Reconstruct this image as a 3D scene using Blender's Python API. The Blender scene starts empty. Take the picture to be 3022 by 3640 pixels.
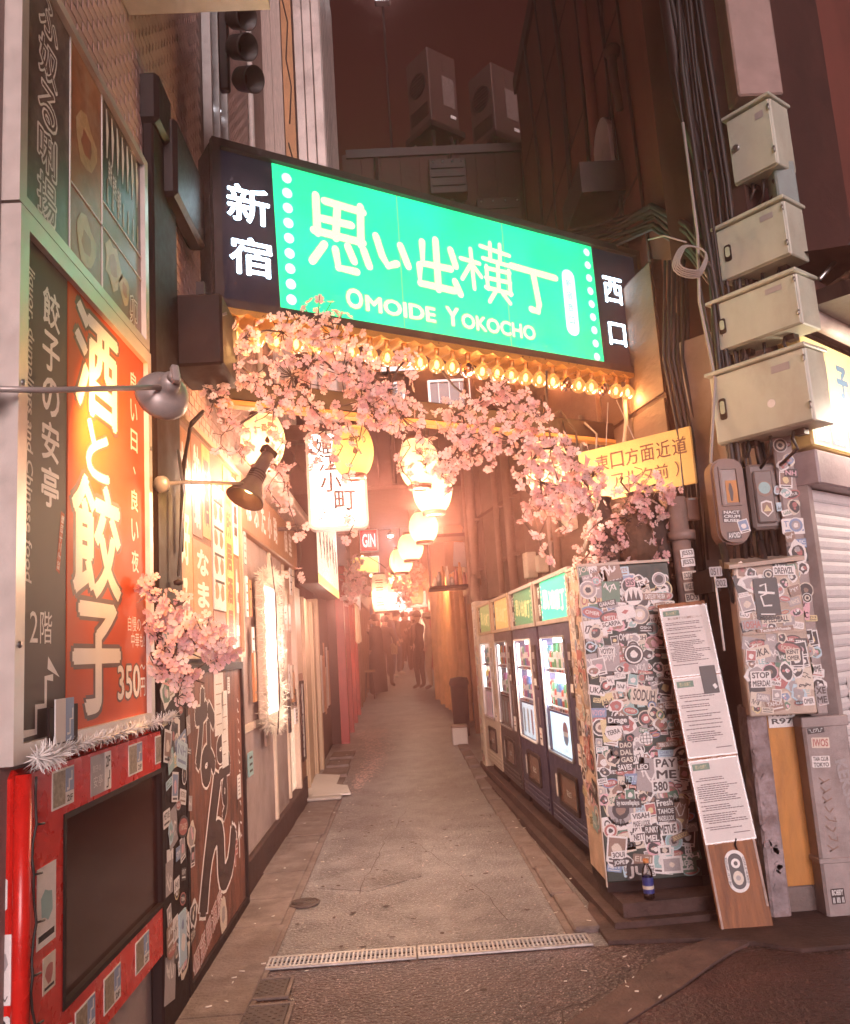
import bpy, math, random
import numpy as np
from mathutils import Matrix, Vector
rnd = random.Random(7)
sc = bpy.context.scene
COL = sc.collection

# ---------------------------------------------------------------- camera
cam_d = bpy.data.cameras.new('camera')
cam_d.sensor_fit = 'VERTICAL'
cam_d.sensor_height = 36.0
cam_d.lens = 29.67
cam_d.clip_start = 0.05
cam_d.clip_end = 400
cam = bpy.data.objects.new('camera', cam_d)
COL.objects.link(cam)
# standing in the street at the mouth of the alley, looking up 9.3 degrees, rolled 3.7 degrees
cam.matrix_world = Matrix(((0.99769, 0.05901, -0.03367, 0.0),
                           (-0.02366, -0.16278, -0.98638, 0.0),
                           (-0.06369, 0.98490, -0.16101, 1.4),
                           (0, 0, 0, 1)))
sc.camera = cam

# ---------------------------------------------------------------- night sky, and an added sun for the street light behind the camera
world = bpy.data.worlds.new('World')
sc.world = world
world.use_nodes = True
wn = world.node_tree
bg = wn.nodes['Background']
bg.inputs['Color'].default_value = (0.056, 0.0125, 0.0105, 1)
bg.inputs['Strength'].default_value = 0.26
_tc = wn.nodes.new('ShaderNodeTexCoord'); _nz = wn.nodes.new('ShaderNodeTexNoise'); _nz.inputs['Scale'].default_value = 2.6; _nz.inputs['Detail'].default_value = 4
_cr = wn.nodes.new('ShaderNodeValToRGB'); _cr.color_ramp.elements[0].position = .35; _cr.color_ramp.elements[1].position = .7
_cr.color_ramp.elements[0].color = (.036, .0068, .0055, 1); _cr.color_ramp.elements[1].color = (.075, .0145, .0115, 1)
wn.links.new(_tc.outputs['Generated'], _nz.inputs['Vector']); wn.links.new(_nz.outputs['Fac'], _cr.inputs['Fac']); wn.links.new(_cr.outputs['Color'], bg.inputs['Color'])
sun_d = bpy.data.lights.new('street_fill', 'SUN')  # wide sun standing in for street light from behind the camera
sun_d.energy = 1.75
sun_d.angle = math.radians(30)
sun_d.color = (1.0, 0.86, 0.87)
sun = bpy.data.objects.new('street_fill', sun_d)
COL.objects.link(sun)
sun.rotation_euler = (math.radians(79), 0, math.radians(8))

# ---------------------------------------------------------------- exposure
sc.view_settings.view_transform = 'Standard'
sc.view_settings.look = 'None'
sc.view_settings.exposure = 1.15
sc.view_settings.gamma = 1.0
sc.view_settings.use_curve_mapping = False
try:
    sc.cycles.use_denoising = True
    sc.cycles.max_bounces = 4
    sc.cycles.diffuse_bounces = 2
    sc.cycles.glossy_bounces = 2
    sc.cycles.transmission_bounces = 4
    sc.cycles.transparent_max_bounces = 8
    sc.cycles.volume_bounces = 0
    sc.cycles.sample_clamp_indirect = 4.0
    sc.cycles.use_adaptive_sampling = True
    sc.cycles.adaptive_threshold = 0.04
    sc.cycles.adaptive_min_samples = 24
except Exception:
    pass

# ---------------------------------------------------------------- helpers
TMP = bpy.data.scenes.new('text_workshop')


def V(*a):
    return Vector(a)


def frame(o, u, n):
    """local x = u (right), y = up, z = n (out of the face)"""
    u = Vector(u).normalized(); n = Vector(n).normalized(); v = n.cross(u)
    m = Matrix.Identity(4)
    for i in range(3):
        m[i][0] = u[i]; m[i][1] = v[i]; m[i][2] = n[i]; m[i][3] = o[i]
    return m


_text_cache = {}


def T(body, bold=0.0):
    k = (body, round(bold, 4))
    if k in _text_cache:
        return _text_cache[k]
    cu = bpy.data.curves.new('t', 'FONT')
    cu.body = body
    cu.size = 1.0
    cu.resolution_u = 3
    cu.offset = bold
    ob = bpy.data.objects.new('t', cu)
    TMP.collection.objects.link(ob)
    vl = TMP.view_layers[0]
    vl.update()
    dg = vl.depsgraph
    ev = ob.evaluated_get(dg)
    me = ev.to_mesh()
    vs = [(v.co.x, v.co.y) for v in me.vertices]
    fs = [tuple(p.vertices) for p in me.polygons]
    # keep all glyph faces looking toward +z
    out = []
    for f in fs:
        a = sum(vs[f[i]][0] * vs[f[(i + 1) % len(f)]][1] - vs[f[(i + 1) % len(f)]][0] * vs[f[i]][1] for i in range(len(f)))
        out.append(f if a >= 0 else tuple(reversed(f)))
    ev.to_mesh_clear()
    bpy.data.objects.remove(ob)
    bpy.data.curves.remove(cu)
    if not vs:
        vs, out = [(0, 0), (1, 0), (1, 1), (0, 1)], [(0, 1, 2, 3)]
    xs = [v[0] for v in vs]; ys = [v[1] for v in vs]
    r = (vs, out, (min(xs), min(ys), max(xs), max(ys)))
    _text_cache[k] = r
    return r


def circle(cx, cy, r, n=16, ry=None, a0=0.0):
    ry = r if ry is None else ry
    return [(cx + r * math.cos(a0 + 2 * math.pi * i / n), cy + ry * math.sin(a0 + 2 * math.pi * i / n)) for i in range(n)]


def rrect(x0, y0, x1, y1, r, n=4):
    p = []
    for cx, cy, a in ((x1 - r, y1 - r, 0), (x0 + r, y1 - r, 90), (x0 + r, y0 + r, 180), (x1 - r, y0 + r, 270)):
        for i in range(n + 1):
            t = math.radians(a + 90 * i / n)
            p.append((cx + r * math.cos(t), cy + r * math.sin(t)))
    return p


def rect(x0, y0, x1, y1):
    return [(x0, y0), (x1, y0), (x1, y1), (x0, y1)]


class MB:
    def __init__(s, X=None):
        s.v = []; s.f = []; s.m = []; s.mats = []; s.sm = []; s.X = X

    def mi(s, mat):
        if mat not in s.mats:
            s.mats.append(mat)
        return s.mats.index(mat)

    def add(s, vs, fs, mat, smooth=False, X=None):
        b = len(s.v); k = s.mi(mat)
        X = X if X is not None else s.X
        for p in vs:
            q = Vector(p)
            s.v.append(X @ q if X is not None else q)
        for f in fs:
            s.f.append(tuple(b + i for i in f)); s.m.append(k); s.sm.append(smooth)
        return s

    def box(s, x0, x1, y0, y1, z0, z1, mat, ch=0.0, X=None):
        if ch <= 0:
            vs = [(x, y, z) for x in (x0, x1) for y in (y0, y1) for z in (z0, z1)]
            fs = [(0, 1, 3, 2), (4, 6, 7, 5), (0, 4, 5, 1), (2, 3, 7, 6), (0, 2, 6, 4), (1, 5, 7, 3)]
            return s.add(vs, fs, mat, X=X)
        c = min(ch, (x1 - x0) * .45, (y1 - y0) * .45, (z1 - z0) * .45)
        vs = []; idx = {}
        for i, x in enumerate((x0, x1)):
            for j, y in enumerate((y0, y1)):
                for k, z in enumerate((z0, z1)):
                    xi = x + (c if i == 0 else -c); yi = y + (c if j == 0 else -c); zi = z + (c if k == 0 else -c)
                    for a, p in enumerate(((x, yi, zi), (xi, y, zi), (xi, yi, z))):
                        idx[i, j, k, a] = len(vs); vs.append(p)
        fs = []
        cen = Vector(((x0 + x1) / 2, (y0 + y1) / 2, (z0 + z1) / 2))

        def face(ids):
            ps = [Vector(vs[i]) for i in ids]
            nn = (ps[1] - ps[0]).cross(ps[2] - ps[0])
            mid = sum(ps, Vector()) / len(ps)
            fs.append(tuple(ids) if nn.dot(mid - cen) > 0 else tuple(reversed(ids)))
        for i in (0, 1):
            face([idx[i, 0, 0, 0], idx[i, 1, 0, 0], idx[i, 1, 1, 0], idx[i, 0, 1, 0]])
            face([idx[0, i, 0, 1], idx[1, i, 0, 1], idx[1, i, 1, 1], idx[0, i, 1, 1]])
            face([idx[0, 0, i, 2], idx[1, 0, i, 2], idx[1, 1, i, 2], idx[0, 1, i, 2]])
        for i in (0, 1):
            for j in (0, 1):
                face([idx[i, j, 0, 0], idx[i, j, 1, 0], idx[i, j, 1, 1], idx[i, j, 0, 1]])
                face([idx[i, 0, j, 0], idx[i, 1, j, 0], idx[i, 1, j, 2], idx[i, 0, j, 2]])
                face([idx[0, i, j, 1], idx[1, i, j, 1], idx[1, i, j, 2], idx[0, i, j, 2]])
                for k in (0, 1):
                    face([idx[i, j, k, 0], idx[i, j, k, 1], idx[i, j, k, 2]])
        return s.add(vs, fs, mat, X=X)

    def poly(s, pts, z, mat, X=None):
        return s.add([(p[0], p[1], z) for p in pts], [tuple(range(len(pts)))], mat, X=X)

    def prism(s, pts, z0, z1, mat, X=None, back=True):
        n = len(pts)
        vs = [(p[0], p[1], z0) for p in pts] + [(p[0], p[1], z1) for p in pts]
        fs = [tuple(range(n, 2 * n))]
        if back:
            fs.append(tuple(reversed(range(n))))
        fs += [(i, (i + 1) % n, n + (i + 1) % n, n + i) for i in range(n)]
        return s.add(vs, fs, mat, X=X)

    def ring(s, pts, inner, z0, z1, mat, X=None):
        """frame between an outer and an inner outline of equal length"""
        n = len(pts)
        vs = [(p[0], p[1], z1) for p in pts] + [(p[0], p[1], z1) for p in inner] + [(p[0], p[1], z0) for p in pts] + [(p[0], p[1], z0) for p in inner]
        fs = []
        for i in range(n):
            j = (i + 1) % n
            fs += [(i, j, n + j, n + i), (2 * n + i, 2 * n + j, j, i), (n + i, n + j, 3 * n + j, 3 * n + i)]
        return s.add(vs, fs, mat, X=X)

    def ribbon(s, pts, w, z, mat, X=None):
        vs = []; n = len(pts)
        for i, p in enumerate(pts):
            a = pts[max(i - 1, 0)]; b = pts[min(i + 1, n - 1)]
            dx, dy = b[0] - a[0], b[1] - a[1]; l = math.hypot(dx, dy) or 1
            ww = w[i] if isinstance(w, (list, tuple)) else w
            vs += [(p[0] + dy / l * ww / 2, p[1] - dx / l * ww / 2, z), (p[0] - dy / l * ww / 2, p[1] + dx / l * ww / 2, z)]
        fs = [(2 * i, 2 * i + 2, 2 * i + 3, 2 * i + 1) for i in range(n - 1)]
        return s.add(vs, fs, mat, X=X)

    def tube(s, path, r, mat, n=8, X=None, cap=True):
        P = [Vector(p) for p in path]; m = len(P); vs = []; fs = []
        prev = None
        for i, p in enumerate(P):
            t = (P[min(i + 1, m - 1)] - P[max(i - 1, 0)])
            t = t.normalized() if t.length > 1e-9 else Vector((0, 0, 1))
            if prev is None:
                a = Vector((0, 0, 1)) if abs(t.z) < .9 else Vector((1, 0, 0))
                prev = (a - t * a.dot(t)).normalized()
            else:
                q = prev - t * prev.dot(t)
                prev = q.normalized() if q.length > 1e-6 else prev
            b = t.cross(prev)
            rr = r[i] if isinstance(r, (list, tuple)) else r
            for k in range(n):
                a = 2 * math.pi * k / n
                vs.append(p + prev * (rr * math.cos(a)) + b * (rr * math.sin(a)))
        for i in range(m - 1):
            for k in range(n):
                k2 = (k + 1) % n
                fs.append((i * n + k, i * n + k2, (i + 1) * n + k2, (i + 1) * n + k))
        if cap:
            fs += [tuple(reversed(range(n))), tuple((m - 1) * n + k for k in range(n))]
        return s.add(vs, fs, mat, smooth=True, X=X)

    def lathe(s, prof, mat, n=20, X=None, axis='z'):
        vs = []; fs = []; m = len(prof)
        for r, h in prof:
            for k in range(n):
                a = 2 * math.pi * k / n
                c, d = r * math.cos(a), r * math.sin(a)
                vs.append((c, d, h) if axis == 'z' else ((d, h, c) if axis == 'y' else (h, c, d)))
        for i in range(m - 1):
            for k in range(n):
                k2 = (k + 1) % n
                fs.append((i * n + k, i * n + k2, (i + 1) * n + k2, (i + 1) * n + k))
        return s.add(vs, fs, mat, smooth=True, X=X)

    def text(s, body, x, y, w, h, z, mat, bold=0.0, rot=0.0, X=None, depth=0.0, shear=0.0):
        """flat print; bold strokes are stamped from a few shifted copies"""
        vs, fs, (a, b, c, d) = T(body, 0.0)
        W, Hh = max(c - a, 1e-4), max(d - b, 1e-4)
        g = min(bold, .09)
        if w is None:
            k1 = k2 = h / (Hh + 2 * g)
        elif h is None:
            k1 = k2 = w / (W + 2 * g)
        else:
            k1, k2 = w / (W + 2 * g), h / (Hh + 2 * g)
        ca, sa = math.cos(math.radians(rot)), math.sin(math.radians(rot))
        if g < .004:
            offs = [(0, 0)]
        elif g < .03 or len(fs) > 900:
            offs = [(g, 0), (-g, 0), (0, g), (0, -g)]
        else:
            offs = [(g * math.cos(q * math.pi / 4), g * math.sin(q * math.pi / 4)) for q in range(8)] + ([(g * .5, 0), (-g * .5, 0), (0, g * .5), (0, -g * .5)] if g > .05 else [])
        for i, (ox, oy) in enumerate(offs):
            out = []
            for p in vs:
                px = (p[0] + ox - (a + c) / 2) * k1; py = (p[1] + oy - (b + d) / 2) * k2
                px += shear * py
                out.append((x + px * ca - py * sa, y + px * sa + py * ca, z + i * 1.2e-5))
            s.add(out, fs, mat, X=X)
        return s

    def build(s, name, parent=None, mat=None):
        me = bpy.data.meshes.new(name)
        me.from_pydata([tuple(p) for p in s.v], [], s.f)
        for m_ in s.mats:
            me.materials.append(m_)
        me.polygons.foreach_set('material_index', s.m)
        me.polygons.foreach_set('use_smooth', s.sm)
        me.update()
        return link(name, me, parent)


def link(name, me, parent=None):
    o = bpy.data.objects.new(name, me)
    COL.objects.link(o)
    if parent is not None:
        o.parent = parent
    return o


def tag(o, label, cat, group=None, kind=None):
    if label: o['label'] = label
    if cat: o['category'] = cat
    if group: o['group'] = group
    if kind: o['kind'] = kind
    return o


def thing(name, label, cat, M=None, group=None):
    o = bpy.data.objects.new(name, None)
    o.empty_display_size = 0.1
    COL.objects.link(o)
    if M is not None:
        o.matrix_world = M if isinstance(M, Matrix) else Matrix.Translation(M)
    return tag(o, label, cat, group)


def struct(name, mb, parent=None):
    o = mb.build(name, parent)
    if parent is None:
        o['kind'] = 'structure'
    return o


def copy_tree(o, parent=None):
    c = o.copy(); COL.objects.link(c); c.parent = parent
    for ch in list(o.children):
        copy_tree(ch, c)
    return c


# ---------------------------------------------------------------- materials
_mats = {}
LAMP = 1.85
EM = .64


def M(name, col, rough=.6, metal=0.0, var=.18, scale=9.0, bump=.08, emit=None, es=0.0, stain=None, stain_amt=.5, stain_scale=2.2, spec=.5, stretch=None, bscale=None, translucent=0.0):
    if name in _mats:
        return _mats[name]
    m = bpy.data.materials.new(name)
    m.use_nodes = True
    nt = m.node_tree; N = nt.nodes; Lk = nt.links
    p = N['Principled BSDF']
    p.inputs['Roughness'].default_value = rough
    p.inputs['Metallic'].default_value = metal
    p.inputs['Specular IOR Level'].default_value = spec
    tc = N.new('ShaderNodeTexCoord')
    src = tc.outputs['Object']
    if stretch:
        mp = N.new('ShaderNodeMapping'); mp.inputs['Scale'].default_value = stretch
        Lk.new(src, mp.inputs['Vector']); src = mp.outputs['Vector']
    last = None
    if var > 0:
        nz = N.new('ShaderNodeTexNoise'); nz.inputs['Scale'].default_value = scale
        nz.inputs['Detail'].default_value = 6; nz.inputs['Roughness'].default_value = .65
        Lk.new(src, nz.inputs['Vector'])
        cr = N.new('ShaderNodeValToRGB')
        cr.color_ramp.elements[0].position = .28; cr.color_ramp.elements[1].position = .74
        cr.color_ramp.elements[0].color = tuple(c * (1 - var) for c in col) + (1,)
        cr.color_ramp.elements[1].color = tuple(min(1, c * (1 + var)) for c in col) + (1,)
        Lk.new(nz.outputs['Fac'], cr.inputs['Fac'])
        last = cr.outputs['Color']
    if stain:
        n2 = N.new('ShaderNodeTexNoise'); n2.inputs['Scale'].default_value = stain_scale
        n2.inputs['Detail'].default_value = 8; n2.inputs['Roughness'].default_value = .7
        Lk.new(src, n2.inputs['Vector'])
        r2 = N.new('ShaderNodeValToRGB')
        r2.color_ramp.elements[0].position = .48; r2.color_ramp.elements[1].position = .68
        r2.color_ramp.elements[0].color = (0, 0, 0, 1); r2.color_ramp.elements[1].color = (stain_amt,) * 3 + (1,)
        Lk.new(n2.outputs['Fac'], r2.inputs['Fac'])
        mx = N.new('ShaderNodeMix'); mx.data_type = 'RGBA'
        Lk.new(r2.outputs['Color'], mx.inputs[0])
        if last is not None:
            Lk.new(last, mx.inputs[6])
        else:
            mx.inputs[6].default_value = tuple(col) + (1,)
        mx.inputs[7].default_value = tuple(stain) + (1,)
        last = mx.outputs[2]
    if last is not None:
        Lk.new(last, p.inputs['Base Color'])
    else:
        p.inputs['Base Color'].default_value = tuple(col) + (1,)
    if bump > 0:
        nb = N.new('ShaderNodeTexNoise'); nb.inputs['Scale'].default_value = bscale or scale * 4
        nb.inputs['Detail'].default_value = 5
        Lk.new(src, nb.inputs['Vector'])
        bp = N.new('ShaderNodeBump'); bp.inputs['Strength'].default_value = bump * 3; bp.inputs['Distance'].default_value = .01
        Lk.new(nb.outputs['Fac'], bp.inputs['Height']); Lk.new(bp.outputs['Normal'], p.inputs['Normal'])
        rr = N.new('ShaderNodeMapRange'); rr.inputs[3].default_value = max(.04, rough - .14); rr.inputs[4].default_value = min(1, rough + .14)
        Lk.new(nb.outputs['Fac'], rr.inputs[0]); Lk.new(rr.outputs[0], p.inputs['Roughness'])
    if emit:
        p.inputs['Emission Color'].default_value = tuple(emit) + (1,)
        p.inputs['Emission Strength'].default_value = es * EM
    if translucent > 0:
        tr = N.new('ShaderNodeBsdfTranslucent'); mxs = N.new('ShaderNodeMixShader'); mxs.inputs[0].default_value = translucent
        if last is not None:
            Lk.new(last, tr.inputs['Color'])
        else:
            tr.inputs['Color'].default_value = tuple(col) + (1,)
        outn = N['Material Output']
        Lk.new(p.outputs[0], mxs.inputs[1]); Lk.new(tr.outputs[0], mxs.inputs[2]); Lk.new(mxs.outputs[0], outn.inputs['Surface'])
    _mats[name] = m
    return m


def E(name, col, es, base=None):
    """a surface that gives off light"""
    return M(name, base or tuple(min(.8, c) for c in col), rough=.5, var=0, bump=0, emit=col, es=es)


def glass(name, tint, rough=.05, refl=.12):
    if name in _mats:
        return _mats[name]
    m = bpy.data.materials.new(name); m.use_nodes = True
    nt = m.node_tree; N = nt.nodes; Lk = nt.links
    N.remove(N['Principled BSDF'])
    t = N.new('ShaderNodeBsdfTransparent'); t.inputs['Color'].default_value = tuple(tint) + (1,)
    g = N.new('ShaderNodeBsdfGlossy'); g.inputs['Roughness'].default_value = rough
    lw = N.new('ShaderNodeLayerWeight'); lw.inputs['Blend'].default_value = refl
    mx = N.new('ShaderNodeMixShader')
    Lk.new(lw.outputs['Fresnel'], mx.inputs[0]); Lk.new(t.outputs[0], mx.inputs[1]); Lk.new(g.outputs[0], mx.inputs[2])
    Lk.new(mx.outputs[0], N['Material Output'].inputs['Surface'])
    _mats[name] = m
    return m


def lamp_light(name, loc, power, col, radius=.04, parent=None, spot=None, target=None):
    d = bpy.data.lights.new(name, 'SPOT' if spot else 'POINT')
    d.energy = power * LAMP; d.color = col; d.shadow_soft_size = radius
    if spot:
        d.spot_size = math.radians(spot); d.spot_blend = .8
    o = bpy.data.objects.new(name, d)
    COL.objects.link(o)
    o.location = loc
    if target is not None:
        o.rotation_euler = (Vector(target) - Vector(loc)).to_track_quat('-Z', 'Y').to_euler()
    if parent is not None:
        o.parent = parent
    return o


black = M('black_paint', (.018, .0075, .007), .65, spec=.25, var=.3, scale=5, bump=.05)  # reddened base colour stands in for the red veil over dark surfaces
blackm = M('black_metal', (.022, .010, .009), .5, metal=.2, var=.3, bump=.05)
ink = M('black_ink', (.012, .010, .012), .6, var=0, bump=0)
white = M('white_print', (.78, .74, .72), .5, var=.06, scale=14, bump=0)
paper = M('paper', (.72, .66, .64), .7, var=.08, scale=6, bump=.03)
cream = M('cream_paint', (.62, .52, .42), .5, var=.14, scale=4, stain=(.28, .18, .12), stain_amt=.5)
alu = M('aluminium', (.55, .52, .5), .38, metal=.85, var=.12, bump=.04)
steel = M('steel', (.42, .40, .39), .34, metal=.9, var=.22, scale=14, bump=.06)
conc = M('concrete', (.20, .155, .145), .8, var=.45, scale=7, bump=.3, bscale=60, stain=(.12, .08, .07), stain_amt=.7)
conc_dark = M('dark_concrete', (.075, .040, .034), .8, var=.5, scale=7, bump=.35, bscale=45, stain=(.03, .014, .012), stain_amt=.8)
rust = M('rusty_steel', (.16, .075, .045), .75, metal=.3, var=.4, scale=12, bump=.2)
cable = M('cable_rubber', (.022, .015, .014), .5, var=.2, bump=.03)
greycable = M('grey_cable', (.32, .27, .25), .5, var=.1, bump=.03)
red = M('red_enamel', (.62, .018, .012), .28, var=.12, scale=3, bump=.03, stain=(.25, .01, .01), stain_amt=.4)
wood = M('brown_wood', (.24, .10, .045), .6, var=.35, scale=5, bump=.15, stretch=(14, 14, 1.2))
woodh = M('brown_wood_long', (.26, .11, .05), .6, var=.35, scale=5, bump=.15, stretch=(1.5, 14, 14))
palewood = M('pale_wood', (.52, .36, .23), .55, var=.22, scale=5, bump=.1, stretch=(16, 1.2, 16))
# ================================================================ THE SETTING
def zg(y):
    return max(0.0, .048 * (y - 8.5))


def asphalt(name, col, spk):
    m = M(name, col, .33, var=.6, scale=3.5, bump=.7, bscale=55, stain=(col[0] * .5, col[1] * .45, col[2] * .45), stain_amt=.8, stain_scale=.9)
    nt = m.node_tree; N = nt.nodes; Lk = nt.links; p = N['Principled BSDF']
    old = p.inputs['Base Color'].links[0].from_socket
    tc = N.new('ShaderNodeTexCoord')
    vo = N.new('ShaderNodeTexVoronoi'); vo.inputs['Scale'].default_value = 150
    Lk.new(tc.outputs['Object'], vo.inputs['Vector'])
    cr = N.new('ShaderNodeValToRGB')
    cr.color_ramp.elements[0].position = .80; cr.color_ramp.elements[1].position = .97
    cr.color_ramp.elements[0].color = (0, 0, 0, 1); cr.color_ramp.elements[1].color = (1, 1, 1, 1)
    sp = N.new('ShaderNodeSeparateColor'); Lk.new(vo.outputs['Color'], sp.inputs[0]); Lk.new(sp.outputs[0], cr.inputs['Fac'])
    mx = N.new('ShaderNodeMix'); mx.data_type = 'RGBA'
    Lk.new(cr.outputs['Color'], mx.inputs[0]); Lk.new(old, mx.inputs[6]); mx.inputs[7].default_value = spk + (1,)
    Lk.new(mx.outputs[2], p.inputs['Base Color'])
    return m


tarmac = asphalt('asphalt', (.215, .198, .202), (.48, .43, .43))
tarmac_dark = asphalt('asphalt_patch', (.085, .028, .022), (.13, .06, .05))  # red tint puts the warm shadow veil into the asphalt colour

g = MB()
vs = []
ys = [-6, 0, 4, 8.5, 20, 62]
for y in ys:
    for x in (-16, -1.2, 1.2, 16):
        vs.append((x, y, zg(y)))
fs = [(r * 4 + c, r * 4 + c + 1, r * 4 + c + 5, r * 4 + c + 4) for r in range(len(ys) - 1) for c in range(3)]
g.add(vs, fs, tarmac)
struct('ground', g)
# mended places, cracks and trodden gum of an old lane
mend = asphalt('asphalt_mend', (.18, .163, .167), (.42, .37, .37))
g = MB()
g.prism([(-.62, 5.5), (-.30, 5.35), (.02, 5.6), (.05, 6.6), (-.12, 7.5), (-.35, 7.9), (-.60, 7.4), (-.66, 6.3)], .0, .003, mend)
struct('road_mend', g)
g = MB()
g.prism([(.18, 4.34), (.66, 4.36), (.64, 5.2), (.50, 5.5), (.25, 5.3), (.15, 4.8)], .0, .003, mend)
struct('road_mend', g)
crk = M('crack_dark', (.08, .066, .064), .9, var=0, bump=0)
cb = MB()
for (x_, y_, dx, dy, n_) in ((-.35, 5.3, .02, .13, 22), (.1, 6.2, .05, .10, 14), (-.1, 3.3, .09, .04, 12), (.45, 4.6, -.02, .12, 18), (-.5, 7.6, .06, .09, 14), (.3, 3.0, .05, .09, 8)):
    pts = []
    for i in range(n_):
        pts.append((x_, y_)); x_ += dx * rnd.uniform(.2, 1.6) + rnd.uniform(-.02, .02); y_ += dy * rnd.uniform(.5, 1.4)
    cb.ribbon(pts, [rnd.uniform(.0015, .005) for _ in pts], .0038, crk)
struct('road_cracks', cb)
gumb = MB(); gumm = M('gum_spot', (.05, .036, .034), .7, var=0, bump=0); gumw = M('gum_pale', (.32, .26, .25), .7, var=0, bump=0)
for i in range(130):
    x_, y_ = rnd.uniform(-.66, .66), rnd.uniform(2.6, 8.4)
    gumb.poly(circle(x_, y_, rnd.uniform(.006, .02), 7, rnd.uniform(.006, .018)), .0042, gumm if rnd.random() < .75 else gumw)
tag(gumb.build('gum_spots'), 'trodden gum spots dotting the asphalt', 'gum', kind='stuff')

# darker street asphalt up to the drain
street = asphalt('street_asphalt', (.075, .036, .032), (.38, .26, .24))
g = MB()
g.prism([(-1.06, -5.8), (6, -5.8), (6, 3.9), (1.6, 4.1), (.86, 4.15), (.80, 4.15), (-.80, 4.15), (-.85, 3.2), (-1.06, 3.0)], .0, .0022, street)
struct('street_road', g)
# worn patch of fresher asphalt and a concrete strip at the street side
g = MB()
g.prism([(.60, 3.2), (.78, 3.37), (1.04, 3.60), (1.2, 3.76), (1.38, 3.92), (1.5, 3.93), (1.62, 3.84), (1.9, 3.8), (3.4, 3.9), (6, 3.7), (6, .5), (.6, .5)], .004, .010, tarmac_dark)
struct('asphalt_patch', g)
g = MB()
g.prism([(.40, 3.24), (.58, 3.2), (.76, 3.36), (1.02, 3.6), (1.18, 3.77), (1.36, 3.94), (1.6, 4.12), (1.3, 4.1), (1.02, 3.92), (.72, 3.58)], .002, .014, M('kerb_concrete', (.13, .075, .065), .8, var=.5, scale=6, bump=.35, bscale=45, stain=(.05, .025, .02), stain_amt=.8))
struct('street_kerb', g)
# concrete pavement at the corner
g = MB()
g.prism([(.86, 4.16), (1.3, 4.1), (1.5, 4.0), (1.64, 3.88), (3.4, 3.95), (6, 3.8), (6, 8), (1.7, 8), (.86, 4.6)], .002, .02, conc_dark)
struct('corner_pavement', g)

# slabs of the gutter along the shops
gut = MB(); gut.box(-1.04, -.70, 3.0, 11.6, -.05, .008, conc)
gut_o = struct('gutter', gut)
y = 3.05
k = 0
while y < 11.4:
    L = rnd.uniform(.5, .62)
    s_ = MB(); t_ = rnd.uniform(-.004, .006)
    z_ = zg(y + L / 2)
    s_.box(-1.02 + rnd.uniform(-.01, .01), -.73 + rnd.uniform(-.015, .01), y, y + L - .006, z_ - .03, z_ + .018 + t_ * .5, conc, ch=.004)
    s_.build('slab', gut_o)
    y += L
# kerb of the machines' side: low kerb stones, then the plinth the machines stand on
kr = MB(); kr.box(.70, .74, 4.3, 12, -.05, .006, conc)
kr_o = struct('kerb', kr)
y = 4.34
while y < 12:
    L = .60
    s_ = MB(); xa = .80 - .018 * (y - 4.3); z_ = zg(y + L / 2)
    s_.box(xa - .06, xa + .07, y, y + L - .01, z_ - .05, z_ + .028 + rnd.uniform(-.004, .004), conc, ch=.01)
    s_.build('kerb_stone', kr_o)
    y += L
pl = MB()
pl.prism([(.99, 4.36), (1.78, 4.40), (1.80, 9.9), (.78, 9.9)], -.02, .115, conc_dark)
struct('plinth', pl)
pl = MB()
pl.prism([(.93, 4.30), (1.80, 4.34), (1.80, 4.398), (.985, 4.358), (.77, 9.9), (.72, 9.9)], -.02, .05, conc_dark)
struct('plinth_footing', pl)

# ---- drain: two grates end to end, each with its bars
bar_me = None
slotdark = M('drain_dark', (.01, .008, .008), .9, var=0, bump=0)
gratem = M('galvanised', (.50, .45, .43), .42, metal=.7, var=.25, scale=20, bump=.08)
for gi, (xa, xb, lab) in enumerate(((-.845, -.03, 'dull steel drain grate crossing the alley, end near the shop boards'),
                                    (-.022, .79, 'bright steel drain grate crossing the alley, end near the kerb'))):
    t = thing('drain_grate', lab, 'drain', (xa, 4.23, .004), 'grates of the cross drain')
    L = xb - xa
    tilt = .004
    f = MB(); f.box(0, L, -.075, -.055, 0, .012, gratem, ch=.002); f.box(0, L, .055, .075, 0, .012, gratem, ch=.002)
    f.box(0, .012, -.055, .055, 0, .012, gratem); f.box(L - .012, L, -.055, .055, 0, .012, gratem)
    f.build('frame', t)
    b = MB(); b.box(.012, L - .012, -.055, .055, 0, .002, slotdark); b.build('channel', t)
    rods = MB(); rods.box(.012, L - .012, -.03, -.026, .0025, .0115, gratem); rods.box(.012, L - .012, .026, .03, .0025, .0115, gratem); rods.build('cross_rod', t)
    if bar_me is None:
        bb = MB(); bb.box(-.0045, .0045, -.0548, .0548, .0022, .011, gratem); bar_o = bb.build('bar', t); bar_me = bar_o.data; bar_o.location.x = .025
        st = 1
    else:
        st = 0
    n = int((L - .03) / .0205)
    for i in range(st, n):
        o = link('bar', bar_me, t); o.location.x = .025 + i * (L - .05) / (n - 1)

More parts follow.
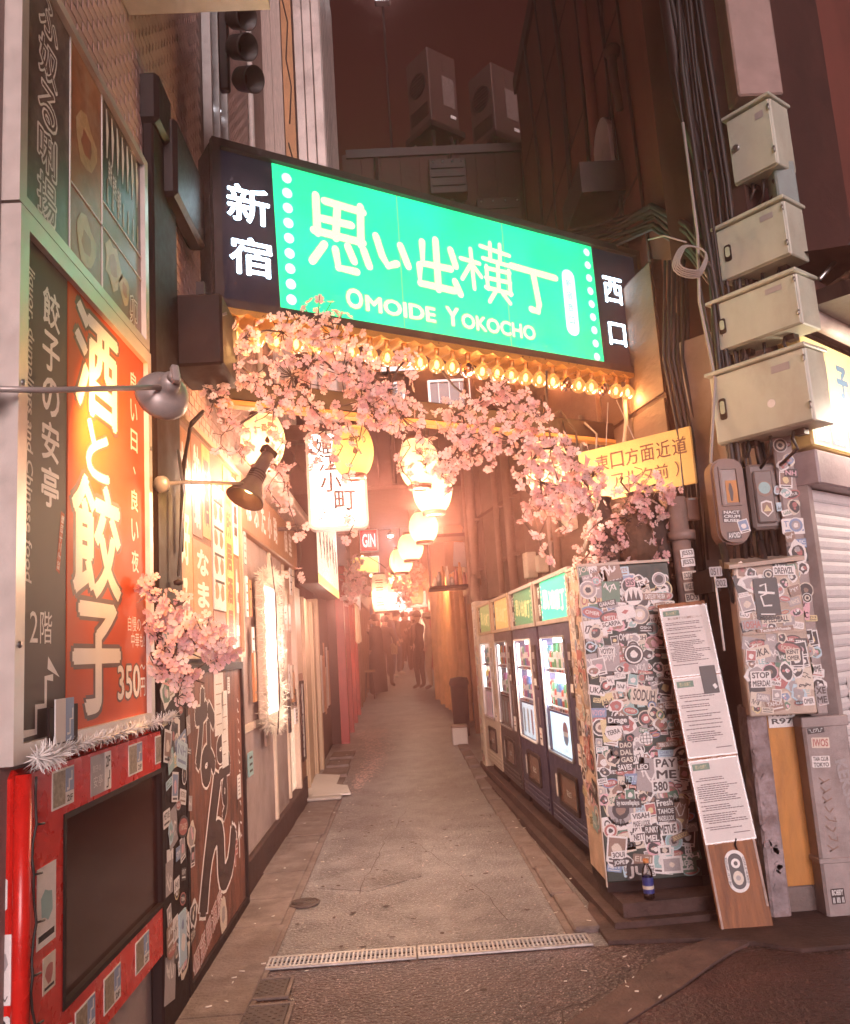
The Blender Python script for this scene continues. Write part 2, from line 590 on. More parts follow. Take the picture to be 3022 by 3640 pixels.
iron = M('cast_iron', (.10, .075, .07), .6, metal=.5, var=.3, scale=30, bump=.2)
t = thing('manhole_cover', 'small round cast iron cover in the asphalt near the catfish board', 'manhole cover', (-.665, 5.18, .004))
b = MB(); b.lathe([(.0, .010), (.072, .010), (.074, .004)], iron, 28); b.build('lid', t)
b = MB(); b.lathe([(.092, .0), (.092, .009), (.078, .012), (.077, .0)], iron, 28); b.build('rim', t)
b = MB()
for r_ in (.025, .045, .06):
    b.lathe([(r_ + .004, .0103), (r_ + .004, .013), (r_ - .004, .013), (r_ - .004, .0103)], iron, 24)
b.build('pattern_ring', t)
for i, (cx, cy, w, h, lab) in enumerate(((-.69, 3.93, .20, .19, 'square checkered iron cover just before the drain grate'),
                                        (-.66, 3.63, .21, .22, 'square iron cover at the bottom edge of the photo'))):
    t = thing('access_cover', lab, 'cover', (cx, cy, .004), 'square iron covers')
    b = MB(); b.box(-w / 2, w / 2, -h / 2, h / 2, 0, .008, iron, ch=.003); b.build('lid', t)
    b = MB(); b.ring(rect(-w / 2 - .02, -h / 2 - .02, w / 2 + .02, h / 2 + .02), rect(-w / 2 - .004, -h / 2 - .004, w / 2 + .004, h / 2 + .004), 0, .010, conc); b.build('frame', t)
    b = MB()
    for a in range(9):
        for c in range(9):
            if (a + c) % 2 == 0:
                x_ = -w / 2 + w * (a + 1) / 10; y_ = -h / 2 + h * (c + 1) / 10
                b.box(x_ - .007, x_ + .007, y_ - .003, y_ + .003, .008, .0105, iron)
    o = b.build('stud_pattern', t)

# chequer plate ramp at the sliding doors
t = thing('door_ramp', 'white metal sheet lying over the gutter before the sliding doors', 'metal sheet', (0, 0, 0))
b = MB()
pts = [(-1.08, 8.72), (-.62, 8.75), (-.68, 9.15), (-.80, 9.25), (-.80, 9.75), (-1.08, 9.9)]
m_ = M('white_sheet', (.72, .66, .62), .45, var=.12, scale=3, bump=.15, bscale=35)
n = len(pts)
b.add([(p[0], p[1], zg(p[1]) + .035) for p in pts] + [(p[0], p[1], zg(p[1]) + .02) for p in pts], [tuple(range(n))] + [(i, n + i, n + (i + 1) % n, (i + 1) % n) for i in range(n)], m_)
b.build('sheet', t)
b = MB(); b.box(-1.08, -.70, 8.56, 8.70, .02, .05, M('plate_edge', (.55, .5, .47), .5, metal=.5, bump=.4, bscale=90), ch=.01); b.build('tread_plate', t)

# litter and fallen petals: far too many to count
lit = MB(); buttm = M('butt_paper', (.75, .66, .58), .8, var=.1, bump=0)
for i in range(150):
    y_ = rnd.uniform(3.2, 9.5) if i < 110 else rnd.uniform(9, 16)
    x_ = rnd.choice([rnd.uniform(-.95, .9), rnd.uniform(-.95, -.5), rnd.uniform(.55, .95)])
    a = rnd.uniform(0, 6.28); l = rnd.uniform(.005, .014); r_ = rnd.uniform(.0018, .003)
    z_ = zg(y_) + .004 + (.02 if x_ < -.7 else 0) + (.03 if x_ > .72 else 0)
    lit.tube([(x_ - l * math.cos(a), y_ - l * math.sin(a), z_ + r_), (x_ + l * math.cos(a), y_ + l * math.sin(a), z_ + r_)], r_, buttm, 5)
tag(lit.build('litter'), 'scattered cigarette butts on the ground', 'litter', kind='stuff')
pet = MB(); petm = M('fallen_petal', (.80, .58, .54), .7, var=.2, bump=0)
for i in range(3600):
    t_ = rnd.random()
    y_ = 9.2 + 4.2 * t_ + rnd.gauss(0, .2); x_ = -.60 + .16 * t_ + .10 * math.sin(t_ * 4.5) + rnd.gauss(0, .03 + .13 * t_)
    if i % 5 == 0:
        y_ = rnd.uniform(3.3, 9); x_ = rnd.uniform(-.68, .7)
    a = rnd.uniform(0, 6.28); s_ = rnd.uniform(.009, .017) if i % 5 else rnd.uniform(.003, .007)
    z_ = zg(y_) + .006
    if x_ < -.72: z_ += .024
    c, d = math.cos(a) * s_, math.sin(a) * s_
    pet.add([(x_ + c, y_ + d, z_), (x_ - d * .5, y_ + c * .5, z_ + .003), (x_ - c, y_ - d, z_), (x_ + d * .5, y_ - c * .5, z_ + .002)], [(0, 1, 2, 3)], petm)
tag(pet.build('fallen_petals'), 'fallen petals drifting over the asphalt', 'petals', kind='stuff')

# ================================================================ BUILDINGS
plaster = M('pink_grey_plaster', (.34, .25, .23), .85, var=.18, scale=3, bump=.15, stain=(.16, .10, .09), stain_amt=.6)
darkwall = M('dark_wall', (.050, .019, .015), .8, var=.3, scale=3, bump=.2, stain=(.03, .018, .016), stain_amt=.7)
brownwall = M('brown_render', (.15, .043, .031), .85, var=.25, scale=1.6, bump=.2, stain=(.07, .021, .015), stain_amt=.75, stretch=(1, 1, .25))  # brown darkened and reddened in place of shade and red veil
tilem = M('wall_tile', (.50, .32, .285), .5, var=.22, scale=6, bump=.06)
groutm = M('grout', (.10, .045, .038), .9, var=.2, bump=.1)

# ---- near shop building on the left
t = thing('corner_shop_building', 'tiled corner building carrying the dumpling restaurant signs', 'building', (-1.04, 2.12, 0))
b = MB(); b.box(-4, 0, 0, 3.36, 0, 9.5, plaster); b.build('wall', t)
b = MB(); b.box(-4, -.012, 3.362, 5.37, 0, 9.5, plaster); b.build('wall', t)
b = MB(); b.box(-.011, .002, .06, 4.41, 2.56, 7.3, groutm); b.build('tile_bed', t)
tp = MB(); tp.box(-.0018, .0018, -.046, .046, -.0205, .0205, tilem, ch=.001)
tile_me = tp.build('tile', t).data
proto_tile = bpy.data.objects[-1] if False else None
for o in list(t.children):
    if o.name.startswith('tile'):
        proto_tile = o
far = MB(); cnt = 0
cells = []
for r_ in range(0, 96):
    for c in range(0, 40):
        yy = .12 + c * .105 + (.0525 if r_ % 2 else 0); zz = 2.62 + r_ * .0475
        if yy > 4.45: continue
        if yy < 1.42 and zz < 3.62: continue
        if 2.53 < yy < 3.2 and zz > 3.82: continue
        cells.append((yy, zz))
cells.sort(key=lambda p: p[0] + abs(p[1] - 3.9) * .6)
for yy, zz in cells:
    x_ = .0035 + rnd.uniform(0, .0012)
    if cnt < 300:
        o = proto_tile if cnt == 0 else link('tile', tile_me, t)
        o.location = (x_, yy, zz); cnt += 1
    else:
        far.box(x_ - .0018, x_ + .0018, yy - .046, yy + .046, zz - .0205, zz + .0205, tilem)
o = far.build('tile_cladding', t); o['kind'] = 'stuff'
b = MB(); b.tube([(.03, 4.30, 3.2), (.03, 4.30, 9)], .025, M('pale_pipe', (.6, .52, .48), .5, bump=.04), 10); b.build('downpipe', t)
# narrow window with purple light
wf = MB()
for ya in (2.60, 2.83, 3.10):
    wf.box(.006, .06, ya, ya + .035, 3.9, 6.4, alu)
wf.box(.006, .06, 2.60, 3.135, 3.86, 3.90, alu)
w_o = wf.build('window', t)
dp = M('dark_pane', (.03, .015, .035), .1, var=.2, bump=0)
b = MB(); b.box(.006, .016, 2.635, 2.83, 3.9, 6.4, dp); b.build('pane', w_o)
b = MB(); b.box(.006, .016, 2.865, 3.10, 3.9, 6.4, dp); b.build('pane', w_o)
b = MB(); b.box(.017, .022, 2.65, 2.80, 3.92, 4.55, E('purple_neon', (.75, .10, .65), 1.3)); b.build('neon_strip', w_o)
b = MB()
for i in range(14):
    y_ = rnd.uniform(2.65, 3.08); z_ = rnd.uniform(4.0, 6.0)
    b.box(.018, .024, y_ - .006, y_ + .006, z_ - .006, z_ + .006, E('fairy_light', (.9, .9, 1), 5))
b.build('fairy_light', w_o)

# small sign box jutting out above the menu board, only its underside in view
pt = thing('projecting_sign', 'pale sign box jutting out at the top edge of the photo', 'sign', (-1.03, 3.12, 4.19))
b = MB(); b.box(0, .60, 0, .16, .03, 1.0, M('pale_metal', (.55, .46, .43), .5, metal=.3, bump=.05), ch=.01); b.build('casing', pt)
b = MB()
for k in range(3):
    b.box(0, .61, -.006, .166, k * .009, k * .009 + .006, M('pale_metal', (.55, .46, .43)))
b.build('bottom_rail', pt)

# ---- second building: upper storey stepping out over the alley
palemetal = M('pale_corrugated', (.66, .56, .52), .45, metal=.35, var=.18, scale=4, bump=.05, stain=(.2, .14, .12), stain_amt=.5)
t = thing('overhanging_house', 'pale metal upper storey jutting over the alley behind the green sign', 'building', (-1.04, 7.5, 0))
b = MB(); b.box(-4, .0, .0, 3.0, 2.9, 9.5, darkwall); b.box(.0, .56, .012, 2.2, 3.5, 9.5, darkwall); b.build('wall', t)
for i in range(3):
    x0 = .30 + i * .09
    b = MB(); b.box(x0 + .002, x0 + .086, -.012 - (.006 if i % 2 else 0), .010, 3.5, 9.5, palemetal, ch=.006); b.build('metal_panel', t)
for i in range(14):
    y0 = .02 + i * .155
    b = MB(); b.box(.561, .575 + (.006 if i % 2 else 0), y0, y0 + .15, 3.5, 9.5, palemetal, ch=.006); b.build('metal_panel', t)
gw = M('grey_wood', (.56, .44, .39), .6, var=.4, scale=6, bump=.15, stretch=(30, 30, 1.2))
for i in range(2):
    b = MB(); b.box(-.02 + i * .098, .076 + i * .098, -.012, .010, 3.5, 9.5, gw, ch=.003); b.build('plank', t)
b = MB(); b.box(.185, .285, -.02, .010, 4.2, 8.2, M('orange_poster', (.55, .27, .13), .6, var=.2, scale=3, bump=0))
b.ribbon([(.20, 0), (.24, .0), (.25, 0)], .01, 0, ink) if False else None
b.build('poster', t)
b = MB()
for pts in ([(.2, 7.9), (.25, 7.6), (.22, 7.2), (.26, 6.9), (.23, 6.5)], [(.21, 6.3), (.27, 6.0), (.22, 5.6), (.25, 5.2)], [(.2, 5.0), (.24, 4.8), (.27, 4.5)]):
    b.tube([(p[0], -.0215, p[1]) for p in pts], .007, ink, 5)
b.build('poster_drawing', t)
b = MB(); b.box(.578, .66, .3, .42, 4.4, 4.55, blackm); b.box(.578, .64, .5, .6, 4.9, 5.1, blackm); b.build('bracket', t)

# ---- tower on the right
t = thing('brown_tower_building', 'tall brown rendered building rising behind the electric boxes', 'building', (2.05, 4.5, 0))
b = MB()
P = [(.10, .36), (-.18, .42), (-.15, 1.1), (-.15, 5.5), (6, 5.5), (6, 3.2), (.9, .75)]
P = [(x, y) for x, y in P]
b.prism(list(reversed(P)) if False else P[::-1], 0, 8.66, brownwall); b.build('wall', t)
# the prism above is built with z up
b = MB(); b.prism([(-.19, 1.1), (-.15, 1.1), (-.15, 5.5), (-.19, 5.5)][::-1], 8.5, 8.70, darkwall); b.build('roof_edge', t)
b = MB(); b.tube([(-.18, 2.0, 3.4), (-.18, 2.0, 8.6)], .05, brownwall, 10); b.build('downpipe', t)
b = MB(); b.tube([(-.17, 1.0, 3.6), (-.17, 1.08, 5.5), (-.17, 1.2, 8.6)], .012, cable, 6); b.tube([(-.18, 1.5, 3.9), (-.19, 1.45, 5.5), (-.18, 1.65, 8.5)], .010, cable, 6)
b.build('hanging_cable', t)
b = MB()
for k in range(5):
    y_ = 1.5 + k * .75; b.tube([(-.17, y_, 3.9), (-.18, y_ + .06, 5.2 + .2 * k), (-.17, y_ - .04, 6.8), (-.18, y_ + .1, 8.6)], .012 + .006 * (k % 3), cable, 6)
b.build('wall_cable', t)
for zz in (4.7, 6.1, 7.4):
    b = MB(); b.box(-.156, -.149, 1.12, 5.4, zz, zz + .02, darkwall); b.build('render_joint', t)
b = MB(); b.lathe([(.001, 0), (.05, .02), (.07, .06), (.05, .10), (.001, .12)], darkwall, 10, X=Matrix.Translation((-.2, 1.25, 5.75))); b.tube([(-.2, 1.25, 5.8), (-.22, 1.2, 5.6), (-.2, 1.22, 5.3)], .03, darkwall, 7); b.build('vent_cowl', t)
# arched vent cover
b = MB(); X = frame((-.16, 1.75, 5.05), (0, -1, 0), (-1, 0, 0))
b.prism([(-.25, 0), (.25, 0), (.25, .25)] + [(.25 * math.cos(a), .25 + .25 * math.sin(a)) for a in [math.pi * i / 10 for i in range(1, 11)]], 0, .06, M('vent_grey', (.42, .37, .35), .5, bump=.04), X=X); b.build('arched_vent_cover', t)
b = MB(); b.box(-.5, -.16, 1.4, 2.1, 4.75, 5.0, blackm); b.build('duct_bracket', t)
b = MB(); b.box(-.36, -.16, 1.5, 1.9, 4.2, 4.36, blackm); b.build('duct_bracket', t)

# ---- room over the vending machines
t = thing('machine_side_house', 'dark brown house wall with pipes above the vending machines', 'building', (1.80, 5.30, 0))
d = Vector((-.95, 5.7, 0)).normalized(); nrm = Vector((-5.7, -.95, 0)).normalized()
X = frame((0, 0, 0), -d, nrm)   # local x runs toward the street, y up, z out
Lw = math.hypot(.95, 5.7)
wallm = M('stained_board', (.15, .09, .068), .75, var=.25, scale=2.5, bump=.15, stain=(.09, .05, .035), stain_amt=.75, stretch=(3, 1, 3))
b = MB(); b.box(-Lw, 0, 1.95, 3.9, -1.2, -.012, darkwall, X=X); b.box(-Lw, 0.0, 0, 1.94, -1.6, -.9, darkwall, X=X); b.build('wall', t)
x0 = -Lw
while x0 < -.05:
    w_ = min(rnd.uniform(.42, .6), -x0)
    b = MB(); b.box(x0 + .004, x0 + w_ - .004, 1.95, 2.93 + rnd.uniform(-.01, .01), -.011, rnd.uniform(.0, .008), wallm, ch=.003, X=X); b.build('board', t)
    b = MB(); b.box(x0 + .004, x0 + w_ - .004, 2.97, 3.88, -.011, rnd.uniform(.0, .008), wallm, ch=.003, X=X); b.build('board', t)
    x0 += w_
pipem = M('drain_pipe', (.22, .13, .10), .5, var=.25, scale=6, bump=.05)
for px, r_, z0, z1, m_ in ((-.95, .02, 1.95, 3.3, pipem), (-2.1, .032, 1.95, 3.6, pipem), (-2.3, .02, 1.95, 3.6, greycable), (-3.4, .05, 1.95, 3.8, pipem), (-3.9, .035, 1.95, 3.8, pipem), (-4.9, .06, 2.2, 3.8, pipem), (-5.3, .03, 1.95, 3.8, pipem)):
    b = MB(); b.tube([(px, z0, .03 + r_), (px, (z0 + z1) / 2, .03 + r_), (px, z1, .03 + r_)], r_, m_, 10, X=X)
    for zz in (2.3, 2.9):
        b.box(px - r_ - .012, px + r_ + .012, zz, zz + .03, -.0, .035 + r_, pipem, X=X)
    b.build('drain_pipe', t)
b = MB(); b.tube([(-4.9, 2.25, .1), (-4.9, 2.12, .11), (-4.82, 2.0, .13), (-4.75, 1.9, .13)], .06, pipem, 10, X=X); b.build('pipe_elbow', t)
for px, col in ((-1.35, greycable), (-.5, greycable)):
    b = MB(); b.tube([(px, 3.2, .04), (px + .02, 2.9, .06), (px - .1, 2.6, .07), (px + .03, 2.35, .05), (px + .02, 2.0, .05)], .016, col, 8, X=X); b.build('flexible_conduit', t)
for px, pz, w_, h_, nm in ((-1.75, 2.32, .13, .30, 'switch_box'), (-2.9, 2.02, .14, .25, 'junction_box'), (-2.55, 2.04, .10, .16, 'junction_box')):
    b = MB(); b.box(px - w_ / 2, px + w_ / 2, pz, pz + h_, .01, .11, cream, ch=.008, X=X); bo = b.build(nm, t)
    if nm == 'switch_box':
        b = MB(); b.poly(circle(px, pz + .17, .05, 6), .1112, ink, X=X); b.poly(circle(px, pz + .17, .042, 6), .1116, cream, X=X); b.text('吾', px, pz + .175, .045, .05, .112, ink, .02, X=X); b.build('hexagon_mark', bo)

# ---- building that closes the view over the alley
t = thing('bridging_building', 'dark cluttered building spanning the alley behind the green sign', 'building', (0, 10.6, 0))
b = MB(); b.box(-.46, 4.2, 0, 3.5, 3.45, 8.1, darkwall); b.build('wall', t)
for i in range(9):
    b = MB(); b.box(-.45 + i * .26, -.45 + i * .26 + .25, -.016 - (i % 2) * .004, -.001, 3.5, 8.05, darkwall, ch=.004); b.build('cladding_sheet', t)
for x0, z0, w_, h_ in ((.5, 4.35, .55, .5), (-.2, 4.3, .4, .55), (1.2, 5.6, .6, .5)):
    f = MB(); f.ring(rect(x0, z0, x0 + w_, z0 + h_), rect(x0 + .03, z0 + .03, x0 + w_ - .03, z0 + h_ - .03), .02, .06, alu, X=frame((0, 0, 0), (1, 0, 0), (0, -1, 0)))
    fo = f.build('window', t)
    b = MB(); b.poly(rect(x0 + .03, z0 + .03, x0 + w_ - .03, z0 + h_ - .03), .03, M('night_pane', (.10, .09, .10), .12, var=.3, bump=0), X=frame((0, 0, 0), (1, 0, 0), (0, -1, 0))); b.build('pane', fo)
    for i in range(1, 4):
        b = MB(); b.box(x0 + w_ * i / 4 - .006, x0 + w_ * i / 4 + .006, z0, z0 + h_, .065, .08, steel, X=frame((0, 0, 0), (1, 0, 0), (0, -1, 0))); b.build('window_bar', fo)
b = MB(); b.box(-.4, 3.0, -.05, .0, 8.05, 8.17, blackm); b.box(-.46, 4.0, .001, 3.4, 8.1, 8.13, darkwall); b.build('roof', t)
for x0 in (-.1, .9, 1.9):
    b = MB(); b.box(x0, x0 + .5, -.12, -.02, 5.0 + x0 * .2, 5.06 + x0 * .2, steel); b.tube([(x0 + .1, -.1, 3.5), (x0 + .1, -.1, 8.0)], .03, blackm, 8); b.build('pipe_rack', t)

# ---- shops along the rest of the alley
def far_shop(side, y0, y1, xf, h, wallmat, label, fascia, post, seed):
    r = random.Random(seed)
    t = thing('alley_shop', label, 'shop', (xf, y0, zg(y0)), 'shops along the alley')
    s = -1 if side == 'L' else 1
    X = frame((0, 0, 0), (0, 1, 0), (1, 0, 0)) if side == 'L' else frame((0, y1 - y0, 0), (0, -1, 0), (-1, 0, 0))
    W = y1 - y0
    b = MB(); b.box(.0, W, -.3, h, -3, -.06, wallmat, X=X); b.build('wall', t)
    b = MB(); b.box(.02, W - .02, 2.05, 2.5, -.06, .10, fascia, ch=.01, X=X); fo = b.build('fascia', t)
    x = .0; n = max(2, int(W / .9)); st = W / n
    for i in range(n):
        x0 = i * st
        z0 = zg(y0 + x0) - zg(y0) if side == 'L' else zg(y1 - x0) - zg(y0)
        b = MB(); b.box(x0 + .01, x0 + .10, z0 - .2, 2.05, -.06, .06, post, ch=.006, X=X); b.build('post', t)
        kind = r.random()
        pm = r.choice([palewood, cream, wood, M('teal_panel', (.20, .30, .28), .5), M('red_panel', (.45, .05, .04), .5), wood])
        b = MB(); b.box(x0 + .11, x0 + st - .01, z0 + .0, z0 + .7, -.05, .0, pm, ch=.004, X=X); b.build('panel', t)
        b = MB(); b.box(x0 + .11, x0 + st - .01, z0 + .71, 2.04, -.05, -.02, r.choice([pm, M('warm_pane', (.5, .32, .2), .3, emit=(1, .55, .25), es=.5), M('dim_pane', (.1, .06, .05), .2)]), X=X); b.build('door_pane', t)
        for q in range(3):
            xx = x0 + .15 + r.uniform(0, st - .35); zz = z0 + r.uniform(.5, 1.6); hh = r.uniform(.15, .4); ww = r.uniform(.1, .22)
            b = MB(); b.box(xx, xx + ww, zz, zz + hh, .001, .006, r.choice([paper, cream, M('poster_red', (.5, .08, .06), .6), M('poster_yellow', (.65, .42, .12), .6)]), X=X)
            for l_ in range(3):
                b.box(xx + .02, xx + ww - .02, zz + hh * (l_ + 1) / 4, zz + hh * (l_ + 1) / 4 + .02, .006, .0075, ink, X=X)
            b.build('notice', t)
    return t


redpost = M('red_lacquer', (.42, .03, .025), .35, var=.2, scale=4, bump=.05)
far_shop('L', 12.2, 16.5, -.90, 5.5, darkwall, 'shop with red lacquered posts halfway down the alley', redpost, redpost, 3)
far_shop('L', 16.6, 23.5, -.92, 4.6, wood, 'brown shopfront beside the man in the long black coat', wood, wood, 4)
far_shop('L', 23.6, 36, -.95, 4.2, darkwall, 'farthest shopfront on the same side as the red posts', M('ochre_awning', (.6, .33, .1), .7), wood, 5)
far_shop('R', 10.2, 12.4, 1.0, 4.0, wood, 'dark stall front between the vending machines and the orange curtain', wood, wood, 6)
far_shop('R', 16.2, 23.5, .82, 4.8, wood, 'brown shopfront behind the person in the checked cap', wood, wood, 7)
far_shop('R', 23.6, 36, .85, 4.4, darkwall, 'farthest shopfront on the vending machine side', wood, redpost, 8)
t = thing('end_house', 'pinkish house front closing the far end of the alley', 'building', (0, 38, zg(38)))
b = MB(); b.box(-6, 6, 0, 2, -1, 6, plaster); b.build('wall', t)
b = MB(); b.box(-.5, .5, -.06, -.005, 0, 2.1, wood); b.build('door', t)
# ================================================================ STICKERS
SC = {k: M('sticker_' + k, c, .45, var=.08, scale=20, bump=0) for k, c in dict(
    white=(.74, .68, .66), cream=(.66, .55, .46), black=(.045, .036, .038), grey=(.36, .31, .31), red=(.42, .13, .12), pink=(.68, .38, .42),
    teal=(.28, .44, .44), blue=(.20, .27, .42), yellow=(.66, .52, .28), green=(.10, .20, .14), brown=(.28, .17, .13), paleblue=(.45, .58, .66)).items()}
WORDS = ['VOYDY', 'TERRA', 'LEO', 'SCARPA', 'GARAGE', 'Alter', 'NH', 'JOPE', '3OUI', 'NETT', 'METUE', 'TAHOE', 'VISAH', 'ELSI', 'SAVES', 'KENT', 'OMER', 'ELEC', 'SODUH', 'BD3', 'JK', 'METRO', 'SIS', 'OSHA', 'UKA', 'DIET']


def blob(r, n, rg, sx=1.0, sy=1.0):
    ph = rg.uniform(0, 6.28)
    k = rg.choice([2, 3, 4, 5])
    return [(math.cos(a) * r * sx * (1 + .16 * math.sin(k * a + ph) + rg.uniform(-.08, .08)), math.sin(a) * r * sy * (1 + .16 * math.cos(k * a + ph) + rg.uniform(-.08, .08))) for a in [6.2832 * i / n for i in range(n)]]


def sticker_mesh(mb, cx, cy, s, z, rg, kind=None, rot=0.0, X=None, word=None):
    """draws one sticker of about size s centred at (cx, cy)"""
    R_ = Matrix.Translation((cx, cy, z)) @ Matrix.Rotation(math.radians(rot), 4, 'Z')
    if X is not None:
        R_ = X @ R_
    kind = kind if kind is not None else rg.choice([0, 0, 1, 1, 2, 2, 3, 3, 3, 4, 5, 5, 6])
    lite = rg.choice(['white', 'white', 'white', 'white', 'cream', 'cream', 'white', 'cream', 'yellow', 'paleblue', 'pink'])
    dark = rg.choice(['black', 'black', 'black', 'black', 'grey', 'grey', 'brown', 'brown', 'red', 'blue', 'teal', 'green', 'black'])
    d = .00012
    if kind in (0, 1):
        a, b_ = (lite, dark) if kind == 0 else (dark, lite)
        w, h = s, s * rg.uniform(.35, .75)
        mb.prism(rrect(-w / 2, -h / 2, w / 2, h / 2, h * .08, 1), -.0004, 0, SC[a], X=R_, back=False)
        wd = word or rg.choice(WORDS)
        if rg.random() < .45 and not word:
            mb.text(wd, 0, h * .16, w * .8, h * .38, d, SC[b_], .02, X=R_)
            mb.poly(rect(-w * .38, -h * .32, w * .38, -h * .20), d, SC[b_], X=R_)
        else:
            mb.text(wd, 0, 0, w * .82, h * .6, d, SC[b_], .025, X=R_)
    elif kind == 2:
        mb.prism(circle(0, 0, s / 2, 14), -.0004, 0, SC[lite], X=R_, back=False)
        mb.poly(circle(0, 0, s * .43, 14), d, SC[dark], X=R_)
        mb.poly(circle(0, 0, s * .29, 12), 2 * d, SC[rg.choice(['white', 'cream', 'red', 'black', 'grey'])], X=R_)
        mb.poly(blob(s * .16, 9, rg), 3 * d, SC[rg.choice(['black', 'white', 'brown'])], X=R_)
    elif kind == 3:
        sx, sy = rg.uniform(.7, 1.1), rg.uniform(.7, 1.1)
        mb.prism(blob(s * .5, 13, rg, sx, sy), -.0004, 0, SC[lite], X=R_, back=False)
        mb.poly(blob(s * .37, 11, rg, sx, sy), d, SC[dark], X=R_)
        for q in range(3):
            p = blob(s * rg.uniform(.07, .15), 7, rg)
            ox, oy = rg.uniform(-.16, .16) * s, rg.uniform(-.16, .16) * s
            mb.poly([(a + ox, b_ + oy) for a, b_ in p], d * (2 + q), SC[rg.choice(['white', 'cream', 'pink', 'red', 'grey'])], X=R_)
    elif kind == 4:
        mb.prism(circle(0, 0, s / 2, 16, s * .27), -.0004, 0, SC[dark], X=R_, back=False)
        mb.poly(circle(0, 0, s * .42, 16, s * .2), d, SC['red' if dark != 'red' else 'black'], X=R_)
        mb.text(word or rg.choice(WORDS), 0, 0, s * .6, s * .16, 2 * d, SC[lite], .02, X=R_)
    elif kind == 5:
        w, h = s, s * rg.uniform(.6, 1.3)
        bgc = rg.choice([dark, lite, 'grey'])
        mb.prism(rect(-w / 2, -h / 2, w / 2, h / 2), -.0004, 0, SC[bgc], X=R_, back=False)
        fg = 'white' if bgc in ('black', 'brown', 'red', 'blue', 'green', 'teal', 'grey') else 'black'
        for q in range(2):
            x_ = -w * .38; y_ = rg.uniform(-.2, .2) * h; pts = []
            while x_ < w * .38:
                pts.append((x_, y_ + rg.uniform(-.26, .26) * h)); x_ += w * rg.uniform(.06, .15)
            if len(pts) > 2:
                mb.ribbon(pts, s * rg.uniform(.04, .09), d * (1 + q), SC[fg], X=R_)
    else:
        w, h = s * .8, s
        mb.prism(rect(-w / 2, -h / 2, w / 2, h / 2), -.0004, 0, SC['white'], X=R_, back=False)
        mb.poly(rect(-w * .42, -h * .3, w * .42, h * .42), d, SC[dark], X=R_)
        mb.poly(blob(s * .2, 9, rg), 2 * d, SC[rg.choice(['white', 'cream', 'yellow', 'pink'])], X=R_)
        mb.poly(rect(-w * .36, -h * .43, w * .36, -h * .36), d, SC['black'], X=R_)


def stickers(parent, x0, x1, y0, y1, n, z, seed, smin, smax, X=None, rotmax=14, kinds=None, base=0):
    """stickers laid on in rows and columns with jitter, later ones over earlier ones"""
    rg = random.Random(seed)
    W, H_ = x1 - x0, y1 - y0
    cols = max(1, round(math.sqrt(n * W / H_))); rows = max(1, math.ceil(n / cols))
    cells = [(c, r) for r in range(rows) for c in range(cols)][:n]
    rg.shuffle(cells)
    for i, (c, r) in enumerate(cells):
        s = smin + (smax - smin) * rg.random() ** 1.3 if rg.random() < .85 else smax * rg.uniform(1.0, 1.45)
        cx = x0 + W * (c + .5 + rg.uniform(-.35, .35)) / cols
        cy = y0 + H_ * (r + .5 + rg.uniform(-.35, .35)) / rows
        cx = min(max(cx, x0 + s * .42), x1 - s * .42) if W > s else (x0 + x1) / 2
        b = MB()
        sticker_mesh(b, cx, cy, s, z + .0007 * (1 + (base + i) % 9), rg, rg.choice(kinds) if kinds else None, rg.uniform(-rotmax, rotmax), X)
        b.build('sticker', parent)


def word_sticker(parent, cx, cy, w, h, z, lines, fg='black', bg_='white', rot=0, X=None, bold=.03, pad=.84):
    b = MB()
    R_ = Matrix.Translation((cx, cy, z)) @ Matrix.Rotation(math.radians(rot), 4, 'Z')
    if X is not None: R_ = X @ R_
    b.prism(rrect(-w / 2, -h / 2, w / 2, h / 2, min(w, h) * .05, 1), -.0004, 0, SC[bg_], X=R_, back=False)
    n = len(lines)
    for i, l_ in enumerate(lines):
        hh = h / n
        b.text(l_, 0, h / 2 - hh * (i + .5), w * pad, hh * .74, .0002, SC[fg], bold, X=R_)
    return b.build('sticker', parent)


# ================================================================ SIGNS OF THE DUMPLING RESTAURANT
outl = M('sign_white', (.84, .76, .73), .5, var=.05, bump=0)
dkline = M('sign_dark_outline', (.10, .045, .035), .5, var=0, bump=0)
frm = M('sign_frame', (.62, .53, .48), .38, metal=.35, var=.12, scale=5, bump=.03)

t = thing('photo_menu_board', 'upper board of dish photos with white outlined brush letters', 'sign', frame((-1.04, 2.19, 2.70), (0, 1, 0), (1, 0, 0)))
b = MB(); b.ring(rect(0, 0, 1.21, .86), rect(.045, .035, 1.165, .825), 0, .05, frm); b.build('frame', t)
pg = lambda nm, c, **k: M(nm, c, .4, var=.35, scale=7, bump=0, **k)
for nm, (x0, y0, x1, y1), mt in (('photo_panel', (.045, .035, .40, .825), pg('ad_grey', (.13, .085, .08), stain=(.34, .25, .22), stain_scale=9)),
                                 ('photo_panel', (.404, .30, .70, .825), pg('ad_fire', (.38, .14, .07), stain=(.55, .42, .30), stain_scale=6)),
                                 ('photo_panel', (.404, .035, .70, .296), pg('ad_meat', (.34, .08, .06), stain=(.5, .33, .26), stain_scale=9)),
                                 ('photo_panel', (.704, .40, 1.165, .825), pg('ad_dark', (.065, .032, .03), stain=(.16, .08, .06), stain_scale=14)),
                                 ('photo_panel', (.704, .035, 1.165, .396), pg('ad_brown', (.20, .075, .06), stain=(.4, .2, .15), stain_scale=8))):
    b = MB(); b.box(x0, x1, y0, y1, 0, .03, mt); b.build(nm, t)
b = MB()
for x_ in (.402, .702):
    b.box(x_ - .004, x_ + .004, .035, .825, .03, .033, outl)
b.box(.404, 1.165, .296, .303, .03, .033, outl); b.box(.704, 1.165, .395, .402, .0305, .0335, outl)
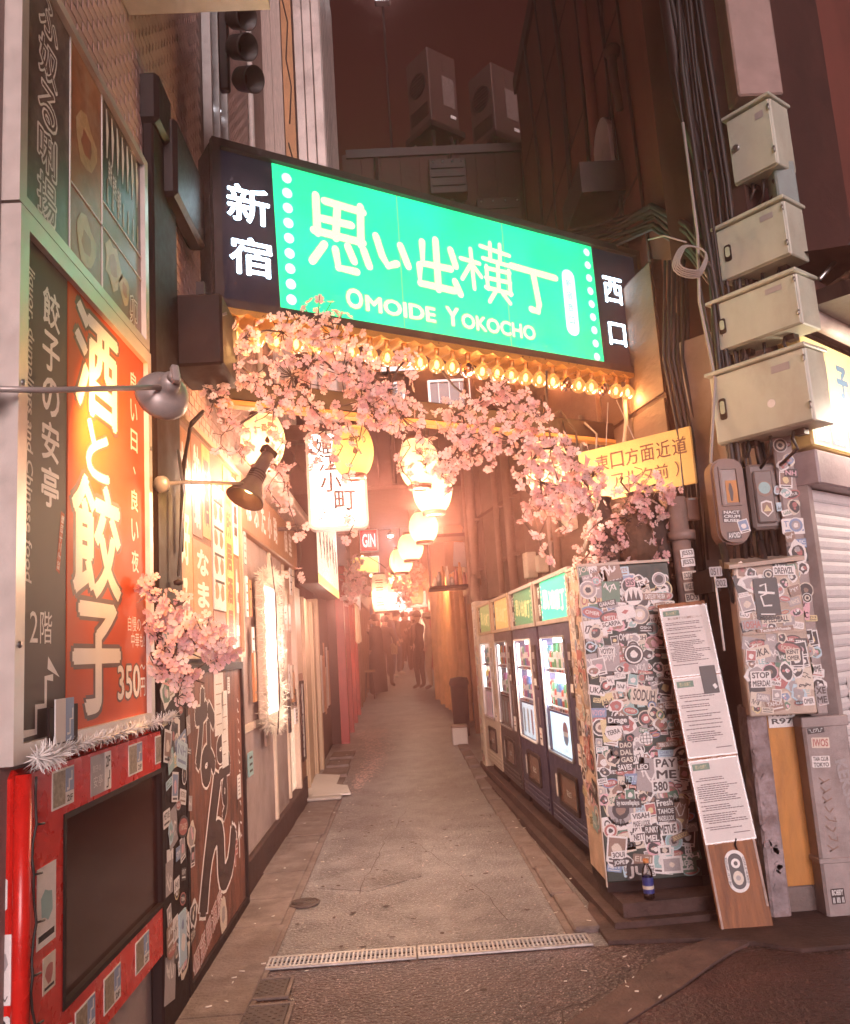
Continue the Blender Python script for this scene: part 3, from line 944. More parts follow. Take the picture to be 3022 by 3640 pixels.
b.build('dividing_line', t)
for i, ch in enumerate('ふ奴る唎揚'):
    b = MB(); y_ = .75 - i * .155
    b.text(ch, .225, y_, .15, .15, .0312, outl, .045); b.text(ch, .225, y_, .13, .13, .0318, pg('ad_letter', (.16, .10, .09)), .0)
    b.build('letter', t)
b = MB(); b.text('卯', 1.06, .12, .10, .13, .0312, outl, .045); b.text('卯', 1.06, .12, .088, .114, .0318, pg('ad_brown', (.2, .075, .06))); b.build('letter', t)
b = MB()
for i in range(7):
    x_ = .75 + i * .06
    b.ribbon([(x_, .80), (x_ + .01, .72), (x_ + .005, .60)], [.012, .03, .008], .0314, outl)
    b.ribbon([(x_ + .01, .40 + .02), (x_ + .012, .52)], [.02, .012], .0314, pg('skewer_meat', (.45, .25, .16)))
b.build('skewer_picture', t)
b = MB()
for i in range(3):
    b.text('串焼', .79 + i * .05, .56 - i * .03, .04, .10, .0316, outl, .02)
b.build('small_lettering', t)
for cx, cy, s in ((.55, .52, .10), (.55, .15, .09), (.82, .2, .09), (.95, .16, .06)):
    b = MB(); rg = random.Random(int(cx * 100)); p = blob(s, 12, rg); b.poly([(x_ + cx, y_ + cy) for x_, y_ in p], .0312, pg('food_a', (.55, .32, .16), stain=(.7, .5, .38), stain_scale=12)); p = blob(s * .5, 9, rg); b.poly([(x_ + cx, y_ + cy) for x_, y_ in p], .0316, pg('food_b', (.42, .12, .06))); b.build('dish_picture', t)

t = thing('dumpling_sign', 'tall red-orange dumpling restaurant sign with a dark side strip', 'sign', frame((-1.04, 2.19, 1.18), (0, 1, 0), (1, 0, 0)))
b = MB(); b.ring(rect(0, 0, 1.21, 1.51), rect(.055, .05, 1.165, 1.455), 0, .055, frm); b.build('frame', t)
orange = M('sign_red_orange', (.56, .080, .018), .55, spec=.25, var=.12, scale=2, bump=.02, stain=(.5, .05, .02), stain_amt=.4)
navy = M('sign_dark_strip', (.055, .034, .034), .6, spec=.5, var=.1, bump=0)
b = MB(); b.box(.055, .375, .05, 1.455, 0, .035, navy); b.build('dark_strip', t)
b = MB(); b.box(.379, .90, .05, 1.455, 0, .037, orange); b.build('orange_panel', t)
b = MB(); b.box(.903, 1.165, .05, 1.455, 0, .036, orange); b.build('orange_panel', t)
for ch, cy, w_, h_ in (('酒', 1.25, .42, .37), ('と', .955, .22, .20), ('餃', .655, .46, .40), ('子', .265, .44, .36)):
    b = MB(); b.text(ch, .64, cy, w_ * 1.09, h_ * 1.09, .0374, dkline, .06); b.text(ch, .64, cy, w_, h_, .0379, outl, .025); b.build('letter', t)
for i, ch in enumerate('良い日、良い夜'):
    b = MB(); b.text(ch, 1.035, 1.33 - i * .118, .085 if ch != '、' else .03, .085 if ch != '、' else .03, .0365, outl, .02); b.build('letter', t)
for i, ch in enumerate('餃子の安亭'):
    b = MB(); b.text(ch, .255, 1.305 - i * .137, .125, .12, .0355, outl, .02); b.build('letter', t)
b = MB(); b.text('liquor, dumplings and Chinese food', .112, .92, .90, .05, .0355, outl, .012, rot=-90, shear=.15); b.build('lettering', t)
b = MB(); b.text('2', .155, .35, .05, .085, .0355, outl, .0); b.text('階', .235, .35, .08, .09, .0355, outl, .0); b.build('floor_lettering', t)
b = MB(); b.ribbon([(.10, .07), (.175, .07), (.175, .135), (.235, .135), (.235, .21), (.285, .21)], .02, .0355, outl); b.poly([(.245, .235), (.33, .21), (.25, .27)], .0356, outl); b.build('stair_arrow', t)
b = MB(); b.text('自慢の', 1.02, .385, .15, .055, .0365, outl); b.text('中華も!', 1.06, .325, .16, .055, .0365, outl); b.build('lettering', t)
b = MB(); b.text('350', .95, .175, .27, .135, .0376, dkline, .06); b.text('350', .95, .175, .25, .12, .0382, outl, .02); b.text('円', 1.11, .15, .06, .07, .0382, outl, .01); b.text('〜', 1.11, .225, .06, .02, .0382, outl, .01); b.build('price', t)
b = MB(); b.poly([(.30, .52), (.335, .70), (.36, .695), (.325, .51)], .0355, orange); b.text('餃子二十四種', .331, .605, .17, .02, .0358, outl, rot=78); b.build('diagonal_tag', t)
b = MB(); b.box(.20, .40, .0, .13, .055, .062, black); b.box(.23, .30, .03, .15, .062, .066, paper); b.box(.305, .36, .03, .15, .062, .066, SC['blue']); b.ribbon([(.31, .05), (.33, .05), (.33, .09), (.35, .09), (.35, .12)], .008, .0665, SC['white']); b.build('pinned_flyer', t)
for cx, cy in ((.3, .025), (.9, .025), (.025, .3), (.025, 1.0), (1.187, .4), (1.187, 1.1)):
    b = MB(); b.lathe([(.0, .006), (.008, .005), (.010, 0)], steel, 8, X=Matrix.Translation((cx, cy, .055))); b.build('bolt', t)

# ---- sign lamps
lampm = M('lamp_grey', (.45, .37, .34), .4, metal=.3, var=.15, bump=.03)


def sign_lamp(label, base, elbow, head, aim, power, kind):
    t = thing('sign_lamp', label, 'lamp', base, 'lamps lighting the signs')
    B = Vector(base); rel = lambda p: Vector(p) - B
    b = MB(); b.tube([(0, 0, 0), rel(elbow), rel(head)], .0085, lampm, 9); b.build('arm', t)
    b = MB(); b.lathe([(.0, -.012), (.035, -.012), (.035, .006), (.02, .014), (0, .014)], lampm, 14, X=Matrix.Translation((0, 0, 0)) @ (rel(elbow).normalized().to_track_quat('Z', 'Y').to_matrix().to_4x4())); b.build('wall_plate', t)
    q = (Vector(aim) - Vector(head)).normalized().to_track_quat('Z', 'Y').to_matrix().to_4x4()
    X = Matrix.Translation(rel(head)) @ q @ Matrix.Scale(1.0 if kind == 'dome' else 1.22, 4)
    b = MB()
    if kind == 'dome':
        b.lathe([(.012, -.05), (.03, -.045), (.034, -.02), (.036, .0), (.055, .008), (.075, .022), (.085, .045), (.088, .06), (.084, .06), (.07, .03), (.03, .012)], lampm, 26, X=X); b.build('shade', t)
        b = MB(); b.lathe([(.0, -.075), (.018, -.072), (.02, -.05), (.0, -.05)], lampm, 12, X=X); b.box(-.012, .012, -.03, .03, -.085, -.06, lampm, ch=.004, X=X); b.build('swivel_joint', t)
    else:
        b.lathe([(.0, -.16), (.026, -.155), (.030, -.10), (.032, -.05), (.034, -.02), (.05, .02), (.078, .07), (.080, .078), (.074, .078), (.04, .02)], M('lamp_charcoal', (.10, .075, .07), .45, metal=.3), 24, X=X); b.build('shade', t)
        b = MB()
        for k in range(4):
            b.lathe([(.033, -.06 + k * .012), (.037, -.057 + k * .012), (.033, -.054 + k * .012)], blackm, 18, X=X)
        b.build('cooling_rib', t)
        b = MB(); b.box(-.018, .018, -.035, .035, -.185, -.15, blackm, ch=.005, X=X); b.build('swivel_joint', t)
    b = MB(); b.lathe([(.0, .04), (.02, .035), (.026, .02), (.018, .0)], E('sign_bulb', (1, .62, .22), 12), 12, X=X); b.build('bulb', t)
    d = (Vector(aim) - Vector(head)).normalized()
    lamp_light('lamp_light', rel(head) + d * .065, power, (1.0, .50, .13), .04, t, spot=150, target=None).rotation_euler = d.to_track_quat('-Z', 'Y').to_euler()
    return t


sign_lamp('grey dome lamp on a bar in front of the dumpling sign', (-1.03, 2.105, 2.13), (-.92, 2.2, 2.15), (-.71, 2.63, 2.285), (-1.0, 3.05, 2.12), 19.0, 'dome')
sign_lamp('black cone spotlight on a bar shining at the posters', (-.96, 3.45, 2.145), (-.90, 3.6, 2.18), (-.70, 4.10, 2.26), (-.93, 3.86, 1.72), 3.5, 'cone')

# ---- red cabinet with the dark screen
t = thing('red_cabinet', 'glossy red cabinet with a large dark screen under the dumpling sign', 'cabinet', frame((-1.0, 2.28, 0), (0, 1, 0), (1, 0, 0)))
b = MB(); b.box(0, 1.37, .30, 1.16, -.6, -.012, red, ch=.02); b.build('body', t)
b = MB(); b.ring(rect(.0, .32, 1.36, 1.15), rect(.24, .50, 1.24, 1.0), -.012, .012, red); b.build('front_frame', t)
scr = M('dark_screen', (.045, .012, .010), .16, spec=.3, var=.3, scale=2, bump=0)  # red in the base colour stands in for haze over the screen
b = MB(); b.box(.24, 1.24, .50, 1.0, -.012, -.004, scr); b.build('screen', t)
b = MB(); b.ring(rect(.232, .492, 1.248, 1.008), rect(.248, .508, 1.232, .992), -.004, .016, black); b.build('screen_bezel', t)
b = MB(); b.tube([(.0, 1.15, .0), (.0, .33, .0)], .022, red, 12); b.build('corner_bead', t)
b = MB(); b.box(.05, 1.30, 0, .30, -.55, -.06, black); b.build('plinth', t)
for i in range(5):
    x_ = .12 + i * .2
    b = MB(); b.poly([(x_, .05), (x_ + .05, .05), (x_ + .14, .25), (x_ + .09, .25)], -.0595, SC['yellow']); b.build('stripe', t)


def flyer(x, y, w, h):
    b = MB(); b.box(x, x + w, y, y + h, .012, .0135, paper); b.box(x + .006, x + w * .58, y + .006, y + h - .006, .0135, .0142, M('flyer_photo', (.28, .22, .16), .5, var=.6, scale=60, bump=0)); b.box(x + w * .6, x + w - .003, y + h * .35, y + h - .004, .0135, .0142, SC['blue'])
    b.ribbon([(x + w * .65, y + h * .42), (x + w * .75, y + h * .42), (x + w * .75, y + h * .65), (x + w * .88, y + h * .65), (x + w * .88, y + h * .88)], w * .06, .0145, SC['white'])
    b.text('2F', x + w * .79, y + h * .17, w * .28, h * .17, .0145, ink, .02); b.build('flyer', t)


for x, y in ((.15, 1.03), (.80, 1.03), (1.12, 1.03), (.55, .355), (.86, .36), (.32, .35)):
    flyer(x, y, .155, .105)
b = MB(); b.box(.44, .56, 1.02, 1.14, .012, .0135, SC['grey']); b.box(.56, .62, 1.02, 1.14, .012, .0138, SC['white']); b.text('餃子の', .49, 1.10, .07, .022, .014, SC['white']); b.text('安亭', .50, 1.06, .08, .035, .014, SC['white']); b.text('2F', .59, 1.11, .04, .035, .0142, ink, .02); b.ribbon([(.575, 1.03), (.59, 1.03), (.59, 1.055), (.605, 1.055), (.605, 1.08)], .007, .0142, ink); b.build('restaurant_card', t)
rg = random.Random(5)
for x, y, w_, h_, c in ((.06, .70, .12, .2, 'white'), (.10, .58, .08, .09, 'cream'), (1.27, .72, .07, .16, 'white'), (1.26, .60, .07, .09, 'cream'), (1.28, .9, .06, .09, 'white')):
    b = MB(); b.box(x, x + w_, y, y + h_, .012, .0135, SC[c]); b.poly([(p[0] + x + w_ / 2, p[1] + y + h_ / 2) for p in blob(min(w_, h_) * .32, 10, rg)], .0138, SC['teal' if c == 'white' else 'red']); b.box(x + .01, x + w_ - .01, y + h_ * .08, y + h_ * .16, .0135, .0139, ink); b.build('sticker', t)
b = MB(); b.poly([(.14, .36), (.27, .34), (.30, .44), (.22, .46), (.20, .42), (.15, .44)], .0139, SC['white']); b.text('P', .22, .40, .05, .06, .0142, ink); b.build('sticker', t)
# street end of the cabinet
X = frame((0, 0, -.6), (0, 0, 1), (-1, 0, 0))
word_sticker(t, .50, .86, .13, .075, .001, ['ARYZ'], X=X)
b = MB(); b.prism(rect(.455, .60, .58, .765), -.0004, .001, SC['white'], X=X, back=False); b.text('GIE · DTV', .52, .615, .10, .014, .0013, ink, X=X); b.poly([(p[0] + .52, p[1] + .695) for p in blob(.045, 12, rg)], .0013, SC['grey'], X=X); b.build('sticker', t)
word_sticker(t, .515, .52, .13, .10, .001, ['STOP', 'MIERDA!'], rot=6, X=X)
b = MB(); b.prism(blob(.05, 13, rg), -.0004, .001, SC['white'], X=X @ Matrix.Translation((.52, .40, 0)), back=False); b.poly(blob(.03, 9, rg), .0014, SC['red'], X=X @ Matrix.Translation((.52, .40, 0))); b.build('sticker', t)
b = MB(); pts = [(.02 + .01 * math.sin(i * .9), 1.14 - i * .04, .022 + .003 * math.cos(i * 2.1)) for i in range(22)]
b.tube(pts, .0035, cable, 5)
for i in range(3, 20, 3):
    b.tube([pts[i], (pts[i][0] + .035, pts[i][1] - .004, pts[i][2] + .006)], .003, cable, 5)
b.build('light_string', t)


def tinsel(name, pts, r, n, seed, mat, parent=None):
    rg = random.Random(seed); b = MB(); P = [Vector(p) for p in pts]
    for i in range(n):
        u = rg.random() * (len(P) - 1); k = min(int(u), len(P) - 2); c = P[k].lerp(P[k + 1], u - k)
        d = Vector((rg.gauss(0, 1), rg.gauss(0, 1), rg.gauss(0, 1))).normalized() * r * rg.uniform(.5, 1.2)
        s = d.cross(Vector((rg.gauss(0, 1), rg.gauss(0, 1), rg.gauss(0, 1)))).normalized() * .0022
        b.add([c - s, c + s, c + d + s * .4, c + d - s * .4], [(0, 1, 2, 3)], mat)
    return b.build(name, parent)


tin = M('tinsel_white', (.85, .78, .74), .4, metal=.0, var=.1, bump=0)
t = thing('tinsel_garland', 'white tinsel garland lying along the red cabinet top', 'garland', (-.965, 2.3, 1.16))
b = MB(); b.tube([(-.02, 0, .02), (-.01, .6, .03), (-.01, 1.34, .035)], .004, steel, 5); b.build('wire', t)
o = tinsel('tinsel_strands', [(-.02, 0.0, .025), (-.015, .3, .03), (-.01, .7, .03), (-.012, 1.34, .035)], .031, 1900, 1, tin, t); o['kind'] = 'stuff'
o = tinsel('tinsel_knot', [(.0, -.03, .03), (.01, .1, .02)], .043, 420, 2, tin, t); o['kind'] = 'stuff'
b = MB(); b.box(-.05, .03, -.0, .06, .10, .16, black, ch=.01) if False else None

# ---- black sticker-covered post with the arm that carries the sign
t = thing('sign_post', 'black steel post covered in stickers holding the green sign', 'post', frame((-.985, 3.66, 0), (0, 1, 0), (1, 0, 0)))
b = MB(); b.box(-.19, .19, 0, 3.85, -.05, 0, black, ch=.008); b.build('column', t)
b = MB(); b.box(-.21, .02, 3.80, 4.05, -.07, .03, blackm, ch=.02); b.build('cap', t)
b = MB(); b.box(-.02, .55, 3.55, 3.95, -.03, .06, blackm, ch=.02); b.build('arm', t)
b = MB(); b.tube([(.10, 1.9, .02), (.12, 2.3, .03), (.2, 2.52, .05), (.36, 2.62, .07)], .009, cable, 6); b.tube([(.08, 1.9, .02), (.09, 2.2, .03), (.16, 2.48, .05), (.34, 2.6, .07)], .007, cable, 6); b.build('cable', t)
b = MB(); b.tube([(.03, 2.35, .03), (.05, 2.15, .05), (.0, 1.78, .03)], .007, steel, 6); b.lathe([(0, -.02), (.02, -.015), (.022, 0), (0, .01)], blackm, 10, X=Matrix.Translation((0, 1.76, .03)), axis='y'); b.build('swing_arm', t)
stickers(t, -.17, .18, .15, 1.6, 46, .0, 31, .07, .13)
b = MB(); b.prism(rect(.02, .20, .13, .40), -.0004, .006, SC['paleblue'], back=False); b.poly([(p[0] + .075, p[1] + .28) for p in blob(.035, 10, rg)], .0064, SC['white']); b.poly([(p[0] + .07, p[1] + .35) for p in blob(.02, 9, rg)], .0066, SC['blue']); b.build('sticker', t)
t = thing('control_box', 'matt black box hanging below the sign arm', 'box', (-.92, 4.05, 2.80))
b = MB(); b.box(-.11, .14, -.19, .20, 0, .36, black, ch=.012); b.build('body', t)
b = MB(); b.box(-.02, .02, -.02, .02, .36, .50, blackm); b.build('hanger', t)
b = MB(); b.tube([(-.1, -.05, .22), (.05, -.17, .22), (.16, -.17, .26)], .008, steel, 6); b.build('conduit', t)

# ---- catfish board
t = thing('catfish_board', 'brown board with big white-outlined brush letters standing at the alley mouth', 'sign', frame((-1.03, 3.87, .03), (0, 1, 0), (1, 0, 0)))
board = M('rusty_board', (.22, .075, .045), .6, var=.5, scale=4, bump=.12, stain=(.035, .018, .014), stain_amt=.95, stain_scale=3.0, stretch=(3, .9, 3))
b = MB(); b.box(0, 1.36, 0, 1.36, 0, .03, board); b.build('panel', t)
b = MB(); b.ring(rect(-.01, -.01, 1.37, 1.37), rect(.03, .03, 1.33, 1.33), .0, .045, black); b.build('frame', t)
chd = M('brush_dark', (.06, .03, .027), .6, var=.2, bump=0)
for ch, cx, cy, w_, h_ in (('な', .42, 1.02, .42, .48), ('ま', .80, 1.02, .30, .34), ('ず', .84, .72, .30, .34), ('ん', .66, .52, .88, .62)):
    b = MB(); b.text(ch, cx, cy, w_ * 1.05, h_ * 1.05, .0305, outl, .075); b.text(ch, cx, cy, w_, h_, .0311, chd, .05); b.build('letter', t)
b = MB(); b.text('3F', 1.03, .33, .20, .14, .0306, outl, .05); b.text('3F', 1.03, .33, .19, .13, .0311, SC['red'], .02); b.poly([(1.17, .28), (1.19, .28), (1.19, .40), (1.23, .37), (1.18, .48), (1.13, .37), (1.17, .40)], .0306, outl); b.build('floor_lettering', t)
b = MB(); b.text('個室居酒屋', .40, .13, .62, .12, .0306, outl, .04, rot=14); b.text('個室居酒屋', .40, .13, .60, .11, .0311, SC['red'], .0, rot=14); b.build('lettering', t)
b = MB(); rs = random.Random(61)
for k in range(14):
    y_ = 1.16 - k * .058; b.ribbon([(1.215 + rs.uniform(0, .02), y_), (1.24, y_ - rs.uniform(.0, .03)), (1.255 + rs.uniform(0, .015), y_ - rs.uniform(.01, .04))], .010, .0306, outl)
b.build('side_lettering', t)
b = MB(); b.poly([(p[0] + .72, p[1] + .10) for p in blob(.09, 13, rg)], .0316, SC['cream']); b.poly([(p[0] + .72, p[1] + .11) for p in blob(.04, 9, rg)], .0319, SC['grey']); b.build('torn_label', t)
for x_, y_, w_, h_, c in ((.62, 1.0, .22, .32, 'white'), (.78, .82, .15, .40, 'cream'), (.95, 1.2, .06, .09, 'white'), (1.16, .60, .09, .13, 'white')):
    b = MB(); b.box(x_, x_ + w_, y_, y_ + h_, .031, .034, paper)
    for i in range(5):
        yy = y_ + h_ * (i + 1) / 6.2; b.box(x_ + w_ * .15, x_ + w_ * rg.uniform(.5, .88), yy, yy + .006, .034, .0344, M('pencil', (.35, .25, .22), .7, var=0, bump=0))
    b.build('paper_note', t)
stickers(t, .0, .10, .1, 1.2, 7, .045, 33, .06, .09)

# ---- posters over the catfish board
t = thing('poster_board', 'board of yellow and orange menu posters above the catfish board', 'poster board', frame((-1.03, 3.86, 1.44), (0, 1, 0), (1, 0, 0)))
b = MB(); b.box(0, 1.52, 0, 1.16, 0, .012, wood); b.build('backing', t)
b = MB(); b.ring(rect(-.012, -.012, 1.53, 1.172), rect(.02, .02, 1.50, 1.14), .012, .035, palewood); b.build('frame', t)
ad_y = pg('menu_yellow', (.66, .36, .10), stain=(.72, .52, .26), stain_scale=7)
ad_o = pg('menu_orange', (.50, .19, .07), stain=(.65, .35, .14), stain_scale=6)
ad_r = pg('menu_red', (.36, .10, .06), stain=(.5, .25, .12), stain_scale=8)
for (x0, y0, x1, y1), mt, txt, tc in (((.03, .03, .30, 1.10), ad_o, 'お好み', outl), ((.31, .60, .52, 1.12), ad_r, '牡蠣', outl), ((.31, .04, .72, .58), ad_o, 'なまず', outl), ((.53, .62, .72, 1.12), ad_y, '酒', chd), ((1.07, .04, 1.32, 1.12), ad_y, '台所居酒屋', M('poster_letter_red', (.5, .09, .04), .5, var=0, bump=0)), ((1.33, .05, 1.49, .6), ad_r, '生', outl), ((1.33, .62, 1.49, 1.1), paper, '串', chd)):
    b = MB(); b.box(x0, x1, y0, y1, .012, .016, mt)
    n = len(txt); w_ = (x1 - x0) * .62; p_ = (y1 - y0) * .92 / n
    for i, ch in enumerate(txt):
        b.text(ch, (x0 + x1) / 2, y1 - (y1 - y0) * .04 - p_ * (i + .5), w_, p_ * .82, .0166, tc, .04)
    b.build('poster', t)
b = MB(); b.box(.74, 1.05, .25, .95, .012, .020, paper)
for r_ in range(4):
    for c in range(2):
        p = blob(.05, 10, rg); cx, cy = .82 + c * .14, .35 + r_ * .15
        b.poly([(x_ + cx, y_ + cy) for x_, y_ in p], .0204, pg('food_c', (.35, .14, .07), stain=(.55, .3, .15), stain_scale=14))
    b.box(.78, 1.02, .40 + r_ * .15, .415 + r_ * .15, .02, .0206, ink)
b.box(.76, .88, .86, .93, .02, .0206, SC['red']); b.box(.90, 1.02, .86, .93, .02, .0206, SC['red'])
b.build('white_menu', t)
b = MB(); b.box(.74, 1.05, .04, .24, .012, .016, ad_r); b.text('一品料理', .895, .14, .24, .08, .0166, outl, .02); b.build('poster', t)
b = MB(); b.box(.36, .62, .02, .14, .016, .022, M('orange_strip', (.68, .26, .05), .5)); b.build('price_strip', t)

# ---- lit shopfront
t = thing('tinsel_shopfront', 'cream shopfront with a glowing white panel wrapped in tinsel', 'shop', frame((-1.05, 5.42, 0), (0, 1, 0), (1, 0, 0)))
framem = M('cream_frame', (.60, .46, .36), .5, var=.15, scale=4, bump=.05)
b = MB(); b.box(0, 2.85, 0, .20, -.2, .03, darkwall, ch=.01); b.build('base', t)
for x_ in (.0, .42, .80, 1.30, 1.78, 2.25, 2.78):
    b = MB(); b.box(x_, x_ + .06, .20, 2.25, -.1, -.005 if x_ not in (.0, 1.30, 2.78) else .02, framem, ch=.006); b.build('post', t)
for x_ in (.07, .49, .87, 1.37, 1.85, 2.32):
    w_ = {.07: .35, .49: .31, .87: .43, 1.37: .41, 1.85: .40, 2.32: .46}[x_]
    b = MB(); b.box(x_, x_ + w_, .22, .95, -.06, -.03, M('warm_glass_low', (.62, .42, .28), .25, var=.25, scale=2, emit=(1, .70, .52), es=.5)); b.build('door_pane', t)
    b = MB(); b.box(x_, x_ + w_, .95, 1.0, -.08, .01, framem); b.build('rail', t)
    if x_ not in (.49,):
        b = MB(); b.box(x_, x_ + w_, 1.0, 2.2, -.06, -.03, pg('poster_wall', (.42, .24, .16), stain=(.6, .45, .35), stain_scale=12)); b.build('poster_panel', t)
litp = E('lit_panel', (1.0, .88, .78), 2.0)
b = MB(); b.box(.50, 1.02, 1.0, 1.95, .03, .09, framem, ch=.01); pbox = b.build('light_box', t)
b = MB(); b.box(.53, .99, 1.03, 1.92, .09, .094, litp); b.build('lit_face', pbox)
b = MB(); b.poly([(p[0] * .5 + .76, p[1] * 2.4 + 1.5) for p in blob(.13, 12, rg)], .0945, E('lit_print', (1, .75, .6), 1.6)); b.text('生ビール', .76, 1.12, .2, .07, .095, M('lit_print_red', (.6, .2, .1), .5, var=0, emit=(1, .5, .25), es=1.0)); b.build('lit_print', pbox)
o = tinsel('tinsel_border', [(.46, .98, .1), (.46, 1.97, .1), (.76, 2.02, .11), (1.06, 1.97, .1), (1.06, 1.0, .1), (.76, .94, .11), (.46, .98, .1)], .075, 3600, 3, M('tinsel_cream', (.74, .64, .52), .4, var=.1, bump=0), t); o['kind'] = 'stuff'
o = tinsel('tinsel_border', [(1.30, 2.0, .06), (1.32, 1.5, .06), (1.32, 1.0, .06)], .06, 1100, 9, M('tinsel_cream', (.74, .64, .52)), t); o['kind'] = 'stuff'
b = MB(); b.tube([(.44, 2.1, .16), (.47, 1.8, .18), (.45, 1.5, .18), (.5, 1.2, .18), (.48, .9, .16)], .004, cable, 5); b.build('cable', t)
b = MB(); b.box(.0, 2.85, 2.25, 2.62, -.1, .05, M('brown_fascia', (.34, .15, .07), .5, var=.3, scale=4), ch=.01); fo = b.build('fascia', t)
for i, ch in enumerate('ねぶた小路 個室'):
    if ch != ' ':
        b = MB(); b.text(ch, .25 + i * .30, 2.44, .20, .22, .052, outl, .03); b.build('letter', fo)
b = MB(); b.box(-.05, 2.9, 2.66, 2.74, -.1, .20, M('pale_ledge', (.55, .43, .36), .5), ch=.01); b.build('ledge', t)
for i in range(12):
    b = MB(); b.box(.02 + i * .24, .02 + i * .24 + .22, 2.76, 3.5, -.1, -.04 + (i % 2) * .01, palemetal, ch=.006); b.build('metal_panel', t)
rg = random.Random(77)
for i in range(34):
    x_ = rg.uniform(.05, 2.6); y_ = rg.uniform(.55, 2.1); w_ = rg.uniform(.07, .16); h_ = rg.uniform(.12, .34)
    if .4 < x_ < 1.1 and y_ > .8: continue
    b = MB(); b.box(x_, x_ + w_, y_, y_ + h_, .026, .030 + i * .0004, rg.choice([paper, paper, cream, SC['teal'], SC['brown'], ad_o, SC['black']]))
    n_ = rg.choice([2, 3, 4])
    for q in range(n_):
        b.box(x_ + w_ * .18, x_ + w_ * .82, y_ + h_ * (q + .6) / (n_ + .6), y_ + h_ * (q + .6) / (n_ + .6) + .014, .030 + i * .0004, .0306 + i * .0004, rg.choice([ink, SC['red'], SC['brown']]))
    b.build('notice', t)
lamp_light('panel_light', (.76, 1.5, .25), 6, (1, .84, .72), .2, t)

# ---- sliding doors next to it
t = thing('sliding_door_front', 'pale wooden sliding doors with a framed notice at their side', 'door', frame((-1.06, 8.32, 0), (0, 1, 0), (1, 0, 0)))
b = MB(); b.box(0, .36, 0, .25, -.1, .03, darkwall); b.box(0, .36, .25, 1.25, -.1, .02, wood, ch=.006); b.build('side_panel', t)
b = MB(); b.ring(rect(.06, .42, .31, 1.18), rect(.09, .45, .28, 1.15), .02, .035, black); fo = b.build('notice_frame', t)
b = MB(); b.box(.09, .28, .45, 1.15, .02, .025, paper)
for i in range(9):
    b.box(.11, .11 + rg.uniform(.06, .15), .52 + i * .065, .535 + i * .065, .025, .0256, ink)
b.build('notice', fo)
b = MB(); b.box(0, .36, 1.25, 2.1, -.1, .02, palewood, ch=.006); b.build('side_panel', t)
for i in range(4):
    x_ = .40 + i * .40
    b = MB(); b.box(x_, x_ + .39, .06, 2.05, -.06 + .02 * (i % 2), -.03 + .02 * (i % 2), palewood, ch=.006); d_o = b.build('door_leaf', t)
    b = MB(); b.box(x_ + .03, x_ + .05, .06, 2.05, -.03 + .02 * (i % 2), -.015 + .02 * (i % 2), palewood); b.build('stile', d_o)
b = MB(); b.box(.36, 2.1, -.02, .05, -.1, .06, alu); b.build('threshold', t)
b = MB(); b.box(2.02, 2.14, 0, 2.1, -.1, .03, palewood, ch=.006); b.build('post', t)
b = MB(); b.box(2.14, 3.86, 0, 2.6, -.12, -.02, darkwall); b.build('wall', t)
for i in range(8):
    x_ = 2.2 + i * .2; b = MB(); b.box(x_, x_ + .15, .7 + rg.uniform(-.1, .1), .7 + rg.uniform(.3, .9), -.02, -.01, rg.choice([paper, wood, ad_o, cream])); b.build('notice', t)
lamp_light('door_light', (1.1, 1.9, .35), 5, (1, .80, .66), .15, t)
# hanging box sign over the doors
t = thing('box_sign', 'dark box sign with a yellow lit belly over the sliding doors', 'sign', frame((-.97, 8.35, 2.12), (0, 1, 0), (1, 0, 0)))
b = MB(); b.box(0, 2.6, 0, .9, -.05, .16, black, ch=.01); b.build('body', t)
b = MB(); b.box(.02, 2.58, .10, .88, .16, .168, E('sign_glow_white', (1, .84, .66), .8)); b.build('lit_face', t)
b = MB(); b.box(.02, 2.58, .0, .09, .16, .17, E('sign_glow_yellow', (1, .62, .2), 1.2)); b.build('lit_edge', t)
for i in range(6):
    b = MB(); [b.ribbon([(.16 + i * .4 + rnd.uniform(0, .25), .25 + rnd.uniform(0, .4)), (.2 + i * .4 + rnd.uniform(0, .2), .3 + rnd.uniform(0, .4)), (.16 + i * .4 + rnd.uniform(0, .25), .25 + rnd.uniform(0, .4))], .045, .1686 + .0002 * q, chd) for q in range(4)]; b.build('letter', t)
# ================================================================ THE GATE SIGN
SU = Vector((2.814, 1.64, 0)).normalized(); SN = Vector((SU.y, -SU.x, 0))
GX = frame((-.889, 4.2, 3.235), SU, SN)
t = thing('alley_gate_sign', 'green glowing alley gate sign with dark end panels and a bulb row', 'sign', GX)
casing = M('sign_casing', (.055, .045, .045), .4, metal=.5, var=.25, bump=.05)
W_, H_ = 3.215, .96
b = MB(); b.box(0, W_, 0, H_, -.22, -.012, casing, ch=.01); b.build('casing', t)
b = MB(); b.ring(rect(0, 0, W_, H_), rect(.045, .045, W_ - .045, H_ - .045), -.012, .035, casing); b.build('frame', t)
green = E('sign_green', (.006, .84, .30), .95)
_n = green.node_tree; _t = _n.nodes.new('ShaderNodeTexCoord'); _z = _n.nodes.new('ShaderNodeTexNoise'); _z.inputs['Scale'].default_value = 1.7; _z.inputs['Detail'].default_value = 2
_r = _n.nodes.new('ShaderNodeMapRange'); _r.inputs[1].default_value = .3; _r.inputs[2].default_value = .7; _r.inputs[3].default_value = .48; _r.inputs[4].default_value = .86
_n.links.new(_t.outputs['Object'], _z.inputs['Vector']); _n.links.new(_z.outputs['Fac'], _r.inputs[0]); _n.links.new(_r.outputs[0], _n.nodes['Principled BSDF'].inputs['Emission Strength'])
edg = M('sign_letter_edge', (.25, .35, .10), .5, var=0, bump=0, emit=(.18, .62, .22), es=.9)
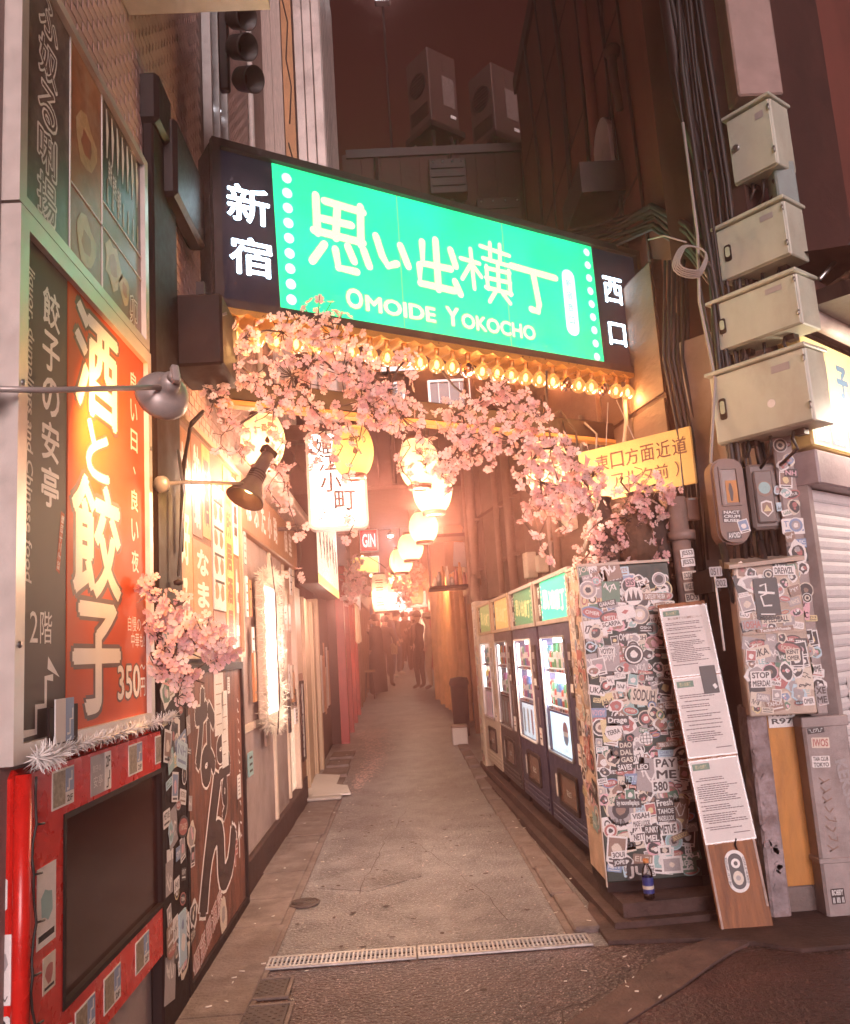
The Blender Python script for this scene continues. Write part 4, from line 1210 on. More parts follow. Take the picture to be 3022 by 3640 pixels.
navyp = M('sign_navy', (.010, .010, .018), .3, var=.2, bump=0, emit=(.01, .04, .10), es=.12)
b = MB(); b.add([(.372, .047, .004), (2.765, .047, .004), (2.752, H_ - .047, .004), (.35, H_ - .047, .004)], [(0, 1, 2, 3)], green); b.build('green_face', t)
b = MB(); b.box(1.155, 1.160, .047, H_ - .047, .0042, .0052, edg); b.build('panel_seam', t)
b = MB(); b.box(1.955, 1.960, .047, H_ - .047, .0042, .0052, edg); b.build('panel_seam', t)
b = MB(); b.poly(rect(.046, .047, .395, H_ - .047), .0, navyp); b.build('end_panel', t)
b = MB(); b.poly(rect(2.74, .047, W_ - .046, H_ - .047), .0, navyp); b.build('end_panel', t)
letm = E('sign_letter', (.70, .98, .50), .74)
whl = E('sign_white_letter', (.62, .85, 1.0), 8.0)
STROKES = [[[(0.613,4.002),(0.613,3.796)],[(0.604,3.794),(0.892,3.784)],[(0.901,3.998),(0.892,3.779)],[(0.681,3.992),(0.904,3.98)],[(0.66,3.878),(0.821,3.878)],[(0.746,3.951),(0.73,3.788)],[(0.646,3.71),(0.581,3.615)],[(0.724,3.691),(0.738,3.595),(0.84,3.592)],[(0.809,3.727),(0.835,3.666)],[(0.911,3.727),(0.936,3.655)]],[[(0.999,3.834),(1.032,3.724),(1.068,3.672),(1.116,3.691)],[(1.167,3.807),(1.205,3.708)]],[[(1.32,3.865),(1.317,3.737),(1.507,3.738)],[(1.421,3.899),(1.419,3.598)],[(1.291,3.707),(1.289,3.603),(1.523,3.597)],[(1.534,3.855),(1.557,3.778)],[(1.553,3.648),(1.578,3.594)]],[[(1.612,3.828),(1.74,3.821)],[(1.686,3.9),(1.694,3.647)],[(1.669,3.787),(1.609,3.697)],[(1.706,3.788),(1.75,3.737)],[(1.774,3.945),(1.991,3.925)],[(1.846,3.976),(1.839,3.867)],[(1.925,3.979),(1.917,3.863)],[(1.789,3.864),(1.979,3.852)],[(1.803,3.806),(1.802,3.667)],[(1.794,3.666),(1.985,3.657)],[(1.983,3.808),(1.984,3.657)],[(1.807,3.801),(1.982,3.801)],[(1.8,3.733),(1.98,3.733)],[(1.897,3.852),(1.89,3.67)],[(1.862,3.651),(1.812,3.58)],[(1.924,3.642),(1.969,3.594)]],[[(2.022,3.856),(2.372,3.841)],[(2.193,3.819),(2.22,3.623),(2.204,3.572),(2.162,3.576)]]]
for g_ in STROKES:
    b = MB()
    thin = .030 if len(g_) > 12 else .048
    for st in g_:
        p = [Vector((x, z - 3.235)) for x, z in st]
        d0 = (p[0] - p[1]).normalized() * thin * .3; d1 = (p[-1] - p[-2]).normalized() * thin * .3
        p[0] = p[0] + d0; p[-1] = p[-1] + d1
        b.ribbon([(q.x, q.y) for q in p], thin * 1.14, .0055, edg)
        b.ribbon([(q.x, q.y) for q in p], thin, .0065, letm)
        for q in p:
            b.poly(circle(q.x, q.y, thin * .5, 10), .0066, letm)
    b.build('letter', t)
for wd, xa, xb, hh in (('O', .775, .885, .125), ('MOIDE', .90, 1.385, .10), ('Y', 1.46, 1.56, .125), ('OKOCHO', 1.575, 2.165, .10)):
    b = MB(); yb = 3.36 - 3.235; b.text(wd, (xa + xb) / 2, yb + hh / 2, xb - xa + .01, hh + .01, .0055, edg, .04); b.text(wd, (xa + xb) / 2, yb + hh / 2, xb - xa, hh, .0065, letm, .035); b.build('lettering', t)
dotm = E('sign_dot', (.62, .95, .82), .72)
for i in range(9):
    b = MB(); b.poly(circle(.437, 4.075 - 3.235 - i * .0908, .031, 16), .0065, dotm); b.build('round_dot', t)
    b = MB(); b.poly(circle(2.70, 4.093 - 3.235 - i * .0965, .029, 16), .0065, dotm); b.build('round_dot', t)
b = MB(); b.poly(rrect(2.445, .21, 2.56, .69, .056, 6), .0065, E('sign_pill', (.70, .97, .86), .72)); po = b.build('pill_plate', t)
b = MB()
for i, ch in enumerate('新宿西口'):
    b.text(ch, 2.50, .59 - i * .09, .045, .05, .0072, green)
b.build('pill_lettering', po)
for ch, x_, z_, w_, h_ in (('新', .207, 3.859, .245, .22), ('宿', .213, 3.556, .245, .22), ('西', 2.925, 3.849, .185, .20), ('口', 2.925, 3.519, .165, .17)):
    b = MB(); b.text(ch, x_, z_ - 3.235, w_, h_, .004, whl, .016); b.build('letter', t)
# golden scalloped soffit under the sign with the bulbs
gold = M('brass_soffit', (.72, .40, .12), .32, metal=.75, var=.2, scale=5, bump=.05)
b = MB()
n_ = 27
for i in range(n_):
    x0 = .06 + i * .1145; x1 = x0 + .1145
    for k in range(5):
        a0 = x0 + .1145 * k / 5; a1 = x0 + .1145 * (k + 1) / 5
        h0 = -.018 - .022 * math.sin(math.pi * k / 5); h1 = -.018 - .022 * math.sin(math.pi * (k + 1) / 5)
        b.add([(a0, h0, .03), (a1, h1, .03), (a1, h1 + .015, -.21), (a0, h0 + .015, -.21)], [(3, 2, 1, 0)], gold)
        b.add([(a0, -.001, .03), (a1, -.001, .03), (a1, h1, .03), (a0, h0, .03)], [(3, 2, 1, 0)], gold)
b.build('brass_soffit', t)
bulbg = glass('bulb_glass', (1.0, .72, .42), .04, .35)
_n = bulbg.node_tree; _em = _n.nodes.new('ShaderNodeEmission'); _em.inputs['Color'].default_value = (1, .36, .09, 1); _em.inputs['Strength'].default_value = .8
_mx = _n.nodes.new('ShaderNodeMixShader'); _mx.inputs[0].default_value = .6
_old = _n.nodes['Material Output'].inputs['Surface'].links[0].from_socket
_n.links.new(_old, _mx.inputs[1]); _n.links.new(_em.outputs[0], _mx.inputs[2]); _n.links.new(_mx.outputs[0], _n.nodes['Material Output'].inputs['Surface'])
bulboff = glass('bulb_glass_off', (.75, .5, .36), .06, .45)
fil = E('filament', (1.0, .58, .22), 14)
fil_off = M('filament_off', (.35, .18, .08), .5, var=0, bump=0)
sockm = M('brass_socket', (.45, .24, .09), .35, metal=.8, bump=.03)
gm = MB(); gm.lathe([(.012, .0), (.017, -.010), (.034, -.024), (.046, -.046), (.049, -.064), (.045, -.086), (.029, -.104), (.0, -.112)], bulbg, 18, axis='y')
go_ = MB(); go_.lathe([(.012, .0), (.017, -.010), (.034, -.024), (.046, -.046), (.049, -.064), (.045, -.086), (.029, -.104), (.0, -.112)], bulboff, 18, axis='y')
sm = MB(); sm.lathe([(.0, .045), (.015, .045), (.016, .0), (.012, -.004)], sockm, 12, axis='y')
fm = MB(); fm.lathe([(.0, -.028), (.012, -.04), (.016, -.062), (.010, -.08), (.0, -.086)], fil, 10, axis='y')
fo_ = MB(); fo_.lathe([(.0, -.028), (.004, -.04), (.006, -.062), (.004, -.08), (.0, -.086)], fil_off, 8, axis='y')
mesh = {}
for i in range(n_):
    x_ = .1175 + i * .1145
    if i == 0:
        gb = sm.build('bulb_socket', t); s_me = gb.data
        g1 = gm.build('bulb_globe', gb); g_me = g1.data
        f1 = fm.build('filament', gb); f_me = f1.data
        g2 = go_.build('bulb_globe', None); goff_me = g2.data; bpy.data.objects.remove(g2)
        f2 = fo_.build('filament', None); off_me = f2.data; bpy.data.objects.remove(f2)
    else:
        gb = link('bulb_socket', s_me, t); link('bulb_globe', goff_me if i in (13, 20, 23) else g_me, gb); link('filament', off_me if i in (13, 20, 23) else f_me, gb)
    gb.location = (x_, -.078, -.005); gb.rotation_euler = (.12, 0, rnd.uniform(-.05, .05))
    if i % 3 == 1:
        lamp_light('bulb_light', (x_, -.20, .03), 2.2, (1.0, .50, .16), .05, t)
# steel stays
b = MB(); b.tube([(.6, H_ - .02, -.1), (.85, H_ + .55, -1.9)], .022, blackm, 8); b.build('stay_rod', t)
b = MB(); b.box(W_ - .02, W_ + .15, .1, .2, -.2, -.05, steel); b.build('wall_bracket', t)

# ---- beam across the alley below the sign, its wood strip coloured orange as if lit by lanterns
t = thing('gate_beam', 'dark beam with an orange-lit wooden strip crossing below the bulbs', 'beam', frame((-.98, 4.572, 2.86), SU, SN))
b = MB(); b.box(0, 3.2, .0, .13, -.10, 0, blackm, ch=.01); b.build('beam', t)
b = MB(); b.box(.02, 3.18, -.035, -.003, -.06, .02, M('lit_orange_wood', (.62, .27, .07), .5, var=.3, scale=6, stretch=(2, 20, 20)), ch=.004); b.build('wood_strip', t)
b = MB()
for x_ in (.9, 1.35, 1.7, 2.2, 2.55):
    b.tube([(x_, .1, .01), (x_ + .02, -.05, .03), (x_ - .01, -.18, .02), (x_ + .04, -.10, .03)], .004, cable, 5)
b.tube([(2.35, .05, .02), (2.5, .16, .05), (2.65, .02, .03), (2.66, -.2, .02)], .008, cable, 6)
b.tube([(2.75, .1, .02), (2.85, .02, .03), (2.83, -.18, .02)], .008, greycable, 6)
b.build('tie_wire', t)

# ================================================================ LANTERNS
paperl = {}


def lantern(label, loc, r, h, es, power, rot=0.0, text=True, long=False, col=(1, .60, .20), group='round paper lanterns'):
    t = thing('paper_lantern', label, 'lantern', Matrix.Translation(loc) @ Matrix.Rotation(rot, 4, 'Z'), group)
    pm = M('lantern_paper_%.1f' % col[1], (.92, .76 * col[1] / .6, .50 * col[2] / .2), .7, var=.06, scale=12, bump=.03, translucent=.85)
    prof = []
    n = 13
    for i in range(n + 1):
        u = i / n; a = math.pi * (u - .5)
        rr = r * (.60 + .40 * math.cos(a) ** .7) if not long else r * (.75 + .25 * math.cos(a) ** .5)
        prof.append((rr, h * (u - .5)))
        if 0 < i < n:
            prof.append((rr * 1.012, h * (u - .5) + h / n * .06))
    b = MB(); b.lathe(prof, pm, 26); b.build('paper_body', t)
    capm = M('lantern_cap', (.10, .025, .015), .5, var=.2, bump=.03)
    ro = prof[0][0]
    b = MB(); b.lathe([(ro * .55, -h / 2 - .035), (ro * .98, -h / 2 - .03), (ro * 1.0, -h / 2), (ro * .9, -h / 2 + .004), (ro * .55, -h / 2 - .004)], capm, 22); b.build('bottom_ring', t)
    b = MB(); b.lathe([(0, h / 2 + .03), (ro * .95, h / 2 + .028), (ro * 1.0, h / 2), (ro * .9, h / 2 - .003)], capm, 22); b.build('top_cap', t)
    b = MB(); b.tube([(0, 0, h / 2 + .03), (.004, 0, h / 2 + .10), (0, 0, h / 2 + .28)], .004, cable, 5); b.build('hanging_cord', t)
    if text:
        lm = M('lantern_ink', (.09, .035, .015), .6, var=0, bump=0)
        b = MB()
        rg_ = [('一番搾り', .16 * h, r * 1.15, h * .17)]
        for body, yc, w_, hh in rg_:
            vs, fs, (a, c, e, f) = T(body, .02)
            out = []
            for p in vs:
                px = (p[0] - (a + e) / 2) * w_ / (e - a); pz = (p[1] - (c + f) / 2) * hh / (f - c) + yc
                uu = pz / h; rr = (r * (.60 + .40 * max(0, math.cos(math.pi * uu)) ** .7)) * 1.012 + .003
                th = -math.pi / 2 + px / r
                out.append((rr * math.cos(th), rr * math.sin(th), pz))
            b.add(out, fs, lm)
        # the drop mark
        rr = r + .004; dp = []
        for px, pz in [(0, .03), (.012, .008), (.015, -.006), (.008, -.018), (-.008, -.018), (-.015, -.006), (-.012, .008)]:
            th = -math.pi / 2 + px / r; dp.append((rr * math.cos(th), rr * math.sin(th), pz - .10 * h))
        b.add(dp, [(6, 5, 4, 3, 2, 1, 0)], lm)
        b.build('lettering', t)
    elif long:
        lm = M('lantern_ink', (.09, .035, .015), .6)
        b = MB()
        for k in range(4):
            zc = h * (.3 - .2 * k)
            rr = r * 1.0 + .004
            for o_ in (-.02, .02):
                th = -math.pi / 2
                b.box(-.06, .06, -rr - .004, -rr + .002, zc + o_ - .007, zc + o_ + .007, lm)
        b.build('lettering', t)
    lamp_light('lantern_bulb', (0, 0, -h * .10), es * .36 * (1.6 if long else 1), (1.0, .68, .38), .03, t)
    if power > 0:
        power *= .95 if loc[1] < 7 else (.15 if loc[1] < 13 else (.3 if loc[1] < 19.5 else 1.3))
        lamp_light('lantern_light', (0, 0, -h / 2 - .10), power, (1.0, .64, .42), .07, t)
    return t


lantern('paper lantern under the blossoms closest to the shop boards', (-.80, 5.11, 2.74), .135, .31, 3.2, 8, rot=.35)
lantern('amber paper lantern hanging in front of the white box sign', (-.26, 5.35, 2.70), .135, .31, 1.25, 7, rot=.15, col=(1, .50, .11))
lantern('paper lantern in the alley middle, upper one of the overlapping pair', (.17, 5.62, 2.66), .135, .31, 2.6, 12, rot=.25)
lantern('lower brighter lantern of the overlapping pair in the alley middle', (.265, 5.92, 2.53), .14, .32, 4.0, 14, rot=.9)
lantern('paper lantern half hidden behind the blossom cluster by the yellow board', (.93, 5.0, 2.44), .135, .31, 3.0, 14, rot=-.4)
lantern('round plain lantern below the overlapping pair, third in the receding row', (.25, 8.0, 2.56), .14, .27, 3.2, 12, text=False)
lantern('fourth lantern in the row receding down the alley middle', (.13, 9.2, 2.52), .14, .27, 3.2, 10, text=False)
lantern('fifth lantern in the row receding down the alley middle', (.02, 10.1, 2.47), .14, .27, 3.2, 10, text=False)
lantern('long white lantern with stroke marks above the man in the long coat', (-.35, 13.8, 2.36), .13, .60, 3.4, 14, text=False, long=True, col=(1, .66, .30))
lantern('slim lantern hanging over the waiting people', (-.12, 18, 3.0), .13, .5, 3.2, 16, text=False, long=True)
lantern('small lantern beside the far blossoms over the waiting people', (.12, 21, 3.1), .15, .4, 3.0, 16, text=False)
lantern('red-orange lantern far down the alley near the capped woman', (.42, 23, 2.9), .18, .5, 1.6, 10, text=False, long=True, col=(1, .22, .06))
lantern('farthest lantern glowing above the crowd', (-.3, 27, 3.4), .16, .4, 3.4, 18, text=False)

# ---- white rounded box sign
t = thing('white_box_sign', 'white rounded glowing box sign with brush letters behind the blossoms', 'sign', frame((-.485, 6.98, 2.44), Vector((1, .06, 0)), Vector((.06, -1, 0))))
whm = M('white_acrylic', (.75, .70, .66), .4, var=.05, bump=0)
b = MB(); b.prism(rrect(-.25, 0, .25, .84, .06, 5), -.15, -.002, whm); b.build('casing', t)
b = MB(); b.ring(rrect(-.25, 0, .25, .84, .06, 5), rrect(-.225, .025, .225, .815, .045, 5), -.002, .014, whm); b.build('rim', t)
b = MB(); b.poly(rrect(-.225, .025, .225, .815, .045, 5), .002, E('box_sign_face', (1, .90, .84), 2.6)); b.build('lit_face', t)
for ch, x_, y_, w_ in (('姫', -.10, .71, .15), ('江', -.07, .57, .16), ('小', -.05, .40, .18), ('町', .06, .24, .18)):
    b = MB(); b.text(ch, x_, y_, w_, w_ * .95, .004, M('sign_brush', (.10, .06, .06), .6, var=0, bump=0), .02); b.build('letter', t)
b = MB(); b.text('完全個室居酒屋', .0, .075, .36, .045, .004, M('sign_brush', (.1, .06, .06))); b.build('lettering', t)
b = MB(); b.tube([(-.21, .05, .006), (-.14, .10, .006), (-.10, .18, .006), (-.06, .21, .006)], .004, M('sign_twig', (.35, .2, .18), .6), 5)
for i in range(9):
    b.poly(circle(-.20 + rnd.uniform(0, .16), .07 + rnd.uniform(0, .16), .010, 6), .006, M('sign_petal', (.75, .3, .28), .6, emit=(1, .45, .4), es=.6))
b.build('printed_branch', t)
b = MB(); b.box(-.55, -.25, .02, .05, -.10, -.06, blackm); b.box(-.55, -.25, .76, .79, -.10, -.06, blackm); b.build('wall_bracket', t)

# ---- smaller signs hanging farther in
def small_sign(name, label, x, y, z, w, h, face, rot=0.0, txt=None, tm=None):
    t = thing(name, label, 'sign', Matrix.Translation((x, y, z)) @ frame((0, 0, 0), Vector((math.cos(rot), math.sin(rot), 0)), Vector((math.sin(rot), -math.cos(rot), 0))))
    b = MB(); b.box(-w / 2, w / 2, 0, h, -.1, -.003, whm, ch=.01); b.build('casing', t)
    b = MB(); b.poly(rect(-w / 2 + .02, .02, w / 2 - .02, h - .02), .0, face); b.build('face', t)
    if txt:
        b = MB()
        for i, l_ in enumerate(txt):
            b.text(l_, 0, h * (1 - (i + .5) / len(txt)), w * .7, h / len(txt) * .6, .003, tm, .03)
        b.build('lettering', t)
    b = MB(); b.box(-w / 2 - .3, -w / 2, h * .8, h * .8 + .02, -.06, -.04, blackm); b.build('bracket', t)
    return t


redlit = E('red_sign', (.85, .06, .06), .9)
pinkw = E('pink_white', (1, .75, .75), 1.0)
small_sign('hanging_sign', 'red hanging sign behind the amber lantern', -.215, 13, 3.47, .26, .68, redlit, 0, ['料', '理'], pinkw)
small_sign('hanging_sign', 'red sign reading GIN down the alley', -.42, 12, 2.83, .27, .33, redlit, 0, ['GIN'], pinkw)
small_sign('hanging_sign', 'white lit panel hanging behind the long lantern', -.28, 19.9, 2.35, .75, .45, E('white_panel_lit', (1, .86, .78), 2.2), 0, None)
small_sign('hanging_sign', 'yellow awning sign far down the shop side', -.62, 15.5, 2.85, .5, .32, E('yellow_sign', (1, .55, .14), .9), 0, None)
small_sign('hanging_sign', 'pale square sign over the crowd', .45, 26, 2.7, .7, .5, E('pale_sign', (1, .75, .62), .9), 0, None)

# ---- bright white lamp
t = thing('alley_lamp', 'small dazzling white lamp on a bracket in the alley middle', 'lamp', (-.135, 15.0, 3.47))
b = MB(); b.lathe([(0, .05), (.05, .04), (.06, 0), (.05, -.02)], whm, 14); b.build('housing', t)
b = MB(); b.lathe([(.048, -.018), (.03, -.04), (0, -.05)], E('led_white', (.85, .95, 1), 60), 14); b.build('lens', t)
b = MB(); b.tube([(0, 0, .05), (0, .1, .12), (-.6, .2, .14)], .012, blackm, 6); b.build('bracket', t)
lamp_light('lamp_glow', (0, -.02, -.10), 10, (.85, .93, 1.0), .04, t)
t = thing('flood_lamp', 'white floodlight high on a pole above the roofs', 'lamp', (.24, 11.15, 8.13))
b = MB(); b.tube([(0, 0, 0), (0, 0, 2.78)], .018, black, 8); b.build('pole', t)
b = MB(); b.box(-.12, .12, -.14, 0, 2.70, 2.90, blackm, ch=.02); b.build('housing', t)
b = MB(); b.box(-.11, .11, -.16, -.142, 2.71, 2.89, E('flood_lens', (.80, .95, 1), 14)); b.build('lens', t)

# ---- signal hoods high on the tiled wall
t = thing('hooded_signal', 'pair of black hooded lamps fixed in front of the tiled wall', 'signal', (-.86, 4.52, 4.96))
b = MB(); b.box(-.03, .03, -.02, .03, -.25, .55, blackm, ch=.01); b.build('back_bar', t)
for k, z_ in enumerate((.02, -.19, .22)):
    q = Vector((.75, -.55, -.45)).normalized().to_track_quat('Z', 'Y').to_matrix().to_4x4()
    X = Matrix.Translation((.06 + .03 * (k == 1), -.02, z_)) @ q @ Matrix.Scale(.8, 4)
    b = MB(); b.lathe([(.0, -.03), (.06, -.02), (.085, .02), (.092, .14), (.095, .17), (.089, .17), (.08, .03), (.0, .02)], M('hood_black', (.05, .038, .036), .5, var=.2), 20, X=X); b.build('hood', t)
    b = MB(); b.lathe([(.0, .022), (.07, .028)], scr, 16, X=X); b.build('dark_lens', t)

# ---- air conditioners on the roof frame
acm = M('ac_casing', (.068, .033, .027), .55, var=.15, scale=3, bump=.04)
for lab, x_, y_, z_, w_, h_, rz in (('boxy rooftop unit with a label plate, higher one beside the dark sky', .89, 11.3, 9.40, .52, 1.20, .62), ('boxy rooftop unit with a label plate, lower one beside the tower', 1.80, 11.3, 9.15, .52, 1.12, .60)):
    t = thing('rooftop_unit', lab, 'air conditioner', Matrix.Translation((x_, y_, 8.17)) @ Matrix.Rotation(rz, 4, 'Z'), 'rooftop units')
    zz = z_ - 8.17
    b = MB(); b.box(-w_ / 2, w_ / 2, -w_ / 2, w_ / 2, zz - h_ / 2 + .0, zz + h_ / 2, acm, ch=.012); b.build('casing', t)
    b = MB(); b.box(-.02, .2, -w_ / 2 - .006, -w_ / 2 - .001, zz - .25, zz + .22, M('ac_label', (.17, .12, .11), .5, var=.5, scale=40, bump=0)); b.build('label_plate', t)
    b = MB(); b.box(.10, .20, -w_ / 2 - .007, -w_ / 2 - .001, zz - .42, zz - .37, paper); b.box(.0, .04, -w_ / 2 - .007, -w_ / 2 - .001, zz + .3, zz + .5, acm); b.build('small_plate', t)
    b = MB()
    for sx in (-1, 1):
        for sy in (-1, 1):
            b.box(sx * w_ * .42 - .02, sx * w_ * .42 + .02, sy * w_ * .42 - .02, sy * w_ * .42 + .02, 0, zz - h_ / 2, blackm)
    b.build('leg_frame', t)
    b = MB(); b.box(-w_ * .6, w_ * .6, -w_ * .6, w_ * .6, zz - h_ / 2 - .10, zz - h_ / 2 - .005, blackm); b.build('tray', t)
    XA = frame((-w_ / 2, 0, 0), (0, -1, 0), (-1, 0, 0))
    b = MB(); b.ring(circle(0, zz + .12, .19, 22), circle(0, zz + .12, .17, 22), .001, .02, blackm, X=XA); b.poly(circle(0, zz + .12, .17, 22), .002, black, X=XA); go = b.build('fan_grille', t)
    for q_ in range(7):
        hh_ = math.sqrt(max(.001, .168 ** 2 - (-.15 + .05 * q_) ** 2)); b = MB(); b.box(-hh_, hh_, zz + .12 - .15 + .05 * q_ - .004, zz + .12 - .15 + .05 * q_ + .004, .01, .018, acm, X=XA); b.build('grille_bar', go)
    b = MB()
    for q_ in range(9):
        b.box(-.2, .2, zz - .45 + q_ * .025, zz - .44 + q_ * .025, .001, .008, blackm, X=XA)
    b.build('vent_slots', t)
    b = MB(); b.tube([(.1, -.2, zz - h_ / 2), (.12, -.28, zz - h_ / 2 - .4), (.0, -.3, .1)], .03, cable, 7); b.build('hose', t)
for lab, x_, z_, w_, h_ in (('grey machine with bright bolts on the bridging roof edge', .95, 7.35, .5, .5), ('dark cabinet crowded under the rooftop units', 1.6, 6.7, .6, .55), ('louvred grey box just above the sign edge', .85, 5.9, .4, .35)):
    t = thing('roof_cabinet', lab, 'cabinet', (x_, 10.34, z_))
    b = MB(); b.box(-w_ / 2, w_ / 2, 0, .22, 0, h_, blackm, ch=.01); b.build('body', t)
    for k in range(3):
        b = MB(); b.box(-w_ / 2 + .03, w_ / 2 - .03, -.02, -.002, h_ * (.2 + .25 * k), h_ * (.3 + .25 * k), blackm, ch=.004); b.build('louvre', t)
    for k in range(4):
        b = MB(); b.lathe([(0, -.012), (.014, -.010), (.014, 0)], steel, 8, axis='y', X=Matrix.Translation((-w_ / 2 + .06 + k * (w_ - .12) / 3, -.002, h_ - .05))); b.build('bolt', t)
# ================================================================ VENDING MACHINES
RD = Vector((-.041, 1, 0)).normalized(); RN = Vector((-1, -.041, 0)).normalized()
can_mesh = []
for c in ((.55, .10, .08), (.70, .48, .12), (.10, .22, .50), (.12, .40, .22), (.70, .66, .62), (.45, .16, .35), (.08, .35, .45)):
    mm = M('can_%d' % int(c[0] * 1000 + c[1] * 100), c, .3, metal=.2, var=.1, bump=0)
    b = MB(); b.lathe([(0, 0), (.024, .002), (.026, .008), (.026, .098), (.02, .112), (0, .112)], mm, 10, axis='y')
    b.lathe([(.0264, .04), (.0264, .07)], white, 10, axis='y')
    can_mesh.append(b)
can_me = [None] * len(can_mesh)


def machine(label, y0, y1, body, header, hlet, es_win, poster, idx, glow):
    yc = (y0 + y1) / 2; xf = 1.0 - .041 * (yc - 4.9); w = y1 - y0
    rg = random.Random(idx * 13)
    t = thing('vending_machine', label, 'vending machine', frame((xf, yc, .115), -RD, RN), 'vending machines in a row')
    b = MB(); b.box(-w / 2, w / 2, .02, 1.40, -.48, -.10, body, ch=.012); b.box(-w / 2, w / 2, 1.402, 1.72, -.48, -.02, body, ch=.012); b.build('cabinet', t)
    # door front with the window opening
    wx0, wx1, wy0, wy1 = -w * .43, w * .22, .56, 1.31
    b = MB(); b.ring(rect(-w / 2 + .004, .10, w / 2 - .004, 1.398), rect(wx0, wy0, wx1, wy1), -.10, 0, body); b.build('door', t)
    b = MB(); b.box(-w / 2 + .03, w / 2 - .03, 0, .10, -.44, -.05, black); b.build('base', t)
    b = MB(); b.ring(rrect(wx0 - .012, wy0 - .012, wx1 + .012, wy1 + .012, .03, 3), rrect(wx0, wy0, wx1, wy1, .03, 3), 0, .012, alu if idx != 3 else white); b.build('window_frame', t)
    b = MB(); b.poly(rect(wx0, wy0 + .26, wx1, wy1), -.085, E('machine_back_%d' % idx, (.95, .97, 1.0), es_win)); b.build('lit_back', t)
    b = MB(); b.poly(rect(-.085, wy0 + .26, -.003, wy1), wx1, white, X=frame((0, 0, 0), (0, 0, 1), (-1, 0, 0)) @ Matrix.Translation((0, 0, -2 * wx1))); b.build('inner_side', t)
    b = MB(); b.poly(rect(wx0, wy0, wx1, wy0 + .255), -.02, poster); po = b.build('poster', t)
    if idx == 4:
        b = MB(); cx, cy = wx0 + (wx1 - wx0) * .62, wy0 + .14
        b.poly(circle(cx, cy, .075, 20), -.019, white); b.poly([(cx + .075 * math.cos(a), cy + .012 + .062 * abs(math.sin(a))) for a in [math.pi * i / 12 for i in range(13)]], -.0185, SC['red']); b.poly([(cx - .07 * math.cos(a), cy - .018 - .055 * abs(math.sin(a))) for a in [math.pi * i / 12 for i in range(13)]], -.0185, SC['blue']); b.text('pepsi', cx, wy0 + .035, .10, .035, -.0185, white, .01); b.build('poster_logo', po)
    else:
        b = MB()
        for q in range(3):
            b.poly(rrect(wx0 + .05 + q * .16, wy0 + .03, wx0 + .12 + q * .16, wy0 + .22, .02, 2), -.0185, SC[rg.choice(['blue', 'paleblue', 'white', 'pink', 'teal'])])
        b.build('poster_print', po)
    for s_ in range(2):
        ys_ = wy0 + .27 + s_ * .25
        b = MB(); b.box(wx0, wx1, ys_, ys_ + .03, -.085, -.015, white); so = b.build('shelf', t)
        n = int((wx1 - wx0) / .068)
        for k in range(n):
            px = wx0 + .04 + k * (wx1 - wx0 - .08) / (n - 1)
            b = MB(); b.box(px - .02, px + .02, ys_ + .006, ys_ + .024, -.015, -.010, SC[rg.choice(['red', 'blue', 'black'])]); b.build('button', so)
            q = rg.randrange(len(can_mesh)); nm = 'drink_can'
            if can_me[q] is None:
                o = can_mesh[q].build(nm, so); can_me[q] = o.data
            else:
                o = link(nm, can_me[q], so)
            o.location = (px, ys_ + .031, -.05); o.scale = (1, rg.choice([1.0, 1.35, 1.5]), 1)
    b = MB(); b.tube([(wx0 + .016, wy0 + .28, -.022), (wx0 + .016, wy1 - .02, -.022)], .010, E('machine_tube_%d' % idx, (.95, .97, 1.0), es_win * 2.6), 8); b.build('light_tube', t)
    b = MB(); b.poly(rrect(wx0, wy0, wx1, wy1, .03, 3), -.002, glass('machine_glass', (.97, .97, .97), .03, .12)); b.build('window_glass', t)
    # coin column
    cx = w * .37
    b = MB(); b.box(cx - .05, cx + .06, .95, 1.27, 0, .012, blackm if idx != 1 else alu, ch=.004); co = b.build('coin_panel', t)
    b = MB(); b.box(cx - .03, cx + .03, 1.17, 1.22, .012, .016, SC['grey']); b.build('display', co)
    b = MB(); b.box(cx - .006, cx + .006, 1.08, 1.13, .012, .018, steel); b.build('coin_slot', co)
    b = MB(); b.box(cx - .035, cx + .035, .98, 1.03, .012, .015, paper); b.build('price_card', co)
    b = MB(); b.poly(rrect(cx - .025, .70, cx + .025, .90, .025, 4), .002, steel); b.build('lock_plate', t)
    b = MB(); b.box(cx - .045, cx + .04, .56, .68, 0, .004, paper); b.box(cx - .03, cx + .03, .60, .61, .004, .005, ink); b.box(cx - .03, cx + .02, .63, .64, .004, .005, SC['red']); b.build('notice', t)
    # outlet
    b = MB(); b.ring(rrect(-w * .22, .24, w * .26, .47, .02, 2), rrect(-w * .19, .265, w * .23, .445, .02, 2), 0, .014, blackm); oo = b.build('outlet_frame', t)
    b = MB(); b.poly(rect(-w * .19, .265, w * .23, .445), .003, M('outlet_flap', (.16, .085, .06), .25, var=.3, bump=0)); b.text('取出口', .02, .34, .12, .04, .0045, SC['white']); b.build('outlet_flap', oo)
    b = MB(); b.poly(rrect(-w * .33, .27, -w * .28, .42, .02, 3), .004, SC['white']); b.build('round_label', t)
    for k in range(3):
        b = MB(); b.box(-w / 2 + .04, w / 2 - .04, .12 + k * .035, .14 + k * .035, 0, .008, body, ch=.003); b.build('kick_rib', t)
    # header sign
    b = MB(); b.ring(rect(-w / 2, 1.402, w / 2, 1.72), rect(-w / 2 + .035, 1.43, w / 2 - .035, 1.695), -.02, .012, palewood if idx < 3 else M('header_frame', (.42, .34, .3), .4, metal=.5)); ho = b.build('header_frame', t)
